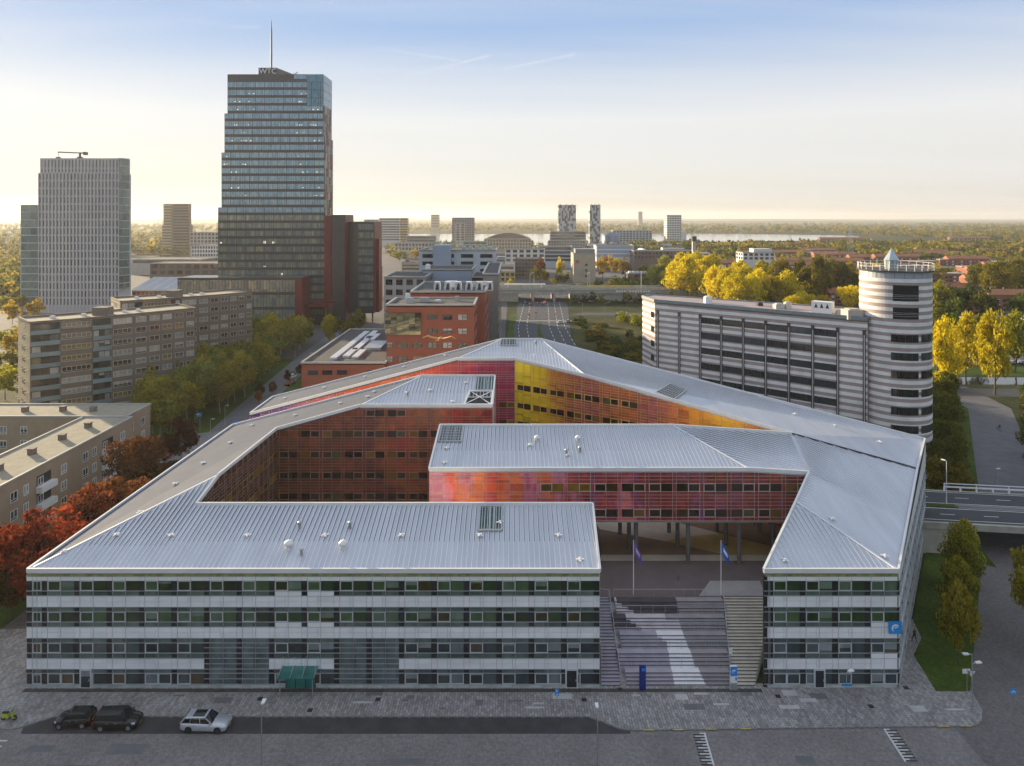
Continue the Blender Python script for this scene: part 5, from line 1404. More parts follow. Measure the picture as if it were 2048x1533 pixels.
m_stL = mat('stripe_pale', (0.74, 0.74, 0.71), 0.7, 0, 0.12, 0.5, objvar=0.04, fine=0.12)
m_stD = mat('stripe_mauve', (0.37, 0.295, 0.28), 0.7, 0, 0.12, 0.5, objvar=0.05, fine=0.12)
stp = thing('striped_office', 'grey and mauve striped stone office with round corner tower and glass lantern', 'office', (60, 150, 0))
S0, S1 = Vector((35.6, 170.0)), Vector((72.4, 139.0)); SZ = 32.8
d_ = (S1 - S0).normalized(); nb_ = Vector((-d_.y, d_.x))      # back direction
if nb_.y < 0: nb_ = -nb_
SB = 14.5
E0 = Vector((PXx(1285, 178.5), 178.5)); 
back1 = S1 + nb_ * SB
b = MB(); b.prism([(S0.x, S0.y), (S1.x, S1.y), (back1.x, back1.y), (E0.x + nb_.x * 4, E0.y + nb_.y * 4), (E0.x, E0.y)], 0, SZ - 0.2); sbody = b.build('wall', m_stD, stp)
rp = [(S0.x, S0.y), (S1.x, S1.y), (back1.x, back1.y), (E0.x + nb_.x * 4, E0.y + nb_.y * 4), (E0.x, E0.y)]
flat_roof(stp, [(p[0], p[1]) for p in rp], SZ - 0.7, m_tar, mat('roof_edge_blue', (0.20, 0.24, 0.25), 0.5, 0.2, 0.1), 0.75, 0.5)
wS = Wall(tuple(S0), tuple(S1), stp, sbody, (0, 0)); wE = Wall(tuple(E0), tuple(S0), stp, sbody, (0, 160))
nstr = int(SZ / PER)
# courses: pale stones are laid 4 cm proud of the mauve ones
for w in (wS, wE):
    for k in range(nstr + 1):
        z1 = SZ - k * PER; z0 = max(0.0, z1 - PER / 2)
        w.piece('pale_course', m_stL, 0, w.L, z0, z1, 0, 0.06)
wins = [(1404 - 1310) / 425, (1672 - 1310) / 425]
def us(px):                                      # pixel column -> distance along the face
    lo, hi = 0.0, wS.L
    for _ in range(40):
        m_ = (lo + hi) / 2; p = wS.pt(m_, 0)
        if 1024 + FPX * p.x / p.y < px: lo = m_
        else: hi = m_
    return lo
cols_px = [1316, 1359, 1401, 1443, 1487, 1532, 1578, 1626, 1676, 1729]
for r_ in range(8):
    zc = SZ - 3.55 - r_ * 2.5 * PER
    for i in range(2, 8):
        u0, u1 = us(cols_px[i]) + 0.35, us(cols_px[i + 1]) - 0.35
        wS.piece('window', m_gl_dark, u0, u1, zc - 1.15, zc + 0.3, 0.06, 0.12)
        f = MB(); n = 6
        for q in range(n + 1): u = u0 + (u1 - u0) * q / n; wS.box(f, u - 0.04, u + 0.04, zc - 1.15, zc + 0.3, 0.12, 0.17)
        wS.box(f, u0, u1, zc - 0.85, zc - 0.79, 0.12, 0.16)
        f.build('window_frame', m_tw_sp, sbody)
    b = MB(); wE.box(b, wE.L * 0.72, wE.L * 0.96, zc - 1.15, zc + 0.3, 0.06, 0.12); b.build('window', m_gl_dark, sbody)
for px in cols_px:
    u = us(px)
    for du_ in (-0.18, 0.18):
        b = MB(); wS.box(b, u + du_ - 0.07, u + du_ + 0.07, 0, SZ - 3.2, 0.06, 0.3); b.build('pilaster_strip', m_tw_sp, sbody)
    b = MB(); wS.box(b, u - 0.07, u + 0.07, 0, SZ - 3.6, 0.06, 0.22); b.build('pilaster_core', m_stL, sbody)
    b = MB(); wS.box(b, u - 0.32, u + 0.32, SZ - 3.6, SZ - 2.6, 0.06, 0.34); b.build('pilaster_cap', m_tw_sp, sbody)
# round tower
TC = Vector((PXx(1790, 141.5), 141.5)); TR = 6.6; TZ = PZ(558, 136)
ct = MB(); ct.lathe((TC.x, TC.y, 0), [(TR, 0), (TR, TZ)], 64); cto = ct.build('round_tower', m_stD, stp, True)
k = 0
while TZ - k * PER > 0.8:
    z1 = TZ - k * PER; rr = MB(); rr.lathe((TC.x, TC.y, 0), [(TR, z1 - PER / 2), (TR + 0.06, z1 - PER / 2), (TR + 0.06, z1), (TR, z1)], 64); rr.build('pale_ring', m_stL, cto, False); k += 1
tdir = math.atan2(-TC.y, -TC.x)                   # towards the camera
def ringpart(name, m, a0, a1, z0, z1, r0, r1, n=10, parent=cto):
    g_ = MB(); g_.lathe((TC.x, TC.y, 0), [(r0, z0), (r1, z0), (r1, z1), (r0, z1)], n, a0=a0, a1=a1); return g_.build(name, m, parent)
def ang(px): return tdir + math.asin(max(-0.995, min(0.995, (px - 1790) / 72.0)))
for r_ in range(9):
    zc = SZ - 3.2 - r_ * 2.5 * PER
    for (p0, p1) in ((1783, 1833), (1839, 1861.3)):
        ringpart('window', m_gl_dark, ang(p0), ang(p1), zc - 1.2, zc + 0.3, TR + 0.03, TR + 0.1)
        for q in range(5):
            a = ang(p0) + (ang(p1) - ang(p0)) * q / 4; ringpart('window_frame', m_tw_sp, a - 0.008, a + 0.008, zc - 1.2, zc + 0.3, TR + 0.1, TR + 0.15, 1)
for py0, py1 in ((572, 604), (617, 640)):
    ringpart('loggia', mat('loggia_dark', (0.008, 0.008, 0.009), 0.8), ang(1786), ang(1834), PZ(py1, 134.5), PZ(py0, 134.5), TR + 0.03, TR + 0.1)
    for zz in (0.5, 0.9, 1.2): ringpart('loggia_rail', m_steel, ang(1787), ang(1833), PZ(py1, 134.5) + zz, PZ(py1, 134.5) + zz + 0.06, TR + 0.1, TR + 0.16)
ringpart('attic_ring', mat('attic_grey', (0.33, 0.36, 0.40), 0.5, 0.2, 0.06), 0, 2 * math.pi, TZ, PZ(543, 135) - 0.2, TR - 0.3, TR + 0.02, 48)
for q in range(24): ringpart('attic_joint', m_tw_sp, q * math.pi / 12, q * math.pi / 12 + 0.008, TZ + 0.05, PZ(543, 135) - 0.25, TR, TR + 0.06, 1)
zr = PZ(543, 135)
ringpart('roof_disc', m_tar, 0, 2 * math.pi, zr - 0.25, zr, 0.0, TR + 0.55, 48)
rl = MB(); nP = 28
for q in range(nP):
    a, a2 = 2 * math.pi * q / nP, 2 * math.pi * (q + 1) / nP; rr_ = TR + 0.35
    p, p2 = (TC.x + rr_ * math.cos(a), TC.y + rr_ * math.sin(a)), (TC.x + rr_ * math.cos(a2), TC.y + rr_ * math.sin(a2))
    rl.tube((*p, zr), (*p, zr + 1.35), 0.05, n=5)
    for h_ in (0.7, 1.3): rl.tube((*p, zr + h_), (*p2, zr + h_), 0.035, n=5)
rl.build('roof_railing', m_gutter, cto)
lc = Vector((PXx(1783, 140.5), 140.5)); lt = MB(); lt.lathe((lc.x, lc.y, zr), [(1.2, 0), (1.2, 1.9)], 8); lo_ = lt.build('lantern', mat('lantern_glass', (0.30, 0.38, 0.38), 0.1, 0, 0.1), cto)
lt = MB(); lt.lathe((lc.x, lc.y, zr), [(1.5, 1.9), (0.0, 4.4)], 8); lt.build('lantern_roof', mat('lantern_roof', (0.42, 0.50, 0.54), 0.25, 0.2, 0.1), cto)
lt = MB()
for q in range(8): a = q * math.pi / 4; lt.tube((lc.x + 1.22 * math.cos(a), lc.y + 1.22 * math.sin(a), zr), (lc.x + 1.22 * math.cos(a), lc.y + 1.22 * math.sin(a), zr + 1.95), 0.06, n=5)
lt.build('lantern_post', m_gutter, cto)
# plant on the flat roof
def on_s(u, back): p = wS.pt(u, SZ - 0.4, -back); return p
hv = MB(); p0, p1 = on_s(us(1616), 2.2), on_s(us(1657), 2.2); d3 = (p1 - p0); n3 = -wS.n * 2.2
hv.hexa([p0, p1, p1 + n3, p0 + n3], [q + Vector((0, 0, 2.6)) for q in (p0, p1, p1 + n3, p0 + n3)]); hvo = hv.build('cooling_unit', m_white, stp)
for q in range(3):
    b = MB(); a = p0 + d3 * (0.15 + 0.28 * q) + wS.n * 0.03; c = p0 + d3 * (0.33 + 0.28 * q) + wS.n * 0.03
    b.quad([a + Vector((0, 0, 1.3)), c + Vector((0, 0, 1.3)), (a + c) / 2 + Vector((0, 0, 2.3))]); b.build('fan_mouth', m_tar, hvo)
for (px, bk_, s, h_, m_) in ((1405, 3, 1.6, 1.7, m_white), (1545, 4, 2.0, 1.2, m_steel), (1560, 5, 1.4, 1.6, m_steel), (1700, 1.6, 3.2, 1.6, m_lgrey), (1670, 3, 1.0, 0.9, m_steel), (1500, 6, 1.2, 0.8, m_tar)):
    p = on_s(us(px), bk_); b = MB(); b.box(p.x - s / 2, p.x + s / 2, p.y - s / 2, p.y + s / 2, SZ - 0.72, SZ - 0.4 + h_); b.box(p.x - s / 3, p.x + s / 3, p.y - s / 3, p.y + s / 3, SZ - 0.4 + h_, SZ - 0.2 + h_); b.build('roof_plant', m_, stp)
# ------------------------------------------------------------------ trees
def leaf_mat(name, use_obj=True, stops=None, transl=0.5):
    m = bpy.data.materials.new(name); m.use_nodes = True; nt = m.node_tree; nt.nodes.clear()
    out = nd(nt, 'ShaderNodeOutputMaterial'); di = nd(nt, 'ShaderNodeBsdfDiffuse'); tr = nd(nt, 'ShaderNodeBsdfTranslucent'); mx = nd(nt, 'ShaderNodeMixShader'); mx.inputs[0].default_value = transl
    g_ = nd(nt, 'ShaderNodeNewGeometry')
    if use_obj:
        oi = nd(nt, 'ShaderNodeObjectInfo'); c = oi.outputs['Color']
    else:
        n = pos_noise(nt, 0.02, 6, (1, 1, 0.3)); c = ramp(nt, n.outputs['Fac'], stops).outputs['Color']
    v = ramp(nt, g_.outputs['Random Per Island'], [(0, (0.35, 0.4, 0.32)), (0.5, (0.85, 0.85, 0.8)), (1.0, (1.0, 1.0, 1.0))])
    c = mixc(nt, 1.0, c, v.outputs['Color'], 'MULTIPLY')
    c2 = mixc(nt, 1.0, c, (1.0, 0.95, 0.6), 'MULTIPLY')
    nt.links.new(c, di.inputs['Color']); nt.links.new(c2, tr.inputs['Color'])
    nt.links.new(di.outputs[0], mx.inputs[1]); nt.links.new(tr.outputs[0], mx.inputs[2]); nt.links.new(mx.outputs[0], out.inputs['Surface'])
    MATS[name] = m
    return m
m_leaf = leaf_mat('foliage')
m_bark = mat('bark', (0.09, 0.075, 0.055), 0.9, 0, 0.25, 3)
m_birch = mat('birch_bark', (0.38, 0.36, 0.32), 0.9, 0, 0.4, 4)
def crown_pts(rs, n, shape, nclump):
    """leaf centres, unit tree: height 1, crown diameter 1"""
    if shape == 'round': zc, rz, lo = 0.60, 0.40, 0.22
    elif shape == 'tall': zc, rz, lo = 0.57, 0.43, 0.14
    elif shape == 'bush': zc, rz, lo = 0.5, 0.5, 0.02
    else: zc, rz, lo = 0.64, 0.36, 0.30
    cl = []
    while len(cl) < nclump:
        p = rs.uniform(-1, 1, 3); r = np.linalg.norm(p)
        if r > 1 or r < 0.35: continue
        wv = 1.0
        if shape == 'tall': wv = 1.0 - 0.55 * max(0, p[2]) ** 1.3
        if shape == 'bush': p[2] = abs(p[2]) * 1.7 - 0.75
        cl.append((p[0] * 0.42 * wv, p[1] * 0.42 * wv, zc + p[2] * rz * 0.84, rs.uniform(0.08, 0.17)))
    cl = np.array(cl); idx = rs.integers(0, nclump, n)
    d = rs.normal(size=(n, 3)); d /= np.linalg.norm(d, axis=1)[:, None]
    rad = cl[idx, 3] * (rs.uniform(0.35, 1.0, n) ** 0.5)
    p = cl[idx, :3] + d * rad[:, None] * np.array([1, 1, 0.75])
    p[:, 2] = np.maximum(p[:, 2], lo * 0.6)
    return p
def leaf_mesh(name, seed, n, shape, nclump, size, asp=1.0):
    rs = np.random.default_rng(seed); p = crown_pts(rs, n, shape, nclump)
    a = rs.normal(size=(n, 3)); a /= np.linalg.norm(a, axis=1)[:, None]
    b = np.cross(a, rs.normal(size=(n, 3))); b /= np.linalg.norm(b, axis=1)[:, None]
    s = size * rs.uniform(0.6, 1.3, n)[:, None]
    sc = np.array([1, 1, asp])
    q = np.stack([p - a * s * sc, p + b * s * 0.7 * sc, p + a * s * sc, p - b * s * 0.7 * sc], 1).reshape(-1, 3)
    me = bpy.data.meshes.new(name); me.vertices.add(4 * n); me.vertices.foreach_set('co', q.astype(np.float32).ravel())
    me.loops.add(4 * n); me.loops.foreach_set('vertex_index', np.arange(4 * n, dtype=np.int32))
    me.polygons.add(n); me.polygons.foreach_set('loop_start', np.arange(0, 4 * n, 4, dtype=np.int32)); 
    me.update(calc_edges=True); me.materials.append(m_leaf)
    return me
def trunk_mesh(name, seed, m, lean=0.02, rb=0.022):
    rn = random.Random(seed); b = MB(); p = Vector((0, 0, -0.01)); r = rb
    pts = [p]
    for k in range(4):
        q = p + Vector((rn.uniform(-lean, lean), rn.uniform(-lean, lean), 0.16)); b.tube(p, q, r, r * 0.8, 7); r *= 0.8; p = q; pts.append(q)
    for k in range(9):
        s = pts[rn.choice((1, 2, 2, 3, 3, 4))]; a = rn.uniform(0, 6.28); L = rn.uniform(0.16, 0.3)
        e = s + Vector((math.cos(a) * L * 0.9, math.sin(a) * L * 0.9, L * rn.uniform(0.6, 1.0))); mid = s.lerp(e, 0.5) + Vector((0, 0, -0.015))
        b.tube(s, mid, r * 0.8, r * 0.5, 5); b.tube(mid, e, r * 0.5, r * 0.15, 5)
    return b.mesh(name, m)
CROWN = {}
for sh_, ncl in (('round', 46), ('tall', 60), ('broad', 40), ('bush', 26)):
    CROWN[sh_, 'n'] = [leaf_mesh(f'crown_{sh_}_{i}', 10 + i, 5200, sh_, ncl, 0.024) for i in range(3)]
    CROWN[sh_, 'm'] = [leaf_mesh(f'crown_{sh_}_mid_{i}', 30 + i, 1500, sh_, 30, 0.042) for i in range(2)]
TRK = [trunk_mesh('trunk', 3, m_bark), trunk_mesh('trunk_b', 4, m_bark, 0.035), trunk_mesh('trunk_pale', 5, m_birch, 0.03, 0.016)]
tree_n = [0]
def tree(loc, h, w, col, shape='round', lod='n', label='', group=None, name='tree', trunk=0, cat='tree'):
    tree_n[0] += 1; rn = random.Random(tree_n[0] * 13)
    o = bpy.data.objects.new(name, None); COL.objects.link(o); o.location = loc; o.rotation_euler = (0, 0, rn.uniform(0, 6.28)); o.empty_display_size = 0.5
    k = rn.uniform(0.92, 1.08); o.scale = (w * k, w * k, h * rn.uniform(0.96, 1.05))
    tag(o, label, cat, group)
    c = bpy.data.objects.new('crown', rn.choice(CROWN[shape, lod])); COL.objects.link(c); c.parent = o
    v = rn.uniform(0.85, 1.12); c.color = (col[0] * v, col[1] * v, col[2] * v, 1)
    if shape != 'bush':
        t = bpy.data.objects.new('trunk', TRK[trunk]); COL.objects.link(t); t.parent = o
        t.scale = (h / w * 0.55, h / w * 0.55, 1.0)
    return o
OLV, GRN, DGR, YLW, GLD, RDD, ORN, LIM, BRN = (0.26, 0.235, 0.045), (0.14, 0.18, 0.04), (0.075, 0.10, 0.03), (0.88, 0.72, 0.04), (0.60, 0.42, 0.04), (0.28, 0.055, 0.035), (0.40, 0.16, 0.035), (0.40, 0.39, 0.05), (0.13, 0.075, 0.025)
# red and copper trees beside the low flats
for i, (px, py, h, w, c, lb) in enumerate((
        (85, 1222, 14, 13, RDD, 'crimson tree with a dense round crown ending the row by the flats'),
        (75, 1175, 8.5, 8, ORN, 'small orange tree in front of the white balconies of the low flats'),
        (170, 1130, 12.5, 11, (0.22, 0.065, 0.035), 'copper red tree between the orange tree and the dark purple one'),
        (240, 1095, 11.5, 10, (0.20, 0.075, 0.035), 'rust red tree with ragged crown against the metal roof edge'),
        (270, 1010, 12.5, 12, (0.16, 0.065, 0.03), 'dark russet tree with red top at the corner of the gravel roofed flats'),
        (362, 935, 10.5, 8.5, (0.075, 0.022, 0.02), 'dark maroon tree on the corner beside the parked cars'))):
    tree(G(px, py), h, w, c, 'round', 'n', lb, None, 'maple_tree')
for i, (px, py, h, w, c) in enumerate(((20, 1240, 8, 8, BRN), (205, 1180, 6.5, 7, (0.09, 0.05, 0.02)), (310, 1000, 8, 8, (0.09, 0.04, 0.022)), (340, 985, 6, 6, (0.06, 0.035, 0.02)), (140, 1215, 6, 7, BRN))):
    tree(G(px, py), h, w, c, 'round', 'n', 'low brown-leaved tree filling the row between the red trees and the metal roof', 'brown understorey trees by the flats', 'understorey_tree')
# park of olive trees between the apartments and the path
park = [(305, 868), (345, 850), (395, 835), (330, 842), (440, 828), (372, 812), (420, 802), (470, 806), (385, 786), (450, 780), (500, 780), (520, 762), (470, 752), (430, 752), (540, 742), (500, 730), (560, 722), (520, 708), (585, 704), (548, 696), (480, 712), (610, 690), (505, 690), (575, 684), (300, 830), (320, 880), (360, 832), (410, 818), (455, 815), (490, 795), (350, 800), (405, 770), (440, 800), (525, 735), (480, 770), (545, 715), (590, 715), (460, 730), (395, 808), (530, 690), (560, 705), (600, 700), (420, 785), (375, 850), (510, 755)]
for i, (px, py) in enumerate(park):
    tree(G(px, py), 11.5 + (i * 37 % 5) * 0.7, 10 + (i * 53 % 4), [(0.36, 0.32, 0.06), (0.32, 0.31, 0.06), (0.26, 0.29, 0.075), (0.42, 0.36, 0.06)][i % 4], 'broad' if i % 3 else 'round', 'n' if i < 12 else 'm',
         'olive green birch with pale trunk on the lawn between the apartments and the path', 'olive trees in the park lawn', 'birch_tree', 2)
for px, py, lb in ((545, 695, 'bright yellow-green poplar in front of the black tower, beside the brown apartments'), (601, 690, 'yellow-green poplar between two like it in front of the black tower'), (660, 690, 'yellow-green poplar in front of the red porch of the black tower')):
    tree(G(px, py), 13.5, 8.5, (0.70, 0.60, 0.05), 'tall', 'n', lb, None, 'poplar_tree', 1)
for px, py in ((690, 690), (480, 700), (715, 672)): tree(G(px, py), 12.5, 9.5, OLV, 'round', 'm', 'dark olive tree standing in the shade below the black tower', 'shaded trees below the tower', 'park_tree')
for px, py, c in ((517, 808, ORN), (545, 790, (0.2, 0.09, 0.02)), (575, 765, BRN), (600, 752, BRN), (520, 795, BRN)): tree(G(px, py), 4.2, 2.8, c, 'tall', 'n', 'slim orange sapling beside the path', 'orange saplings along the path', 'sapling')
for i, (px, py) in enumerate(((10, 800), (20, 760), (35, 720), (10, 700), (60, 680), (25, 650), (5, 620), (45, 625), (70, 640))): tree(G(px, py), 10 + i % 3, 10, [LIM, OLV, GLD][i % 3], 'round', 'm', 'sunlit yellow-green tree behind the brown apartment slab', 'sunlit trees behind the apartments', 'park_tree')
# trees on the strip along the right facade
for i, (px, py, h, w, c, lb) in enumerate(((1918, 1330, 10, 5.0, (0.40, 0.34, 0.05), 'slender yellow-green tree nearest the pavement on the side lawn'), (1915, 1268, 10.5, 5.6, (0.36, 0.33, 0.05), 'slender yellow-green tree in the middle of the side lawn row'), (1922, 1222, 11, 5.6, (0.30, 0.29, 0.05), 'slender green tree on the side lawn, second from the viaduct'), (1926, 1185, 11, 5.4, (0.42, 0.38, 0.06), 'slender lime-topped tree on the side lawn close to the viaduct'))):
    tree(G(px, py), h, w, c, 'tall', 'n', lb, None, 'hornbeam_tree', 1)
for i, (x, y, h, w) in enumerate(((65.0, 84, 10, 6.5), (68.5, 89, 10.5, 6.5), (63.5, 79.5, 9, 6))): tree((x, y, 0), h, w, (0.40, 0.34, 0.05), 'round', 'n', 'yellow-green tree across the side street, cut by the picture edge', 'trees across the side street', 'street_tree')
# hedge-like row beyond the viaduct
for i in range(9):
    t = i / 8; x, y = 79.5 + 40 * t, 125 + 64 * t
    tree((x, y, 0), 9.5 + (i % 3) * 0.8, 8.4, [(0.26, 0.21, 0.045), (0.18, 0.185, 0.045), (0.15, 0.175, 0.045)][i % 3], 'round', 'n', 'dense olive tree in the row left of the path beyond the viaduct', 'trees in the row left of the path', 'linden_tree')
tree((120.5, 190, 0), 11, 7.5, YLW, 'round', 'n', 'small bright yellow tree at the far end of the row by the path', None, 'linden_tree')
for i in range(6): t = i / 5; tree((97.5 + 45 * t, 124 + 62 * t, 0), 9.5, 8.5, [(0.21, 0.20, 0.045), (0.15, 0.175, 0.045)][i % 2], 'round', 'n', 'dense dark green tree in the row right of the path beyond the viaduct', 'trees in the row right of the path', 'linden_tree')
for i, (px, py) in enumerate(((1880, 835), (1893, 850), (1885, 800), (1890, 815))): tree(G(px, py), 3.0, 3.2, DGR, 'bush', 'm', 'small dark shrub beside the parked cars behind the round tower', 'shrubs by the parked cars', 'shrub', cat='shrub')
# poplars behind the round tower
for i, (px, py, h, w, c) in enumerate(((1888, 790, 24, 10, YLW), (1932, 770, 24.5, 12, (0.70, 0.58, 0.045)), (1990, 790, 27, 13, (0.70, 0.58, 0.045)), (1905, 730, 19, 11, GRN), (1960, 735, 20, 11, OLV), (2030, 745, 22, 12, LIM), (1875, 740, 22, 11, (0.2, 0.2, 0.03)))):
    tree(G(px, py), h, w, c, 'tall', 'n', 'tall poplar with yellow sunlit top behind the round striped tower', 'poplars behind the round tower', 'poplar_tree', 1)
rows_ = [(1420, 1470, 530, 520), (1690, 1790, 520, 430), (1800, 1885, 530, 420), (1560, 1640, 535, 500), (1905, 2000, 515, 450), (1980, 2060, 528, 400), (1725, 1830, 506, 520), (1840, 1930, 503, 560), (1870, 1960, 540, 370), (1660, 1720, 545, 420), (1590, 1690, 515, 620), (1430, 1500, 512, 700), (1940, 2040, 500, 600), (1760, 1850, 496, 660), (1640, 1730, 500, 720), (1560, 1630, 503, 740), (1880, 1990, 490, 760), (1700, 1800, 488, 820), (1830, 1900, 485, 900), (1600, 1680, 490, 900), (1960, 2060, 484, 950), (1480, 1560, 490, 900), (1720, 1790, 480, 1100), (1850, 1950, 478, 1200), (1560, 1650, 480, 1200), (1420, 1480, 476, 1300), (1640, 1740, 474, 1500), (1900, 2000, 472, 1600)]
_rr = random.Random(91)
for _ in range(24):
    _a = _rr.uniform(1430, 2000); rows_.append((_a, _a + _rr.uniform(40, 95), 0, _rr.uniform(390, 1000)))
# belt of trees behind the striped office
belt = [(1290, 592, 13, 15, DGR), (1310, 580, 17, 17, GRN), (1340, 592, 14, 16, DGR), (1260, 586, 13, 13, DGR), (1375, 605, 31, 22, YLW), (1410, 600, 30, 22, YLW), (1340, 595, 22, 17, (0.18, 0.19, 0.03)), (1455, 622, 26, 19, YLW), (1490, 615, 27, 18, YLW), (1520, 622, 25, 17, YLW),
        (1560, 612, 30, 18, (0.34, 0.28, 0.03)), (1600, 610, 30, 18, (0.16, 0.15, 0.03)), (1640, 606, 30, 18, (0.18, 0.16, 0.03)), (1680, 604, 27, 16, (0.13, 0.12, 0.028)), (1700, 630, 17, 14, YLW), (1610, 640, 15, 12, YLW), (1590, 645, 15, 13, YLW), (1645, 640, 14, 11, GLD), (1710, 610, 20, 16, (0.13, 0.12, 0.03)), (1435, 616, 26, 20, YLW), (1470, 630, 23, 18, YLW), (1505, 632, 23, 18, YLW), (1395, 590, 31, 22, YLW), (1355, 600, 27, 20, YLW), (1540, 630, 23, 18, (0.5, 0.4, 0.03)), (1575, 628, 26, 18, YLW), (1620, 618, 27, 18, (0.28, 0.23, 0.03)), (1325, 588, 20, 17, DGR), (1310, 578, 19, 16, GRN), (1285, 572, 17, 15, OLV), (1330, 560, 22, 18, LIM), (1365, 570, 27, 20, YLW), (1425, 580, 27, 20, (0.6, 0.5, 0.04)), (1480, 590, 24, 19, YLW), (1525, 590, 25, 19, (0.5, 0.42, 0.04)), (1660, 590, 26, 18, OLV), (1700, 585, 24, 18, (0.36, 0.3, 0.04))]
for px, py, h, w, c in belt: tree(G(px, py), h, w, c, 'round' if h < 20 else 'tall', 'n', 'big leafy tree with yellow autumn crown behind the striped office' if c[0] > 0.2 else 'big dark green tree in the belt behind the striped office', 'yellow trees behind the striped office' if c[0] > 0.2 else 'green trees behind the striped office', 'belt_tree', 1)
rb_rn = random.Random(77); extra = []
for _i in range(60):
    _px = rb_rn.uniform(1440, 2060); _py = rb_rn.uniform(560, 640) if _px > 1860 else rb_rn.uniform(548, 600)
    if any(abs(_px - (a + b_) / 2) < (b_ - a) / 2 + 8 and 0 < _py - (437 + 53 * 1365 / Y) < 26 for a, b_, py, Y in rows_): continue
    extra.append((_px, _py, rb_rn.uniform(11, 18), rb_rn.uniform(11, 16), rb_rn.choice([YLW, GLD, LIM, OLV, GRN, (0.5, 0.42, 0.05)])))
right_belt = extra + [(1880, 640, 20, 16, LIM), (1905, 655, 17, 15, GRN), (1940, 640, 19, 16, DGR), (1975, 650, 18, 16, (0.12, 0.13, 0.03)), (2000, 610, 27, 24, (0.25, 0.22, 0.035)), (2035, 605, 28, 24, (0.28, 0.24, 0.035)), (1960, 600, 24, 18, (0.2, 0.19, 0.03)), (2045, 650, 16, 14, GRN), (1915, 615, 15, 13, GRN), (1870, 612, 18, 14, OLV)]
for px, py, h, w, c in right_belt: tree(G(px, py), h, w, c, 'round', 'n' if h > 22 else 'm', ('golden yellow tree among the brick terraces of the suburb' if c[0] > 0.35 else 'green tree among the brick terraces of the suburb'), ('golden trees among the terraces' if c[0] > 0.35 else 'green trees among the terraces'), 'belt_tree')
# street trees by the railway and city edge
for i, (px, py, h, w, c) in enumerate(((1020, 574, 6.5, 6, YLW), (1110, 574, 9, 9, YLW), (1070, 572, 16, 9, OLV), (1090, 572, 15, 8, OLV), (1080, 566, 21, 11, (0.22, 0.08, 0.03)), (1120, 562, 22, 9, YLW), (1125, 574, 12, 14, (0.2, 0.18, 0.03)), (1195, 580, 9, 9, DGR), (1205, 560, 20, 14, GLD), (1230, 556, 22, 16, GLD), (1250, 560, 19, 14, (0.3, 0.2, 0.03)), (1215, 545, 18, 14, ORN), (1275, 540, 20, 12, ORN), (1300, 535, 18, 12, GLD), (1255, 530, 18, 14, GLD), (1240, 582, 12, 14, GRN), (1220, 590, 10, 13, OLV), (1265, 590, 11, 14, DGR), (800, 526, 16, 22, LIM), (830, 522, 15, 18, GLD), (785, 518, 14, 16, (0.25, 0.22, 0.05)), (1170, 578, 4, 16, GRN), (1150, 580, 4, 14, GRN))):
    tree(G(px, py), h, w, c, 'round', 'm', 'small autumn tree standing among the offices beyond the railway', 'trees among the offices beyond the railway', 'city_tree')
# willow scrub on the waste ground
rn = random.Random(5)
for i in range(140):
    y = rn.uniform(215, 352); x0 = 33 if y > 260 else 33; x1 = 34 + (y - 200) * 0.42
    x = rn.uniform(x0, max(x0 + 6, x1)); big = y > 315 and x > 55 and rn.random() < 0.5
    tree((x, y, 0), 7.5 if big else rn.uniform(1.8, 4.0), 8 if big else rn.uniform(4, 9), (0.5, 0.5, 0.06) if big else [(0.24, 0.22, 0.05), (0.15, 0.18, 0.045), (0.34, 0.26, 0.05), (0.12, 0.15, 0.04)][i % 4], 'bush', 'm', 'rough bush growing on the waste ground beside the main road', 'scrub on the waste ground', 'bush', cat='bush')
# shrubs along the railway bank
for i in range(34):
    tree((36 + i * 4.6 + rn.uniform(-1, 1), rn.uniform(418, 430), 0), rn.uniform(3, 8), rn.uniform(5, 9), [OLV, GRN, (0.13, 0.12, 0.03), DGR][i % 4], 'bush', 'm', 'shaggy shrub on the slope below the railway viaduct', 'shrubs below the railway', 'shrub', cat='shrub')
# hedge and small trees on the near side of the street, just below the view
for i in range(20): tree((-70 + i * 7.0, 54.5 - (i % 3) * 3, 0), 6.4, 7, [GRN, OLV, (0.12, 0.12, 0.03)][i % 3], 'round', 'm', 'green tree on the near side of the street facing the silver facade', 'trees facing the silver facade', 'street_tree')

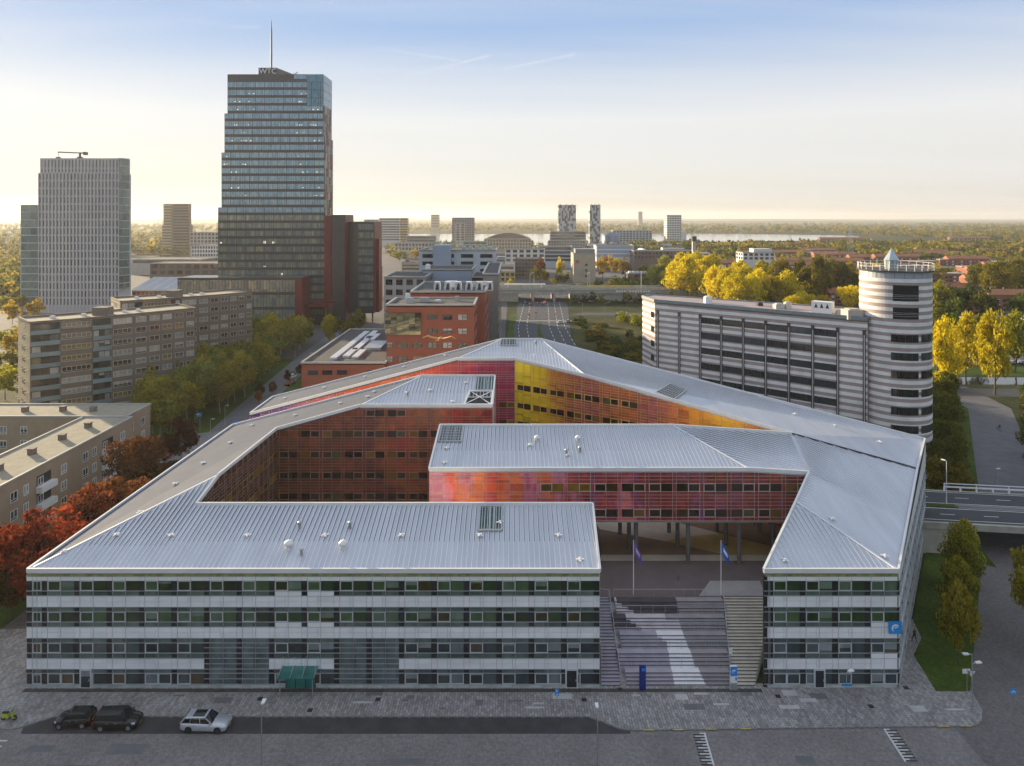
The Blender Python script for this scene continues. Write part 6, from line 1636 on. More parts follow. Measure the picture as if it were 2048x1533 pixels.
# ---- far woods: too many to count, one object
def far_wood(name, seed, spots, label, stops):
    rs = np.random.default_rng(seed); nL = 34
    spots = np.array(spots); T_ = len(spots)
    base = crown_pts(rs, nL * 12, 'round', 22).reshape(12, nL, 3)
    pick = rs.integers(0, 12, T_)
    P_ = base[pick] * np.stack([spots[:, 3], spots[:, 3], spots[:, 2]], 1)[:, None, :] + np.stack([spots[:, 0], spots[:, 1], np.zeros(T_)], 1)[:, None, :]
    P_ = P_.reshape(-1, 3); n = len(P_)
    a = rs.normal(size=(n, 3)); a /= np.linalg.norm(a, axis=1)[:, None]; b = np.cross(a, rs.normal(size=(n, 3))); b /= np.linalg.norm(b, axis=1)[:, None]
    s = np.repeat(spots[:, 2] * 0.13, nL)[:, None] * rs.uniform(0.7, 1.3, n)[:, None]
    q = np.stack([P_ - a * s, P_ + b * s, P_ + a * s, P_ - b * s], 1).reshape(-1, 3); q[:, 2] = np.maximum(q[:, 2], 0.05)
    me = bpy.data.meshes.new(name); me.vertices.add(4 * n); me.vertices.foreach_set('co', q.astype(np.float32).ravel())
    me.loops.add(4 * n); me.loops.foreach_set('vertex_index', np.arange(4 * n, dtype=np.int32)); me.polygons.add(n); me.polygons.foreach_set('loop_start', np.arange(0, 4 * n, 4, dtype=np.int32)); me.update(calc_edges=True)
    me.materials.append(leaf_mat('foliage_' + name, False, stops)); o = bpy.data.objects.new(name, me); COL.objects.link(o); o['kind'] = 'stuff'; o['label'] = label; o['category'] = 'woodland'
    return o
AUT = [(0.34, (0.08, 0.11, 0.035)), (0.44, (0.14, 0.16, 0.042)), (0.51, (0.24, 0.23, 0.05)), (0.57, (0.52, 0.38, 0.055)), (0.64, (0.17, 0.17, 0.045))]
rs = np.random.default_rng(4); sp = []
def scatter(n, xr, yr, hr, avoid=None):
    c = 0
    while c < n:
        y = yr[0] * (yr[1] / yr[0]) ** rs.random(); x = rs.uniform(*xr) * y
        if avoid and avoid(x, y): continue
        if any(Y - (125 if Y < 800 else 70) < y < Y + 13 and PXx(a, Y) - 6 < x * Y / y < PXx(b_, Y) + 6 for a, b_, py, Y in rows_): continue
        sp.append((x, y, rs.uniform(*hr), rs.uniform(*hr) * 1.1)); c += 1
inlake = lambda x, y: 1280 < y < 2380 and -620 < x < 1060
# right-hand suburbs: x is given as a slope (x / y)
scatter(900, (0.30, 0.85), (330, 900), (7, 12), lambda x, y: y < 560 and x < 330)
scatter(2300, (0.17, 0.85), (800, 2600), (11, 17), lambda x, y: inlake(x, y) or (x < 260 and y < 1000))
scatter(2600, (-0.85, 0.85), (2450, 6000), (14, 24), lambda x, y: inlake(x, y))
scatter(700, (-0.85, -0.46), (900, 2600), (12, 20))
scatter(400, (-0.8, -0.62), (420, 900), (9, 14))
scatter(250, (-0.30, 0.28), (1000, 1320), (9, 14), None)
far_wood('far_woodland', 8, sp, 'mixed green and golden woods spreading to the horizon', AUT)
# ------------------------------------------------------------------ city beyond the railway
m_tan = mat('tan_stone', (0.40, 0.34, 0.25), 0.8, 0, 0.1, 0.2)
m_whb = mat('white_render', (0.62, 0.62, 0.60), 0.7, 0, 0.06, 0.2)
m_dbr = mat('dark_brick', (0.14, 0.10, 0.09), 0.85, 0, 0.1, 0.3)
m_grb = mat('grey_block', (0.24, 0.24, 0.25), 0.8, 0, 0.1, 0.3)
m_rdb = mat('terrace_brick', (0.26, 0.10, 0.065), 0.85, 0, 0.15, 0.2)
m_tile = mat('orange_tile', (0.36, 0.15, 0.07), 0.85, 0, 0.15, 0.2)
m_yel2 = mat('yellow_brick', (0.50, 0.36, 0.12), 0.8, 0, 0.1, 0.3)
m_hz = glass('glass_far', [(0, (0.05, 0.06, 0.07)), (0.5, (0.10, 0.12, 0.13)), (0.8, (0.03, 0.035, 0.04))])
# railway viaduct and embankment
rv = thing('railway_viaduct', 'long low concrete railway viaduct with parapets over the road underpass', 'viaduct', (60, 436, 0))
for x0, x1 in ((-80, 4), (38, 420)):
    b = MB(); b.box(x0, x1, 434, 458, 0, 5.2); b.build('embankment', m_edge, rv)
b = MB(); b.box(-80, 420, 433, 459, 5.2, 6.6); b.build('deck', m_edge, rv)
for y in (433.2, 444.5, 458.6):
    b = MB(); b.box(-80, 420, y - 0.25, y + 0.25, 6.6, 8.0 if y > 434 else 7.5); b.build('parapet', m_edge if y > 434 else m_grb, rv)
b = MB(); b.box(-80, 420, 438, 443, 6.6, 6.75); b.box(-80, 420, 447, 456, 6.6, 6.75); b.build('track_bed', mat('ballast', (0.16, 0.13, 0.10), 0.95, 0, 0.2, 1), rv)
b = MB(); b.box(12.5, 14.2, 433.5, 458, 0, 5.2); b.box(26, 27.5, 433.5, 458, 0, 5.2); b.build('pier', m_edge, rv)
b = MB(); b.box(-5, 22, 446, 450, 9.5, 9.9); b.box(-3, -2.4, 447, 449, 6.6, 9.5); b.box(19, 19.6, 447, 449, 6.6, 9.5); b.build('platform_roof', m_whb, rv)
m_graf = mat('graffiti_yellow', (0.6, 0.48, 0.05), 0.8)
b = MB()
for i in range(14): b.box(48 + i * 2.3, 49.6 + i * 2.3 + (i % 3) * 0.3, 458.3, 458.34, 6.9 + (i % 2) * 0.15, 7.7 + (i % 3) * 0.08)
b.build('graffiti', m_graf, rv)
b = MB()
for i in range(13): b.box(66 + i * 1.7, 67.1 + i * 1.7, 432.9, 432.94, 6.2 - (i % 2) * 0.1, 7.2)
b.build('graffiti', m_white, rv)
def catenary(x, y, k):
    t = thing('catenary_mast', 'steel overhead line portal standing on the railway viaduct', 'mast', (x, y, 6.6), group='overhead line portals on the railway')
    for dx, dy in ((0, 0), (3.0, 14)):
        b = MB(); b.tube((x + dx, y + dy, 6.6), (x + dx, y + dy, 17.5), 0.18, n=6); b.build('post', m_steel, t)
    b = MB(); b.beam((x, y, 17.3), (x + 3, y + 14, 17.3), 0.35, 0.4); b.build('crossbeam', m_steel, t)
for i, px in enumerate((1175, 1282, 1405, 1060, 1620)): catenary(PXx(px, 437), 437, i)

S = simple
S('hotel_block', 'blank cream office block with small windows and red sign beside the railway', 'office', 1147, 1191, 508, 560, 26, m_tan, 0, m_hz, cols=3)
hb_ = bpy.data.objects['hotel_block']
for i, py in enumerate((530, 541, 552)): b = MB(); b.box(PXx(1170, 560), PXx(1175, 560), 559.85, 559.98, PZ(py + 2.5, 560), PZ(py - 2, 560)); b.build('window', m_hz, hb_)
b = MB(); b.box(PXx(1151, 565), PXx(1190, 565), 566, 582, PZ(508, 562), PZ(499, 562)); b.build('roof_house', m_grb, hb_)
m_signr = mat('sign_red', (0.45, 0.03, 0.05), 0.6)
b = MB(); xs_, zs_ = PXx(1155, 559.8), PZ(523, 559.8)
for (a, c, d, e) in ((-1.2, 1.2, 0.7, 1.1), (-1.2, 1.2, -1.1, -0.7), (-1.2, -0.8, -1.1, 0.2), (0.8, 1.2, -0.2, 1.1), (-0.3, 0.3, -0.3, 0.3)): b.box(xs_ + a, xs_ + c, 559.7, 559.95, zs_ + d, zs_ + e)
b.build('red_sign', m_signr, hb_)
S('terrace_block', 'dark brick apartment block with small square windows beyond the railway', 'apartment block', 1030, 1088, 518, 600, 18, m_dbr, 6, m_hz, 3.2, 9, gap=0.5)
S('white_flats', 'white apartment block with recessed balconies above the dark brick block', 'apartment block', 1010, 1090, 499, 640, 16, m_whb, 3, m_hz, 4.2, 6, gap=0.4)
S('yellow_flats', 'small yellow brick block beside the glazed office corner', 'apartment block', 1000, 1030, 545, 570, 12, m_yel2, 2, m_hz, 4, 3)
S('white_box', 'white two-storey box above the yellow brick block', 'building', 1000, 1028, 532, 590, 12, m_whb, 1, m_hz, 4, 0)
S('glass_office', 'long pale blue glass office beyond the railway', 'office', 1075, 1145, 494, 720, 22, m_bluegrey, 4, m_hz, 4.0, 0)
S('brown_slab', 'long brown slab with close rows of windows', 'office', 968, 1062, 479, 900, 20, m_tan, 3, m_hz, 4.5, 16)
S('library', 'pale rounded civic building in front of the brown slab', 'building', 925, 975, 484, 860, 20, m_lgrey, 3, m_hz, 4.0, 0)
S('low_block', 'low dark block by the lake shore', 'building', 812, 872, 473, 1150, 20, m_grb, 2, m_hz, 5, 0)
S('low_row', 'long grey row of shops with pale roof beside the lake', 'building', 790, 870, 487, 900, 24, m_lgrey, 2, m_hz, 5, 12)
S('white_slab', 'white residential slab with balcony bands near the lake', 'apartment block', 758, 800, 437, 1250, 26, m_pale, 9, m_hz, 4.6, 0)
S('yellow_end', 'yellow balconied end block attached to the white slab', 'apartment block', 800.5, 815, 437, 1250, 14, m_yel2, 9, m_hz, 4.6, 0)
S('white_wing', 'low pale wing behind the dark red office block', 'apartment block', 728, 757, 440, 1280, 20, m_pale, 8, m_hz, 4.6, 0)
S('tan_tower', 'plain tan tower block far beyond the lake', 'tower block', 862, 878, 430, 2500, 30, m_tan, 8, m_hz, 6, 0)
S('balcony_tower', 'dark residential tower with light balcony edges near the lake', 'tower block', 904, 948, 436, 1150, 26, m_grb, 11, m_hz, 3.8, 9, gap=0.45)
S('stair_tower', 'pale slim stair tower in front of the dark residential tower', 'tower block', 911, 930, 448, 1120, 8, m_lgrey, 7, m_hz, 4, 2)
m_chk = glass('checker_cladding', [(0, (0.50, 0.52, 0.54)), (0.5, (0.10, 0.12, 0.13))], rough=0.4, spec=0.3, cell=(2.4, 3000, 4.4))
for (a, b_, lab) in ((1117, 1152, 'broad checkered black and white tower by the lake'), (1180, 1201, 'slim checkered black and white tower by the lake')):
    t_, wo_, x0, x1, zt_ = S('checker_tower', lab, 'tower block', a, b_, 411, 1150, 24, m_chk, 0, m_hz)
    for q in range(3): b = MB(); b.box(x0 + 3 + q * (x1 - x0) / 3, x0 + 5 + q * (x1 - x0) / 3, 1158, 1162, zt_, zt_ + 2.2); b.build('roof_box', m_grb, t_)
S('quay_block', 'dark long block in front of the broad checkered tower', 'apartment block', 1100, 1172, 464, 1080, 24, m_grb, 5, m_hz, 4.5, 0)
S('quayside_flats', 'grey lower block in front of the dark quay block', 'apartment block', 1097, 1170, 482, 1000, 20, m_grb, 3, m_hz, 4.2, 14)
S('lake_slab', 'blue-grey lakeside slab with rows of windows', 'apartment block', 1226, 1304, 462, 1300, 24, m_bluegrey, 5, m_hz, 4.2, 12)
t_, wo_, x0, x1, zt_ = S('white_tower', 'white residential tower with square windows at the lake', 'tower block', 1334, 1363, 431, 1250, 26, m_whb, 11, m_hz, 4.2, 6, gap=0.5)
b = MB(); b.box(x1, x1 + 9, 1250, 1274, 0, PZ(464, 1250)); b.build('low_wing', m_whb, t_)
S('far_tower', 'small far tower block on the right of the twin towers', 'tower block', 1277, 1285, 424, 4200, 30, m_grb, 0, m_hz)
t_ = thing('blue_dome', 'smooth dark blue pebble-shaped roof beside the lakeside slab', 'building', (PXx(1222, 1200), 1200, 0))
b = MB(); b.lathe((PXx(1222, 1200), 1200, 0), [(15, 0), (16, 8), (15.5, PZ(472, 1200)), (11, PZ(467, 1200)), (0, PZ(464, 1200))], 20); b.build('dome', mat('blue_metal', (0.10, 0.14, 0.22), 0.4, 0.4, 0.1), t_, True)
t_ = thing('theatre', 'curved brown roofed theatre hall by the lake', 'building', (PXx(1020, 1000), 1000, 0))
x0, x1, zt_ = PXx(970, 1000), PXx(1062, 1000), PZ(466, 1000); b = MB(); n = 14
prof = [(x0 + (x1 - x0) * i / n, zt_ * (0.72 + 0.28 * math.sin(math.pi * i / n))) for i in range(n + 1)]
b.hexa([(x, 1000, 0) for x, z in prof] , [(x, 1000, z) for x, z in prof]) if False else None
for (xa, za), (xb_, zb) in zip(prof, prof[1:]): b.hexa([(xa, 1000, 0), (xb_, 1000, 0), (xb_, 1040, 0), (xa, 1040, 0)], [(xa, 1000, za), (xb_, 1000, zb), (xb_, 1040, zb), (xa, 1040, za)])
b.build('hall', mat('hall_brown', (0.17, 0.12, 0.085), 0.7, 0, 0.1), t_)
t_ = thing('market_hall', 'white vaulted market roofs among the low city blocks', 'building', (PXx(1255, 800), 800, 0))
for i, px in enumerate((1232, 1262, 1290)):
    b = MB(); xc = PXx(px, 800); pr = [(xc - 8 + 16 * k / 8, 10 + 7 * math.sin(math.pi * k / 8)) for k in range(9)]
    for (xa, za), (xb_, zb) in zip(pr, pr[1:]): b.hexa([(xa, 800, 0), (xb_, 800, 0), (xb_, 830, 0), (xa, 830, 0)], [(xa, 800, za), (xb_, 800, zb), (xb_, 830, zb), (xa, 830, za)])
    b.build('vault', m_whb, t_)
S('clinic', 'white office with blue ribbon windows between autumn trees', 'office', 1193, 1268, 492, 720, 26, m_whb, 3, m_bluegrey, 4.2, 0)
S('long_low', 'long low white-edged school roof behind the yellow trees', 'building', 1268, 1395, 503, 690, 24, m_dbr, 2, m_hz, 4, 18)
t_ = thing('bell_tower', 'slim brick tower with dark head rising over the yellow trees', 'tower', (PXx(1389, 600), 600, 0))
b = MB(); b.box(PXx(1385.5, 600), PXx(1392, 600), 600, 603, 0, PZ(478, 600)); b.build('shaft', m_lgrey, t_)
b = MB(); b.box(PXx(1384.6, 600), PXx(1393, 600), 599.5, 603.5, PZ(483, 600), PZ(473, 600)); b.build('head', m_tar, t_)
b = MB(); b.tube((PXx(1389, 601), 601, PZ(473, 600)), (PXx(1389, 601), 601, PZ(462, 600)), 0.3, n=6); b.build('spike', m_steel, t_)
t_, wo_, x0, x1, zt_ = S('villa', 'white stepped villa with terraces among golden trees', 'building', 1486, 1550, 506, 640, 20, m_whb, 2, m_hz, 3.5, 6)
b = MB(); b.box(PXx(1508, 645), PXx(1545, 645), 646, 658, zt_, zt_ + 3.4); b.build('upper_storey', m_whb, t_)
t_, wo_, x0, x1, zt_ = S('trailhouse', 'low brown building with white plant on its roof in the dark trees', 'building', 1256, 1300, 548, 520, 16, m_dbr, 2, m_hz, 3.4, 4)
for q in range(5): b = MB(); b.box(x0 + 1 + q * 3, x0 + 3 + q * 3, 522, 526, zt_, zt_ + 1.6); b.build('roof_plant', m_white, t_)
# left: stepped tan tower and low sheds
tt = thing('stepped_tower', 'tan stepped residential tower with sunlit balconies far behind', 'tower block', (PXx(352, 930), 930, 0))
for (a, b_, pt) in ((327, 376, 408), (325, 379, 450), (321, 381, 480)):
    bb = MB(); bb.box(PXx(a, 930), PXx(b_, 930), 930 - (pt - 408) * 0.03, 940, 0, PZ(pt, 930)); o = bb.build('body', mat('tower_brown', (0.27, 0.19, 0.13), 0.8, 0, 0.1, 0.2), tt)
w = Wall((PXx(325, 928), 928), (PXx(379, 928), 928), tt, tt, (0, 0))
for k in range(18):
    z0 = PZ(408, 928) - 3 - k * 3.9; b = MB(); w.box(b, 0, w.L * 0.35, z0, z0 + 1.2, 0, 2.2); b.build('balcony', m_cream, tt)
    w.piece('window_strip', m_hz, w.L * 0.4, w.L * 0.97, z0, z0 + 1.9, 0, 0.3)
S('rear_block', 'pale office block behind the stepped tower', 'office', 380, 437, 466, 880, 30, m_lgrey, 4, m_hz, 4.5, 8)
S('rear_white', 'long white-roofed block between the two towers', 'office', 383, 437, 492, 760, 30, m_whb, 3, m_hz, 4.2, 10)
S('dark_school', 'dark low block with sparse windows between the two towers', 'building', 300, 436, 528, 520, 26, m_dbr, 2, m_hz, 4.5, 8)
S('shed', 'grey flat roofed shed with pale roof lights between the towers', 'building', 262, 400, 520, 640, 40, m_lgrey, 1, m_hz, 4, 0)
t_, wo_, x0, x1, zt_ = S('glazed_hall', 'low brown hall with slanting ribbed glass roofs beside the grey tower', 'building', 264, 350, 583, 430, 26, m_brick, 2, m_hz, 3.6, 10)
for i in range(4):
    a = x0 + i * (x1 - x0) / 4; c = a + (x1 - x0) / 4 - 0.6
    b = MB(); b.hexa([(a, 430, zt_ + 0.5), (c, 430, zt_ + 0.5), (c + 2.5, 452, zt_ + 0.5), (a + 2.5, 452, zt_ + 0.5)], [(a, 430, zt_ + 0.9), (c, 430, zt_ + 0.9), (c + 2.5, 452, zt_ + 7), (a + 2.5, 452, zt_ + 7)]); g_ = b.build('slanted_roof', m_whb, t_)
    for k in range(7):
        r_ = MB(); xx = a + (c - a) * k / 7; r_.beam((xx, 430.1, zt_ + 0.95), (xx + 2.5, 452, zt_ + 7.1), 0.5, 0.2); r_.build('roof_panel', m_bluegrey, g_)
for i, (a, b_, py, Y) in enumerate(((0, 40, 572, 500), (0, 38, 585, 470))): S('white_shed', 'long white low shed at the edge of the woods', 'building', a - 60, b_, py, Y, 18, m_whb, 0, m_hz, group='white sheds at the edge of the woods')
S('pink_flats', 'pinkish brick flats in front of the left woods', 'apartment block', 268, 312, 494, 1000, 20, m_tile, 3, m_hz, 4, 10)
# canal-side house at the far right behind the poplars
S('corner_house', 'plain beige house with slanted wall behind the poplars', 'house', 1963, 2075, 645, 300, 16, m_beige, 2, m_hz, 4.5, 5)
# brick terraces on the right
rn = random.Random(21)
for i, (a, b_, py, Y) in enumerate(rows_):
    h = rn.uniform(6.5, 8.5); x0, x1 = PXx(a, Y), PXx(b_, Y); dep = 10
    t_ = thing('terraced_houses', 'row of red brick terraced houses among the autumn trees', 'house row', ((x0 + x1) / 2, Y, 0), group='brick terraces in the suburb')
    b = MB(); b.box(x0, x1, Y, Y + dep, 0, h); wo_ = b.build('wall', m_rdb, t_)
    if i % 3 == 1:
        b = MB(); b.box(x0 - 0.3, x1 + 0.3, Y - 0.3, Y + dep + 0.3, h, h + 0.35); b.build('roof', m_lgrey, t_)
    else:
        b = MB(); b.hexa([(x0 - 0.3, Y - 0.4, h), (x1 + 0.3, Y - 0.4, h), (x1 + 0.3, Y + dep + 0.4, h), (x0 - 0.3, Y + dep + 0.4, h)], [(x0 - 0.3, Y + dep / 2 - 0.1, h + 3), (x1 + 0.3, Y + dep / 2 - 0.1, h + 3), (x1 + 0.3, Y + dep / 2 + 0.1, h + 3), (x0 - 0.3, Y + dep / 2 + 0.1, h + 3)]); ro_ = b.build('roof', m_tile, t_)
        for q in range(3): c = MB(); xc = x0 + (x1 - x0) * (q + 0.5) / 3; c.box(xc - 0.4, xc + 0.4, Y + dep / 2 - 0.4, Y + dep / 2 + 0.4, h + 2.2, h + 4); c.build('chimney', m_dbr, ro_)
    w = Wall((x0, Y), (x1, Y), t_, wo_, (0, 0)); n = max(4, int(w.L / 3.2))
    for z0 in (1.0, 4.0):
        for q in range(n): w.piece('window', m_whb if (q + i) % 3 == 0 else m_hz, w.L * (q + 0.25) / n, w.L * (q + 0.75) / n, z0, z0 + 1.5, 0, 0.08)
# filler blocks of the low city
rn = random.Random(33)
for i in range(46):
    Y = rn.uniform(620, 1300); px = rn.uniform(790, 1420); 
    if 1030 < px < 1100 and Y < 700: continue
    wd = rn.uniform(14, 40); h = rn.uniform(6, 13); x0 = PXx(px, Y)
    if Y > 1150 and 1180 < px < 1420: Y -= 200; x0 = PXx(px, Y)
    t_ = thing('city_block', 'low flat roofed block in the town between the railway and the lake', 'building', (x0 + wd / 2, Y, 0), group='low blocks of the town')
    wm = [m_lgrey, m_dbr, m_whb, m_tan, m_grb][i % 5]
    b = MB(); b.box(x0, x0 + wd, Y, Y + 14, 0, h); wo_ = b.build('wall', wm, t_)
    b = MB(); b.box(x0 + 0.3, x0 + wd - 0.3, Y + 0.3, Y + 13.7, h, h + 0.3); b.box(x0 + 3, x0 + 6, Y + 4, Y + 8, h + 0.3, h + 1.8); b.build('roof', [m_tar, m_whb, m_lgrey][i % 3], t_)
    w = Wall((x0, Y), (x0 + wd, Y), t_, wo_, (0, 0))
    for z0 in [1.2 + 3.2 * k for k in range(int(h / 3.3))]: w.piece('window_strip', m_hz, 1, w.L - 1, z0, z0 + 1.4, 0, 0.1)
# power pylons
def pylon(x, y, h):
    t = thing('power_pylon', 'thin lattice power pylon standing among the far trees', 'pylon', (x, y, 0), group='power pylons on the plain')
    b = MB()
    for sx in (-1, 1):
        for sy in (-1, 1): b.tube((x + sx * 3.5, y + sy * 3.5, 0), (x + sx * 0.5, y + sy * 0.5, h), 0.25, 0.15, 4)
    for k in range(7):
        z0, z1 = h * k / 8, h * (k + 1) / 8; r0, r1 = 3.5 - 3 * k / 8, 3.5 - 3 * (k + 1) / 8
        b.tube((x - r0, y - r0, z0), (x + r1, y - r1, z1), 0.12, n=4); b.tube((x + r0, y - r0, z0), (x - r1, y - r1, z1), 0.12, n=4)
    b.build('lattice', m_steel, t)
    for k, (zz, ww) in enumerate(((0.72, 8), (0.84, 7), (0.95, 5))):
        b = MB(); b.beam((x - ww, y, h * zz), (x + ww, y, h * zz), 0.4, 0.5); b.build('crossarm', m_steel, t)
for px, pyb, Y, h in ((1480, 0, 1600, 42), (1700, 0, 900, 46), (1900, 0, 1500, 44), (1235, 0, 2200, 50), (30, 0, 1500, 44), (18, 0, 1100, 40), (317, 0, 2200, 50)): pylon(PXx(px, Y), Y, h)
# hills on the skyline
for (yy, hh, x0, x1, sd) in ((7500, 34, -7000, 7500, 1), (11000, 55, -11000, 11000, 2)):
    b = MB(); rn = random.Random(sd); n = 120; prev = None; ph = [rn.uniform(0, 6.28) for _ in range(5)]
    pr = []
    for i in range(n + 1):
        x = x0 + (x1 - x0) * i / n; t = i / n
        pr.append((x, hh * (0.62 + 0.2 * math.sin(5 * t + ph[0]) + 0.1 * math.sin(13 * t + ph[1]) + 0.08 * math.sin(37 * t + ph[2]))))
    for (xa, za), (xb_, zb) in zip(pr, pr[1:]): b.hexa([(xa, yy, -0.5), (xb_, yy, -0.5), (xb_, yy + 1600, -0.5), (xa, yy + 1600, -0.5)], [(xa, yy + 500, za), (xb_, yy + 500, zb), (xb_, yy + 900, zb), (xa, yy + 900, za)])
    struct(b, 'hills', m_land)
# ------------------------------------------------------------------ vehicles
def paint(name, c, metal=0.3):
    m, nt, b = base_mat(name, 0.22, metal, 0.6); b.inputs['Base Color'].default_value = (*c, 1); b.inputs['Coat Weight'].default_value = 0.6; b.inputs['Coat Roughness'].default_value = 0.05
    n = pos_noise(nt, 1.5, 3); r_ = ramp(nt, n.outputs['Fac'], [(0.3, sh(c, 0.85)), (0.7, sh(c, 1.05))]); nt.links.new(r_.outputs['Color'], b.inputs['Base Color'])
    return m
m_tyre = mat('tyre', (0.015, 0.015, 0.016), 0.8); m_rim = mat('rim', (0.35, 0.36, 0.37), 0.35, 0.7); m_rimd = mat('rim_dark', (0.05, 0.05, 0.055), 0.35, 0.5)
m_cgl = mat('car_glass', (0.012, 0.015, 0.018), 0.05, 0, 0.1, spec=0.8); m_lamp = mat('headlamp', (0.65, 0.68, 0.7), 0.15); m_tail = mat('tail_lamp', (0.35, 0.015, 0.015), 0.25); m_trim = mat('car_trim', (0.02, 0.02, 0.022), 0.6)
def make_car(L, W, Hh, col, style='wagon', roofglass=False, rim=None, lights=True, simple_=False):
    """nose at +x; returns the Empty at the origin"""
    root = thing('parked_car', '', 'car')
    h = W / 2
    hood = {'wagon': 0.62, 'hatch': 0.66, 'mpv': 0.60}[style] * Hh; belt = 0.64 * Hh if style != 'mpv' else 0.60 * Hh
    ws0 = {'wagon': 0.30, 'hatch': 0.24, 'mpv': 0.21}[style] * L    # windscreen foot from the nose
    ws1 = ws0 + {'wagon': 0.155, 'hatch': 0.17, 'mpv': 0.17}[style] * L
    rr0 = L * {'wagon': 0.90, 'hatch': 0.86, 'mpv': 0.93}[style]; rr1 = L * 0.985
    st = [(0.0, 0.42, 0.46 * Hh * 0.85, 0.72), (0.03 * L, 0.20, hood * 0.80, 0.88), (0.10 * L, 0.17, hood * 0.92, 0.97), (0.2 * L, 0.17, hood * 0.99, 1.0), (ws0, 0.17, belt * 0.99, 1.0), (0.5 * L, 0.17, belt, 1.0), (0.75 * L, 0.17, belt * 1.02, 1.0), (0.92 * L, 0.18, belt * 1.04, 0.98), (0.985 * L, 0.22, belt * 1.04, 0.93), (L, 0.40, belt * 0.90, 0.85)]
    b = MB(); rings = []
    for x, zb, zt_, k in st:
        y = h * k; zs = zb + (zt_ - zb) * 0.45
        ring = [(L / 2 - x, -y * 0.92, zb), (L / 2 - x, -y, zb + 0.14), (L / 2 - x, -y, zs), (L / 2 - x, -y * 0.965, zt_ - 0.06), (L / 2 - x, -y * 0.88, zt_),
                (L / 2 - x, 0, zt_ + 0.025), (L / 2 - x, y * 0.88, zt_), (L / 2 - x, y * 0.965, zt_ - 0.06), (L / 2 - x, y, zs), (L / 2 - x, y, zb + 0.14), (L / 2 - x, y * 0.92, zb)]
        rings.append(len(b.v)); b.v += ring
    n = 11
    for a, c in zip(rings, rings[1:]):
        for i in range(n):
            j = (i + 1) % n; b.f.append((a + i, a + j, c + j, c + i)); b.m.append(0)
    b.f.append(tuple(range(rings[0] + n - 1, rings[0] - 1, -1))); b.f.append(tuple(range(rings[-1], rings[-1] + n))); b.m += [0, 0]
    body = b.build('body', col, root, True)
    # glasshouse
    zt_ = Hh - 0.05; tw = h * 0.76; bw_ = h * 0.90
    bot = [(L / 2 - ws0 - 0.02, belt * 0.98), (L / 2 - rr1 + 0.02, belt * 1.03)]; top = [(L / 2 - ws1, zt_), (L / 2 - rr0, zt_ - 0.02)]
    gl = MB(); gl.hexa([(bot[0][0], -bw_, bot[0][1]), (bot[0][0], bw_, bot[0][1]), (bot[1][0], bw_, bot[1][1]), (bot[1][0], -bw_, bot[1][1])], [(top[0][0], -tw, top[0][1]), (top[0][0], tw, top[0][1]), (top[1][0], tw, top[1][1]), (top[1][0], -tw, top[1][1])])
    gl.build('windows', m_cgl, root)
    rf = MB(); o = 0.03
    rf.hexa([(top[0][0] + 0.05, -tw - o, zt_ - 0.06), (top[0][0] + 0.05, tw + o, zt_ - 0.06), (top[1][0] - 0.06, tw + o, zt_ - 0.07), (top[1][0] - 0.06, -tw - o, zt_ - 0.07)], [(top[0][0] - 0.1, -tw * 0.88, zt_ + 0.045), (top[0][0] - 0.1, tw * 0.88, zt_ + 0.045), (top[1][0] + 0.1, tw * 0.88, zt_ + 0.03), (top[1][0] + 0.1, -tw * 0.88, zt_ + 0.03)])
    rfo = rf.build('roof', col, root)
    if roofglass:
        g2 = MB(); g2.box(L / 2 - ws1 - 1.45, L / 2 - ws1 - 0.25, -tw * 0.72, tw * 0.72, zt_ + 0.035, zt_ + 0.052); g2.build('sunroof', m_cgl, rfo)
    pl_ = MB()
    for s in (-1, 1):
        pl_.beam((bot[0][0], s * (bw_ + 0.005), bot[0][1]), (top[0][0], s * (tw + 0.015), top[0][1]), 0.07, 0.07)
        pl_.beam((bot[1][0] + 0.02, s * (bw_ + 0.005), bot[1][1]), (top[1][0], s * (tw + 0.015), top[1][1]), 0.12, 0.12)
        for t in (0.36, 0.70):
            xb = bot[0][0] + (bot[1][0] - bot[0][0]) * (t + 0.02); xt = top[0][0] + (top[1][0] - top[0][0]) * (t - 0.02 if t > 0.5 else t - 0.08); pl_.beam((xb, s * (bw_ + 0.004), belt), (xt, s * (tw + 0.012), zt_), 0.07, 0.03)
    pl_.build('pillars', col, root)
    wr_ = 0.33 if style != 'hatch' else 0.30
    for sx in (0.185 * L, 0.80 * L):
        for s in (-1, 1):
            x = L / 2 - sx; wb_ = MB(); wb_.tube((x, s * (h - 0.21), wr_), (x, s * (h + 0.012), wr_), wr_, n=18); wo2 = wb_.build('wheel', m_tyre, root)
            rb_ = MB(); rb_.tube((x, s * (h + 0.010), wr_), (x, s * (h + 0.022), wr_), wr_ * 0.66, n=14); rb_.build('rim', rim or m_rim, wo2)
            ab = MB(); nn = 10
            for q in range(nn):
                a0, a1 = math.pi * q / nn, math.pi * (q + 1) / nn; r0, r1 = wr_ * 1.0, wr_ * 1.2; y = s * (h + 0.004)
                ab.quad([(x + r0 * math.cos(a0), y, wr_ + r0 * math.sin(a0)), (x + r1 * math.cos(a0), y, wr_ + r1 * math.sin(a0)), (x + r1 * math.cos(a1), y, wr_ + r1 * math.sin(a1)), (x + r0 * math.cos(a1), y, wr_ + r0 * math.sin(a1))])
            ab.build('wheel_arch', m_trim, root)
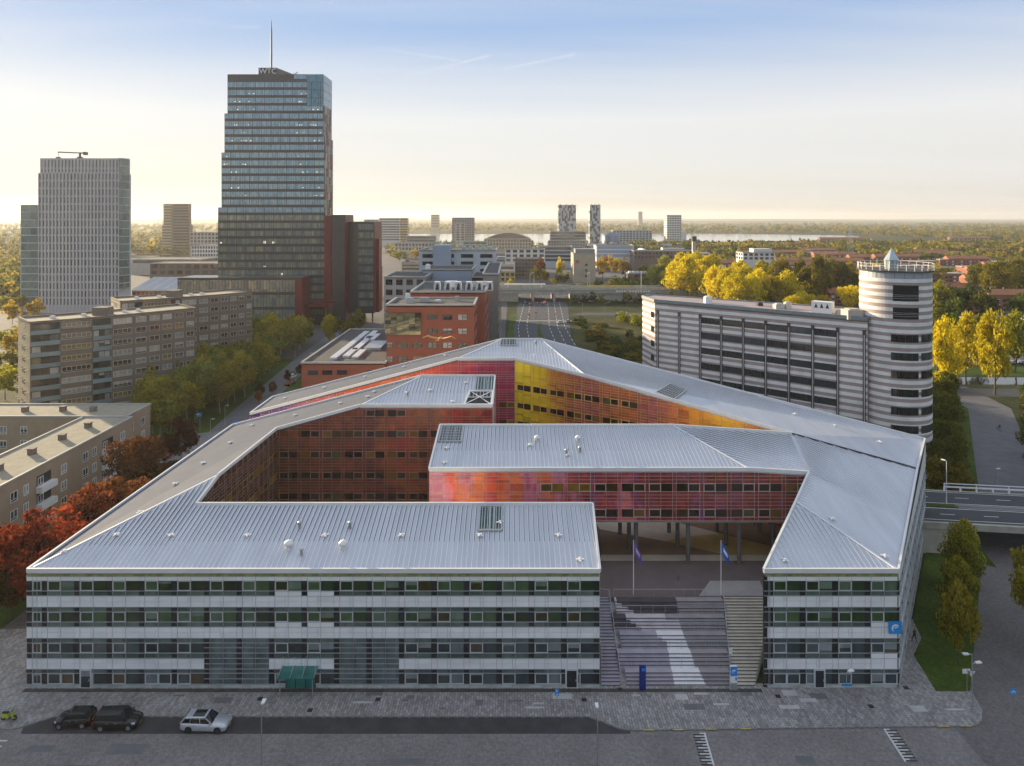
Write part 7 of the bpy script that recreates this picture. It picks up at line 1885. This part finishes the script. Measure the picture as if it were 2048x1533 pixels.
    for s in (-1, 1):
        q = MB(); q.hexa([(L / 2 - 0.04 * L, s * h * 0.60, hood * 0.66), (L / 2 - 0.012 * L, s * h * 0.58, hood * 0.64), (L / 2 - 0.045 * L, s * h * 0.90, hood * 0.66), (L / 2 - 0.11 * L, s * h * 0.965, hood * 0.70)], [(L / 2 - 0.06 * L, s * h * 0.60, hood * 0.86), (L / 2 - 0.028 * L, s * h * 0.58, hood * 0.80), (L / 2 - 0.055 * L, s * h * 0.91, hood * 0.82), (L / 2 - 0.12 * L, s * h * 0.975, hood * 0.86)]); q.build('headlight', m_lamp, root)
        q = MB(); q.box(-L / 2 - 0.005 + 0.004, -L / 2 + 0.10, min(s * h * 0.55, s * h * 0.94), max(s * h * 0.55, s * h * 0.94), belt * 0.72, belt * 0.92); q.build('tail_light', m_tail, root)
        q = MB(); q.box(L / 2 - ws0 - 0.32, L / 2 - ws0 - 0.16, min(s * h * 0.98, s * (h + 0.16)), max(s * h * 0.98, s * (h + 0.16)), belt * 0.99, belt * 1.12); q.build('mirror', col, root)
        for t in (0.47, 0.66):
            q = MB(); q.box(L / 2 - t * L - 0.1, L / 2 - t * L + 0.1, min(s * h * 0.985, s * (h + 0.025)), max(s * h * 0.985, s * (h + 0.025)), belt * 0.84, belt * 0.87); q.build('door_handle', m_rim if lights else col, root)
    q = MB(); q.box(L / 2 - 0.02, L / 2 + 0.012, -h * 0.42, h * 0.42, hood * 0.42, hood * 0.62); q.build('grille', m_trim, root)
    q = MB(); q.box(L / 2 + 0.0, L / 2 + 0.02, -0.26, 0.26, 0.34, 0.45); q.box(-L / 2 - 0.02, -L / 2, -0.26, 0.26, 0.52, 0.64); q.build('number_plate', m_yel2, root)
    return root
p_black = paint('paint_black', (0.008, 0.008, 0.010)); p_silver = paint('paint_silver', (0.55, 0.57, 0.61), 0.45); p_grey = paint('paint_grey', (0.12, 0.13, 0.14)); p_white = paint('paint_white', (0.68, 0.68, 0.68), 0.0); p_blue = paint('paint_blue', (0.03, 0.05, 0.12)); p_red = paint('paint_red', (0.30, 0.02, 0.02))
def put(c, loc, rz, label, group=None):
    c.location = loc; c.rotation_euler = (0, 0, rz); c['label'] = label
    if group: c['group'] = group
    return c
wag = make_car(4.9, 1.87, 1.50, p_silver, 'wagon', True, m_rimd)
p = G(408, 1464); put(wag, (p[0], 71.05, 0.011), R(-2), 'silver estate car with dark glass roof parked at the kerb')
mpv = make_car(4.55, 1.82, 1.68, p_black, 'mpv'); p = G(232, 1458); put(mpv, (p[0], 71.3, 0.011), R(2), 'black people carrier with bright headlights parked at the kerb')
hat = make_car(3.75, 1.66, 1.50, p_black, 'hatch'); p = G(147, 1452); put(hat, (p[0], 71.55, 0.011), R(183), 'small black hatchback parked behind the black people carrier')
c4_ = copy_tree(hat, (-58.3, 86.2, 0.012), R(-82), label='black car parked in the side street by the silver facade')
protos = [make_car(4.4, 1.8, 1.48, m_, 'hatch') for m_ in (p_white, p_grey, p_blue, p_red)]
for q, pr_ in enumerate(protos): pass
def park(i, loc, rz, label, group=None, first=[True] * 4):
    k = i % 4
    if first[k]:
        first[k] = False; put(protos[k], loc, rz, label, group)
    else: copy_tree(protos[k], loc, rz, label=label, group=group)
cols_ = ['white', 'grey', 'dark blue', 'red']
for i in range(5): t = i / 4; park(i, (80.0 + 9 * t, 137 + 17 * t, 0.018), R(20 + 5 * i), f'{cols_[i % 4]} car parked behind the round striped tower', f'{cols_[i % 4]} cars parked behind the round tower')
for i in range(6): park(i + 1, (-76.5 + (i % 2) * 7, 143 + (i // 2) * 9, 0.018), R(75 + 10 * i), f'{cols_[(i + 1) % 4]} car parked near the corner of the low flats', f'{cols_[(i + 1) % 4]} cars parked by the low flats')
for i, (x, y, rz) in enumerate(((24, 345, 90), (28.5, 347, 90), (8, 425, 270), (11, 418, 270), (20, 424, 90), (80, 368, 180), (58, 371, 180))): park(i, (x, y, 0.022), R(rz), f'{cols_[i % 4]} car driving on the main road towards the railway underpass', f'{cols_[i % 4]} cars on the main road')
for i in range(14): park(i + 2, (14 + i * 3.4, 478 + (i % 2) * 6, 0.02), R(90), f'{cols_[(i + 2) % 4]} car parked beyond the railway viaduct', f'{cols_[(i + 2) % 4]} cars parked beyond the railway')
for i in range(5): park(i, (178 + i * 3.2, 248, 0.02), R(95), f'{cols_[i % 4]} car parked in the side road behind the poplars', f'{cols_[i % 4]} cars behind the poplars')
for i, (px, py) in enumerate(((585, 757), (592, 748), (600, 741), (580, 770))): park(i, (*G(px, py)[:2], 0.02), R(80), f'{cols_[i % 4]} car parked beside the brick annex', f'{cols_[i % 4]} cars by the brick annex')
# scooter lying on the pavement corner
m_lime = mat('lime_paint', (0.45, 0.50, 0.03), 0.4)
p = Vector(G(18, 1440, 0.12)); sc = thing('motor_scooter', 'lime yellow motor scooter parked on the pavement corner', 'scooter', (p.x, p.y, 0.12))
for dx in (-0.6, 0.6):
    b = MB(); b.tube((p.x + dx, p.y - 0.06, 0.36), (p.x + dx, p.y + 0.06, 0.36), 0.24, n=16); wo2 = b.build('wheel', m_tyre, sc); b = MB(); b.tube((p.x + dx, p.y - 0.07, 0.36), (p.x + dx, p.y + 0.07, 0.36), 0.13, n=12); b.build('rim', m_rim, wo2)
b = MB(); b.hexa([(p.x - 0.75, p.y - 0.15, 0.5), (p.x + 0.05, p.y - 0.15, 0.35), (p.x + 0.05, p.y + 0.15, 0.35), (p.x - 0.75, p.y + 0.15, 0.5)], [(p.x - 0.7, p.y - 0.13, 0.85), (p.x - 0.05, p.y - 0.15, 0.82), (p.x - 0.05, p.y + 0.15, 0.82), (p.x - 0.7, p.y + 0.13, 0.85)]); b.build('body', m_lime, sc)
b = MB(); b.box(p.x, p.x + 0.45, p.y - 0.16, p.y + 0.16, 0.33, 0.40); b.build('footboard', m_trim, sc)
b = MB(); b.hexa([(p.x + 0.42, p.y - 0.2, 0.4), (p.x + 0.52, p.y - 0.2, 0.4), (p.x + 0.52, p.y + 0.2, 0.4), (p.x + 0.42, p.y + 0.2, 0.4)], [(p.x + 0.34, p.y - 0.16, 1.0), (p.x + 0.44, p.y - 0.16, 1.05), (p.x + 0.44, p.y + 0.16, 1.05), (p.x + 0.34, p.y + 0.16, 1.0)]); b.build('leg_shield', m_lime, sc)
b = MB(); b.box(p.x - 0.65, p.x - 0.02, p.y - 0.13, p.y + 0.13, 0.85, 0.95); b.build('saddle', m_trim, sc)
b = MB(); b.tube((p.x + 0.36, p.y - 0.34, 1.12), (p.x + 0.36, p.y + 0.34, 1.12), 0.03); b.tube((p.x + 0.39, p.y, 1.0), (p.x + 0.36, p.y, 1.14), 0.05); b.tube((p.x + 0.5, p.y, 0.6), (p.x + 0.6, p.y, 0.36), 0.04); b.build('handlebar', m_trim, sc)

# ------------------------------------------------------------------ street furniture
def lamp_post(loc, h, label, arm=0.5, ang_=90, m_=m_steel, sign=None):
    t = thing('street_lamp', label, 'street lamp', loc); x, y, z = loc; a = Vector((math.cos(R(ang_)), math.sin(R(ang_)), 0))
    b = MB(); b.tube((x, y, z), (x, y, z + 1.1), 0.085, 0.085, 10); b.tube((x, y, z + 1.1), (x, y, z + h), 0.06, 0.045, 10); b.build('pole', m_, t)
    e = Vector((x, y, z + h)) + a * arm
    b = MB(); b.tube((x, y, z + h - 0.05), e, 0.035, n=6); b.build('arm', m_, t)
    b = MB(); s = a.cross(Vector((0, 0, 1)))
    pts = [e - a * 0.1 - s * 0.14, e + a * 0.55 - s * 0.17, e + a * 0.55 + s * 0.17, e - a * 0.1 + s * 0.14]
    b.hexa([q + Vector((0, 0, -0.05)) for q in pts], [q * 1.0 + Vector((0, 0, 0.08)) for q in pts]); lh = b.build('lamp_head', m_white, t)
    if sign:
        b = MB(); b.box(x - 0.55, x + 0.55, y - 0.09, y - 0.06, z + 4.0, z + 4.22); b.build('street_name_plate', m_blue, t)
    return t
p = G(523, 1560); lamp_post((p[0], p[1], 0.0), 7.0, 'grey street lamp across the clinker street from the silver car', 0.3)
p = G(1195, 1545); lamp_post((p[0], p[1], 0.0), 6.0, 'grey street lamp opposite the stairs at the end of the dark parking lane', 0.3)
p = G(1693, 1448, 0.12); lamp_post((p[0], p[1], 0.12), 5.4, 'grey street lamp with a blue street name plate on the front pavement', 0.35, 20, sign=True)
p = G(1945, 1420, 0.12); lamp_post((p[0], p[1], 0.12), 5.0, 'grey street lamp at the pavement corner by the side lawn', 0.5, 10)
lamp_post((PXx(1893, 114.5), 114.5, VZ + 0.1), 7.2, 'tall pale street lamp on the central verge of the raised road', 0.3, 120, m_gutter)
p = G(1944, 1372, 0.12); lamp_post((p[0], p[1], 0.12), 3.6, 'short lamp post with twin plates at the edge of the side lawn', 0.5, 180)
for i, (px, py) in enumerate(((1068, 640), (1165, 640), (1210, 640), (1092, 625), (1100, 610), (1140, 612))): lamp_post((*G(px, py)[:2], 0), 9, 'tall street lamp beside the main road behind the office complex', 1.5, 180 if i % 2 else 0)['group'] = 'street lamps along the main road'
for i, (px, py) in enumerate(((390, 870), (421, 880), (450, 850), (620, 735), (1990, 990))): lamp_post((*G(px, py)[:2], 0), 5, 'slim path lamp on the lawn edge', 0.4, 0)['group'] = 'path lamps'
m_globe = mat('lamp_globe', (0.75, 0.74, 0.7), 0.3)
for i, (px, py) in enumerate(((1887, 835), (1885, 860), (1878, 880), (1872, 900))):
    x, y, z = G(px, py); t = thing('globe_lamp', 'white globe lamp beside the parking court of the striped office', 'lamp', (x, y, 0), group='globe lamps in the parking court')
    b = MB(); b.tube((x, y, 0), (x, y, 3.0), 0.05); b.build('pole', m_steel, t); b = MB(); b.lathe((x, y, 3.3), [(0.0, -0.34), (0.24, -0.24), (0.34, 0), (0.24, 0.24), (0, 0.34)], 14); b.build('globe', m_globe, t, True)
# parking sign, cycle sign, board with plates
m_sign = mat('sign_bright_blue', (0.02, 0.30, 0.70), 0.4)
p = G(1114, 1431, 0.12); t = thing('parking_sign', 'blue parking sign on a slim post at the kerb', 'road sign', (p[0], p[1], 0.12))
b = MB(); b.tube((p[0], p[1], 0.12), (p[0], p[1], 2.9), 0.03); b.build('post', m_steel, t)
b = MB(); b.box(p[0] - 0.21, p[0] + 0.21, p[1] - 0.05, p[1] - 0.03, 2.2, 2.95); so = b.build('plate', m_sign, t)
text_mesh('letter', 'P', 0.42, (p[0] - 0.13, p[1] - 0.055, 2.55), m_white, so, ext=0.003)
b = MB(); b.quad([(p[0] - 0.1, p[1] - 0.056, 2.26), (p[0] + 0.02, p[1] - 0.056, 2.26), (p[0] + 0.13, p[1] - 0.056, 2.46), (p[0] + 0.03, p[1] - 0.056, 2.46)]); b.build('arrow', m_white, so)
p = G(2026, 1428); t = thing('cycle_sign', 'round blue cycle route sign on a slim post at the street corner', 'road sign', (p[0], p[1], 0))
b = MB(); b.tube((p[0], p[1], 0), (p[0], p[1], 2.6), 0.03); b.build('post', m_steel, t)
b = MB(); b.tube((p[0], p[1] - 0.03, 2.4), (p[0], p[1] - 0.05, 2.4), 0.36, n=24); so = b.build('disc', m_sign, t)
b = MB()
for dx in (-0.16, 0.16):
    for q in range(12):
        a0, a1 = 2 * math.pi * q / 12, 2 * math.pi * (q + 1) / 12; b.tube((p[0] + dx + 0.09 * math.cos(a0), p[1] - 0.058, 2.34 + 0.09 * math.sin(a0)), (p[0] + dx + 0.09 * math.cos(a1), p[1] - 0.058, 2.34 + 0.09 * math.sin(a1)), 0.014, n=4)
for a, c in (((-0.16, 2.34), (-0.05, 2.5)), ((-0.05, 2.5), (0.1, 2.48)), ((0.1, 2.48), (0, 2.34)), ((0, 2.34), (-0.16, 2.34)), ((0.16, 2.34), (0.1, 2.54)), ((0, 2.34), (-0.06, 2.54))): b.tube((p[0] + a[0], p[1] - 0.058, a[1]), (p[0] + c[0], p[1] - 0.058, c[1]), 0.014, n=4)
b.build('cycle_emblem', m_white, so)
x, y, _ = G(1934, 1398, 0.12); t = thing('road_sign', 'pair of pale traffic sign plates seen from behind at the pavement corner', 'road sign', (x, y, 0.12))
b = MB(); b.tube((x, y, 0.12), (x, y, 3.4), 0.035); b.build('post', m_steel, t)
b = MB(); b.box(x - 0.5, x + 0.35, y - 0.02, y + 0.02, 2.9, 3.4); b.build('plate', m_gutter, t)
b = MB(); b.hexa([(x + 0.45, y - 0.02, 2.55), (x + 0.5, y - 0.02, 2.55), (x + 0.5, y + 0.02, 2.55), (x + 0.45, y + 0.02, 2.55)], [(x + 0.05, y - 0.02, 3.15), (x + 0.9, y - 0.02, 3.15), (x + 0.9, y + 0.02, 3.15), (x + 0.05, y + 0.02, 3.15)]); b.build('give_way_plate', m_gutter, t)
b = MB(); b.beam((x, y, 3.1), (x + 0.5, y, 2.9), 0.04, 0.04); b.build('bracket', m_steel, t)
for i, (px, py, h) in enumerate(((400, 862, 4.5), (394, 838, 4), (472, 862, 2.6))):
    x, y, z = G(px, py); t = thing('direction_sign', 'blue road sign on a post beside the park path', 'road sign', (x, y, 0), group='blue signs by the park path'); b = MB(); b.tube((x, y, 0), (x, y, h), 0.05); b.build('post', m_steel, t); b = MB(); b.box(x - 0.45, x + 0.45, y - 0.05, y - 0.02, h - 0.9, h); b.build('plate', m_sign, t)
# totems at the stair foot
def totem(px, py, hpx, w, label, m_, top=None):
    x, y, z = G(px, py, 0.12); h = hpx * y / FPX
    t = thing('information_totem', label, 'totem sign', (x, y, 0.12)); b = MB(); b.box(x - w / 2, x + w / 2, y - 0.12, y + 0.12, 0.12, 0.12 + h); o = b.build('pillar', m_, t)
    return t, o, x, y, h
t, o, x, y, h = totem(1285, 1379, 48, 0.72, 'dark blue information pillar at the foot of the stairs', m_navy)
b = MB(); b.box(x - 0.1, x + 0.25, y - 0.13, y - 0.121, h - 0.45, h - 0.15); b.build('emblem', m_blue, o)
t, o, x, y, h = totem(1467, 1380, 48, 0.78, 'white and blue information pillar with curved emblem at the foot of the stairs', m_white)
b = MB(); b.box(x - 0.385, x + 0.385, y - 0.135, y - 0.122, h - 0.95, h + 0.1); b.build('blue_field', m_blue, o)
b = MB(); arc_mark(b, lambda q, r_: (x + 0.05 + q, y - 0.138, h - 0.48 + r_), 0.14, 0.26, R(35), R(270)); arc_mark(b, lambda q, r_: (x + 0.09 + q, y - 0.138, h - 0.5 + r_), 0.05, 0.12, R(45), R(200)); b.build('emblem', m_white, o)
b = MB(); b.box(x - 0.385, x + 0.385, y - 0.135, y - 0.122, 0.13, 0.95); b.build('steel_foot', m_steel, o)
b = MB(); b.box(x + 0.16, x + 0.34, y - 0.138, y - 0.124, h - 1.45, h - 1.1); b.build('text_block', m_blue, o)
# flagpoles with hanging flags
def flag(px, pyb, pyt, m_, m2, label, flen):
    x, y, z = G(px, pyb, PLZ); ht = (pyb - pyt) * y / FPX
    t = thing('flagpole', label, 'flagpole', (x, y, PLZ)); b = MB(); b.tube((x, y, PLZ - 0.02), (x, y, PLZ + ht), 0.07, 0.045, 10); b.build('pole', m_white, t)
    b = MB(); n, mrow = 8, 10; zt_ = PLZ + ht - 0.1
    def P_(i, j):
        u = i / n; v = j / mrow; drop = u * flen * (0.55 + 0.1 * v)
        return (x + 0.06 + u * 1.45 * (0.55 + 0.35 * v * (1 - 0.4 * v)) , y - 0.02 + 0.22 * math.sin(5 * u + 3 * v) * u, zt_ - drop - v * flen * 0.62)
    for i in range(n):
        for j in range(mrow): b.quad([P_(i, j), P_(i + 1, j), P_(i + 1, j + 1), P_(i, j + 1)], 1 if (m2 and ((2 <= i <= 5 and 3 <= j <= 5))) else 0)
    f = b.build('flag', [m_, m2 or m_], t, True)
    return t
m_viol = mat('flag_violet', (0.16, 0.08, 0.33), 0.8, 0, 0.2, 1.2); m_pinkf = mat('flag_pale', (0.55, 0.42, 0.45), 0.8); m_fblue = mat('flag_blue', (0.02, 0.13, 0.48), 0.8, 0, 0.2, 1.2)
flag(1267, 1191, 1081, m_viol, m_pinkf, 'white flagpole with a limp violet flag on the plaza', 2.6)
flag(1442, 1190, 1081, m_fblue, m_white, 'white flagpole with a limp blue flag on the plaza', 2.6)
# small white entry cabinet on the right flight
x, y, z = 25.3, 79.0, 0.8; t = thing('sign_post', 'small post with two white plates beside the right flight of stairs', 'sign', (x, y, z)); b = MB(); b.tube((x, y, 0.7), (x, y, 3.4), 0.03); b.build('post', m_steel, t)
for q in (2.6, 3.0): b = MB(); b.box(x - 0.2, x + 0.2, y - 0.05, y - 0.03, q, q + 0.3); b.build('plate', m_white, t)
# traffic lights on the main road
m_redl, nt_, bb_ = base_mat('red_signal', 0.4); bb_.inputs['Emission Color'].default_value = (1, 0.05, 0.03, 1); bb_.inputs['Emission Strength'].default_value = 1.2; bb_.inputs['Base Color'].default_value = (0.3, 0.01, 0.01, 1)
for i, (px, py) in enumerate(((1058, 642), (1072, 637), (1110, 640), (1083, 618), (1090, 617), (1066, 610))):
    x, y, z = G(px, py); t = thing('traffic_light', 'black traffic light on a pole at the junction before the railway underpass', 'traffic light', (x, y, 0), group='traffic lights at the junction'); b = MB(); b.tube((x, y, 0), (x, y, 3.0), 0.08); b.build('pole', m_trim, t); b = MB(); b.box(x - 0.3, x + 0.3, y - 0.2, y + 0.2, 2.6, 3.9); b.build('head', m_trim, t); b = MB(); b.box(x - 0.16, x + 0.16, y - 0.24, y - 0.2, 3.4, 3.75); b.build('red_lens', m_redl, t)

# ------------------------------------------------------------------ people and birds
def person(loc, rz, label, top, legs, skin, pose='walk', hair=(0.03, 0.02, 0.015), scale=1.0):
    me = bpy.data.meshes.new('person'); st = 0.24 if pose == 'walk' else 0.05
    V = [(0, 0, 0.98), (0, 0, 1.22), (0, 0, 1.44), (0, 0, 1.54), (0, 0.03, 1.66), (0, 0.02, 1.78),
         (-0.10, 0, 0.93), (-0.11, st, 0.50), (-0.11, st * 0.9, 0.08), (-0.11, st * 0.9 + 0.16, 0.04), (0.10, 0, 0.93), (0.11, -st * 0.3, 0.50), (0.11, -st - 0.1, 0.10), (0.11, -st + 0.06, 0.04),
         (-0.19, 0, 1.42), (-0.24, -st * 0.5, 1.15), (-0.23, -st * 0.2 + 0.08, 0.90), (-0.22, -st * 0.1 + 0.12, 0.80), (0.19, 0, 1.42), (0.24, st * 0.5, 1.15), (0.23, st * 0.7 + 0.1, 0.92), (0.22, st * 0.8 + 0.14, 0.83)]
    E = [(0, 1), (1, 2), (2, 3), (3, 4), (4, 5), (0, 6), (6, 7), (7, 8), (8, 9), (0, 10), (10, 11), (11, 12), (12, 13), (2, 14), (14, 15), (15, 16), (16, 17), (2, 18), (18, 19), (19, 20), (20, 21)]
    rad = [0.15, 0.15, 0.15, 0.06, 0.10, 0.08, 0.10, 0.065, 0.045, 0.04, 0.10, 0.065, 0.045, 0.04, 0.07, 0.05, 0.04, 0.035, 0.07, 0.05, 0.04, 0.035]
    me.from_pydata(V, E, []); o = bpy.data.objects.new('person', me); COL.objects.link(o)
    md = o.modifiers.new('skin', 'SKIN'); sv = me.skin_vertices[0].data if me.skin_vertices else None
    if sv is None:
        import bmesh as bm_
        bm = bm_.new(); bm.from_mesh(me); bm.verts.layers.skin.verify(); bm.to_mesh(me); bm.free(); sv = me.skin_vertices[0].data
    for i, r_ in enumerate(rad): sv[i].radius = (r_, r_ * 0.8); sv[i].use_root = (i == 0)
    o.modifiers.new('sub', 'SUBSURF').levels = 1
    dg = bpy.context.evaluated_depsgraph_get(); fm = bpy.data.meshes.new_from_object(o.evaluated_get(dg)); bpy.data.objects.remove(o)
    fm.materials.clear()
    for m_ in (top, legs, skin, mat('hair_dark', hair, 0.8), m_trim): fm.materials.append(m_)
    for pgn in fm.polygons:
        c = pgn.center; k = 0
        if c.z < 0.12: k = 4
        elif c.z < 0.98 and abs(c.x) < 0.19: k = 1
        elif c.z > 1.76 or (c.z > 1.60 and c.y < 0.02): k = 3
        elif c.z > 1.50: k = 2
        elif c.z < 0.9 and abs(c.x) > 0.19: k = 2
        pgn.material_index = k; pgn.use_smooth = True
    o = bpy.data.objects.new('person', fm); COL.objects.link(o); o.location = loc; o.rotation_euler = (0, 0, rz); o.scale = (scale,) * 3
    tag(o, label, 'person'); return o
m_skin = mat('skin', (0.42, 0.27, 0.20), 0.6); m_blk = mat('cloth_black', (0.015, 0.015, 0.018), 0.9); m_jean = mat('cloth_navy', (0.03, 0.04, 0.07), 0.9); m_wht2 = mat('cloth_white', (0.5, 0.5, 0.5), 0.9)
person(G(1512, 1054, PLZ), R(70), 'person in dark clothes walking under the coloured bridge block', m_blk, m_jean, m_skin)
person(G(1829, 1285, 0.12), R(20), 'person in dark clothes walking on the paving beside the side facade', m_blk, m_blk, m_skin)
# cyclist on the path
cx, cy, cz = G(1998, 862); cyc = thing('bicycle', 'dark bicycle ridden away along the grey path', 'bicycle', (cx, cy, 0.01))
for dy in (-0.52, 0.52):
    b = MB()
    for q in range(16):
        a0, a1 = 2 * math.pi * q / 16, 2 * math.pi * (q + 1) / 16; b.tube((cx, cy + dy + 0.33 * math.cos(a0), 0.35 + 0.33 * math.sin(a0)), (cx, cy + dy + 0.33 * math.cos(a1), 0.35 + 0.33 * math.sin(a1)), 0.02, n=5)
    b.build('wheel', m_tyre, cyc)
b = MB()
for a, c in (((-0.52, 0.35), (-0.1, 0.35)), ((-0.1, 0.35), (-0.25, 0.85)), ((-0.25, 0.8), (0.35, 0.85)), ((-0.1, 0.35), (0.35, 0.8)), ((0.52, 0.35), (0.33, 1.05)), ((-0.52, 0.35), (-0.25, 0.8))): b.tube((cx, cy + a[0], a[1]), (cx, cy + c[0], c[1]), 0.022, n=6)
b.build('frame', m_trim, cyc); b = MB(); b.tube((cx - 0.28, cy + 0.28, 1.05), (cx + 0.28, cy + 0.28, 1.05), 0.02); b.build('handlebar', m_steel, cyc); b = MB(); b.box(cx - 0.1, cx + 0.1, cy - 0.4, cy - 0.12, 0.86, 0.94); b.build('saddle', m_trim, cyc)
person((cx, cy - 0.22, 0.08), 0.0, 'cyclist in dark jacket and white bag riding on the path', m_blk, m_wht2, m_skin, 'ride', scale=0.95)
# birds in flight
def bird(loc, span, rz, m_, m2, label, name, up=0.25, flap=0.2):
    o = thing(name, label, 'bird', loc, 0); b = MB(); L_ = span * 0.45
    ring = [(0.0, 0.01), (0.12, 0.06), (0.35, 0.085), (0.6, 0.07), (0.85, 0.03), (1.0, 0.012)]
    x, y, z = loc; ca, sa = math.cos(rz), math.sin(rz)
    def W_(fx, fy, fz): return (x + fx * ca - fy * sa, y + fx * sa + fy * ca, z + fz)
    for (t0, r0), (t1, r1) in zip(ring, ring[1:]):
        for q in range(8):
            a0, a1 = 2 * math.pi * q / 8, 2 * math.pi * (q + 1) / 8
            b.quad([W_(L_ * (0.5 - t0), r0 * span * 0.6 * math.cos(a0), r0 * span * 0.6 * math.sin(a0)), W_(L_ * (0.5 - t1), r1 * span * 0.6 * math.cos(a0), r1 * span * 0.6 * math.sin(a0)), W_(L_ * (0.5 - t1), r1 * span * 0.6 * math.cos(a1), r1 * span * 0.6 * math.sin(a1)), W_(L_ * (0.5 - t0), r0 * span * 0.6 * math.cos(a1), r0 * span * 0.6 * math.sin(a1))])
    bo_ = b.build('body', m_, o, True)
    for s in (-1, 1):
        w = MB(); sec = [(0.02, 0.20, 0.02), (0.22, 0.19, up), (0.36, 0.14, up + flap * 0.3), (0.5, 0.02, up - flap * 0.2)]
        for (u0, c0, z0), (u1, c1_, z1) in zip(sec, sec[1:]):
            a = [(0.10 - u0 * 0.3, u0, z0), (0.10 - u0 * 0.3 - c0, u0, z0 - 0.01), (0.10 - u1 * 0.3 - c1_, u1, z1 - 0.01), (0.10 - u1 * 0.3, u1, z1)]
            top_ = [W_(p_[0] * span, s * p_[1] * span, p_[2] * span * 0.5 + 0.008) for p_ in a]; bot_ = [W_(p_[0] * span, s * p_[1] * span, p_[2] * span * 0.5 - 0.008) for p_ in a]
            w.hexa(bot_, top_)
        w.build('wing', m2, o)
    tl = MB(); tl.hexa([W_(-L_ * 0.42, -0.02, 0), W_(-L_ * 0.42, 0.02, 0), W_(-L_ * 0.75, 0.07 * span, 0), W_(-L_ * 0.75, -0.07 * span, 0)], [W_(-L_ * 0.42, -0.02, 0.012), W_(-L_ * 0.42, 0.02, 0.012), W_(-L_ * 0.75, 0.07 * span, 0.012), W_(-L_ * 0.75, -0.07 * span, 0.012)]); tl.build('tail', m2, o)
    return o
m_gull = mat('gull_sunlit', (0.62, 0.30, 0.08), 0.7); m_gullw = mat('gull_wing_sunlit', (0.60, 0.27, 0.06), 0.7); m_lap = mat('lapwing_dark', (0.03, 0.03, 0.032), 0.7)  # warm sunlight is put into the gull's body and wing colours
bird((PXx(880, 30), 30, PZ(678, 30)), 1.5, R(80), m_gull, m_gullw, 'gull tinted orange as by low sun, gliding in the air before the brick office', 'gull', 0.1, 0.3)
bird((PXx(1355, 62), 62, PZ(1160, 62)), 0.85, R(150), m_lap, m_lap, 'dark bird flying over the plaza steps', 'lapwing', 0.5, 0.1)
# ------------------------------------------------------------------ hazy air
hz = MB(); hz.box(-14000, 14000, -400, 14500, -1.5, 160)
hm = bpy.data.materials.new('haze'); hm.use_nodes = True; hn = hm.node_tree; hn.nodes.clear()
ho = hn.nodes.new('ShaderNodeOutputMaterial'); hv_ = hn.nodes.new('ShaderNodeVolumePrincipled')
hv_.inputs['Color'].default_value = (0.95, 0.94, 0.91, 1); hv_.inputs['Density'].default_value = 0.000078; hv_.inputs['Anisotropy'].default_value = 0.35
hn.links.new(hv_.outputs[0], ho.inputs['Volume'])
hzo = hz.build('haze', hm, None, kind='stuff')

# ---- condensation trails far above, thin ice cloud catching the sun
cm = bpy.data.materials.new('ice_cloud'); cm.use_nodes = True; cn = cm.node_tree; cn.nodes.clear()
co_ = cn.nodes.new('ShaderNodeOutputMaterial'); cd = cn.nodes.new('ShaderNodeBsdfDiffuse'); ct_ = cn.nodes.new('ShaderNodeBsdfTranslucent'); ca = cn.nodes.new('ShaderNodeAddShader'); cx_m = cn.nodes.new('ShaderNodeMixShader'); ctr = cn.nodes.new('ShaderNodeBsdfTransparent')
cd.inputs['Color'].default_value = (0.5, 0.5, 0.5, 1); ct_.inputs['Color'].default_value = (0.5, 0.5, 0.5, 1)
cn.links.new(cd.outputs[0], ca.inputs[0]); cn.links.new(ct_.outputs[0], ca.inputs[1])
cno = pos_noise(cn, 0.0012, 4); crp = ramp(cn, cno.outputs['Fac'], [(0.3, (0.008,) * 3), (0.7, (0.04,) * 3)])
cn.links.new(crp.outputs['Color'], cx_m.inputs[0]); cn.links.new(ctr.outputs[0], cx_m.inputs[1]); cn.links.new(ca.outputs[0], cx_m.inputs[2]); cn.links.new(cx_m.outputs[0], co_.inputs['Surface'])
for (p0, p1, w0, w1) in (((345, 41), (476, 57), 12, 45), ((805, 157), (975, 111), 30, 110), ((760, 97), (905, 122), 20, 70), ((1000, 140), (1165, 108), 30, 110)):
    Yd = 34000.0
    b = MB(); A, B_ = Vector((PXx(p0[0], Yd), Yd, PZ(p0[1], Yd))), Vector((PXx(p1[0], Yd), Yd + 3000, PZ(p1[1], Yd + 3000))); n = 6
    for i in range(n): b.tube(A.lerp(B_, i / n), A.lerp(B_, (i + 1) / n), w0 + (w1 - w0) * i / n, w0 + (w1 - w0) * (i + 1) / n, 8)
    b.build('contrail', cm, None, kind='stuff')
flush_rest()
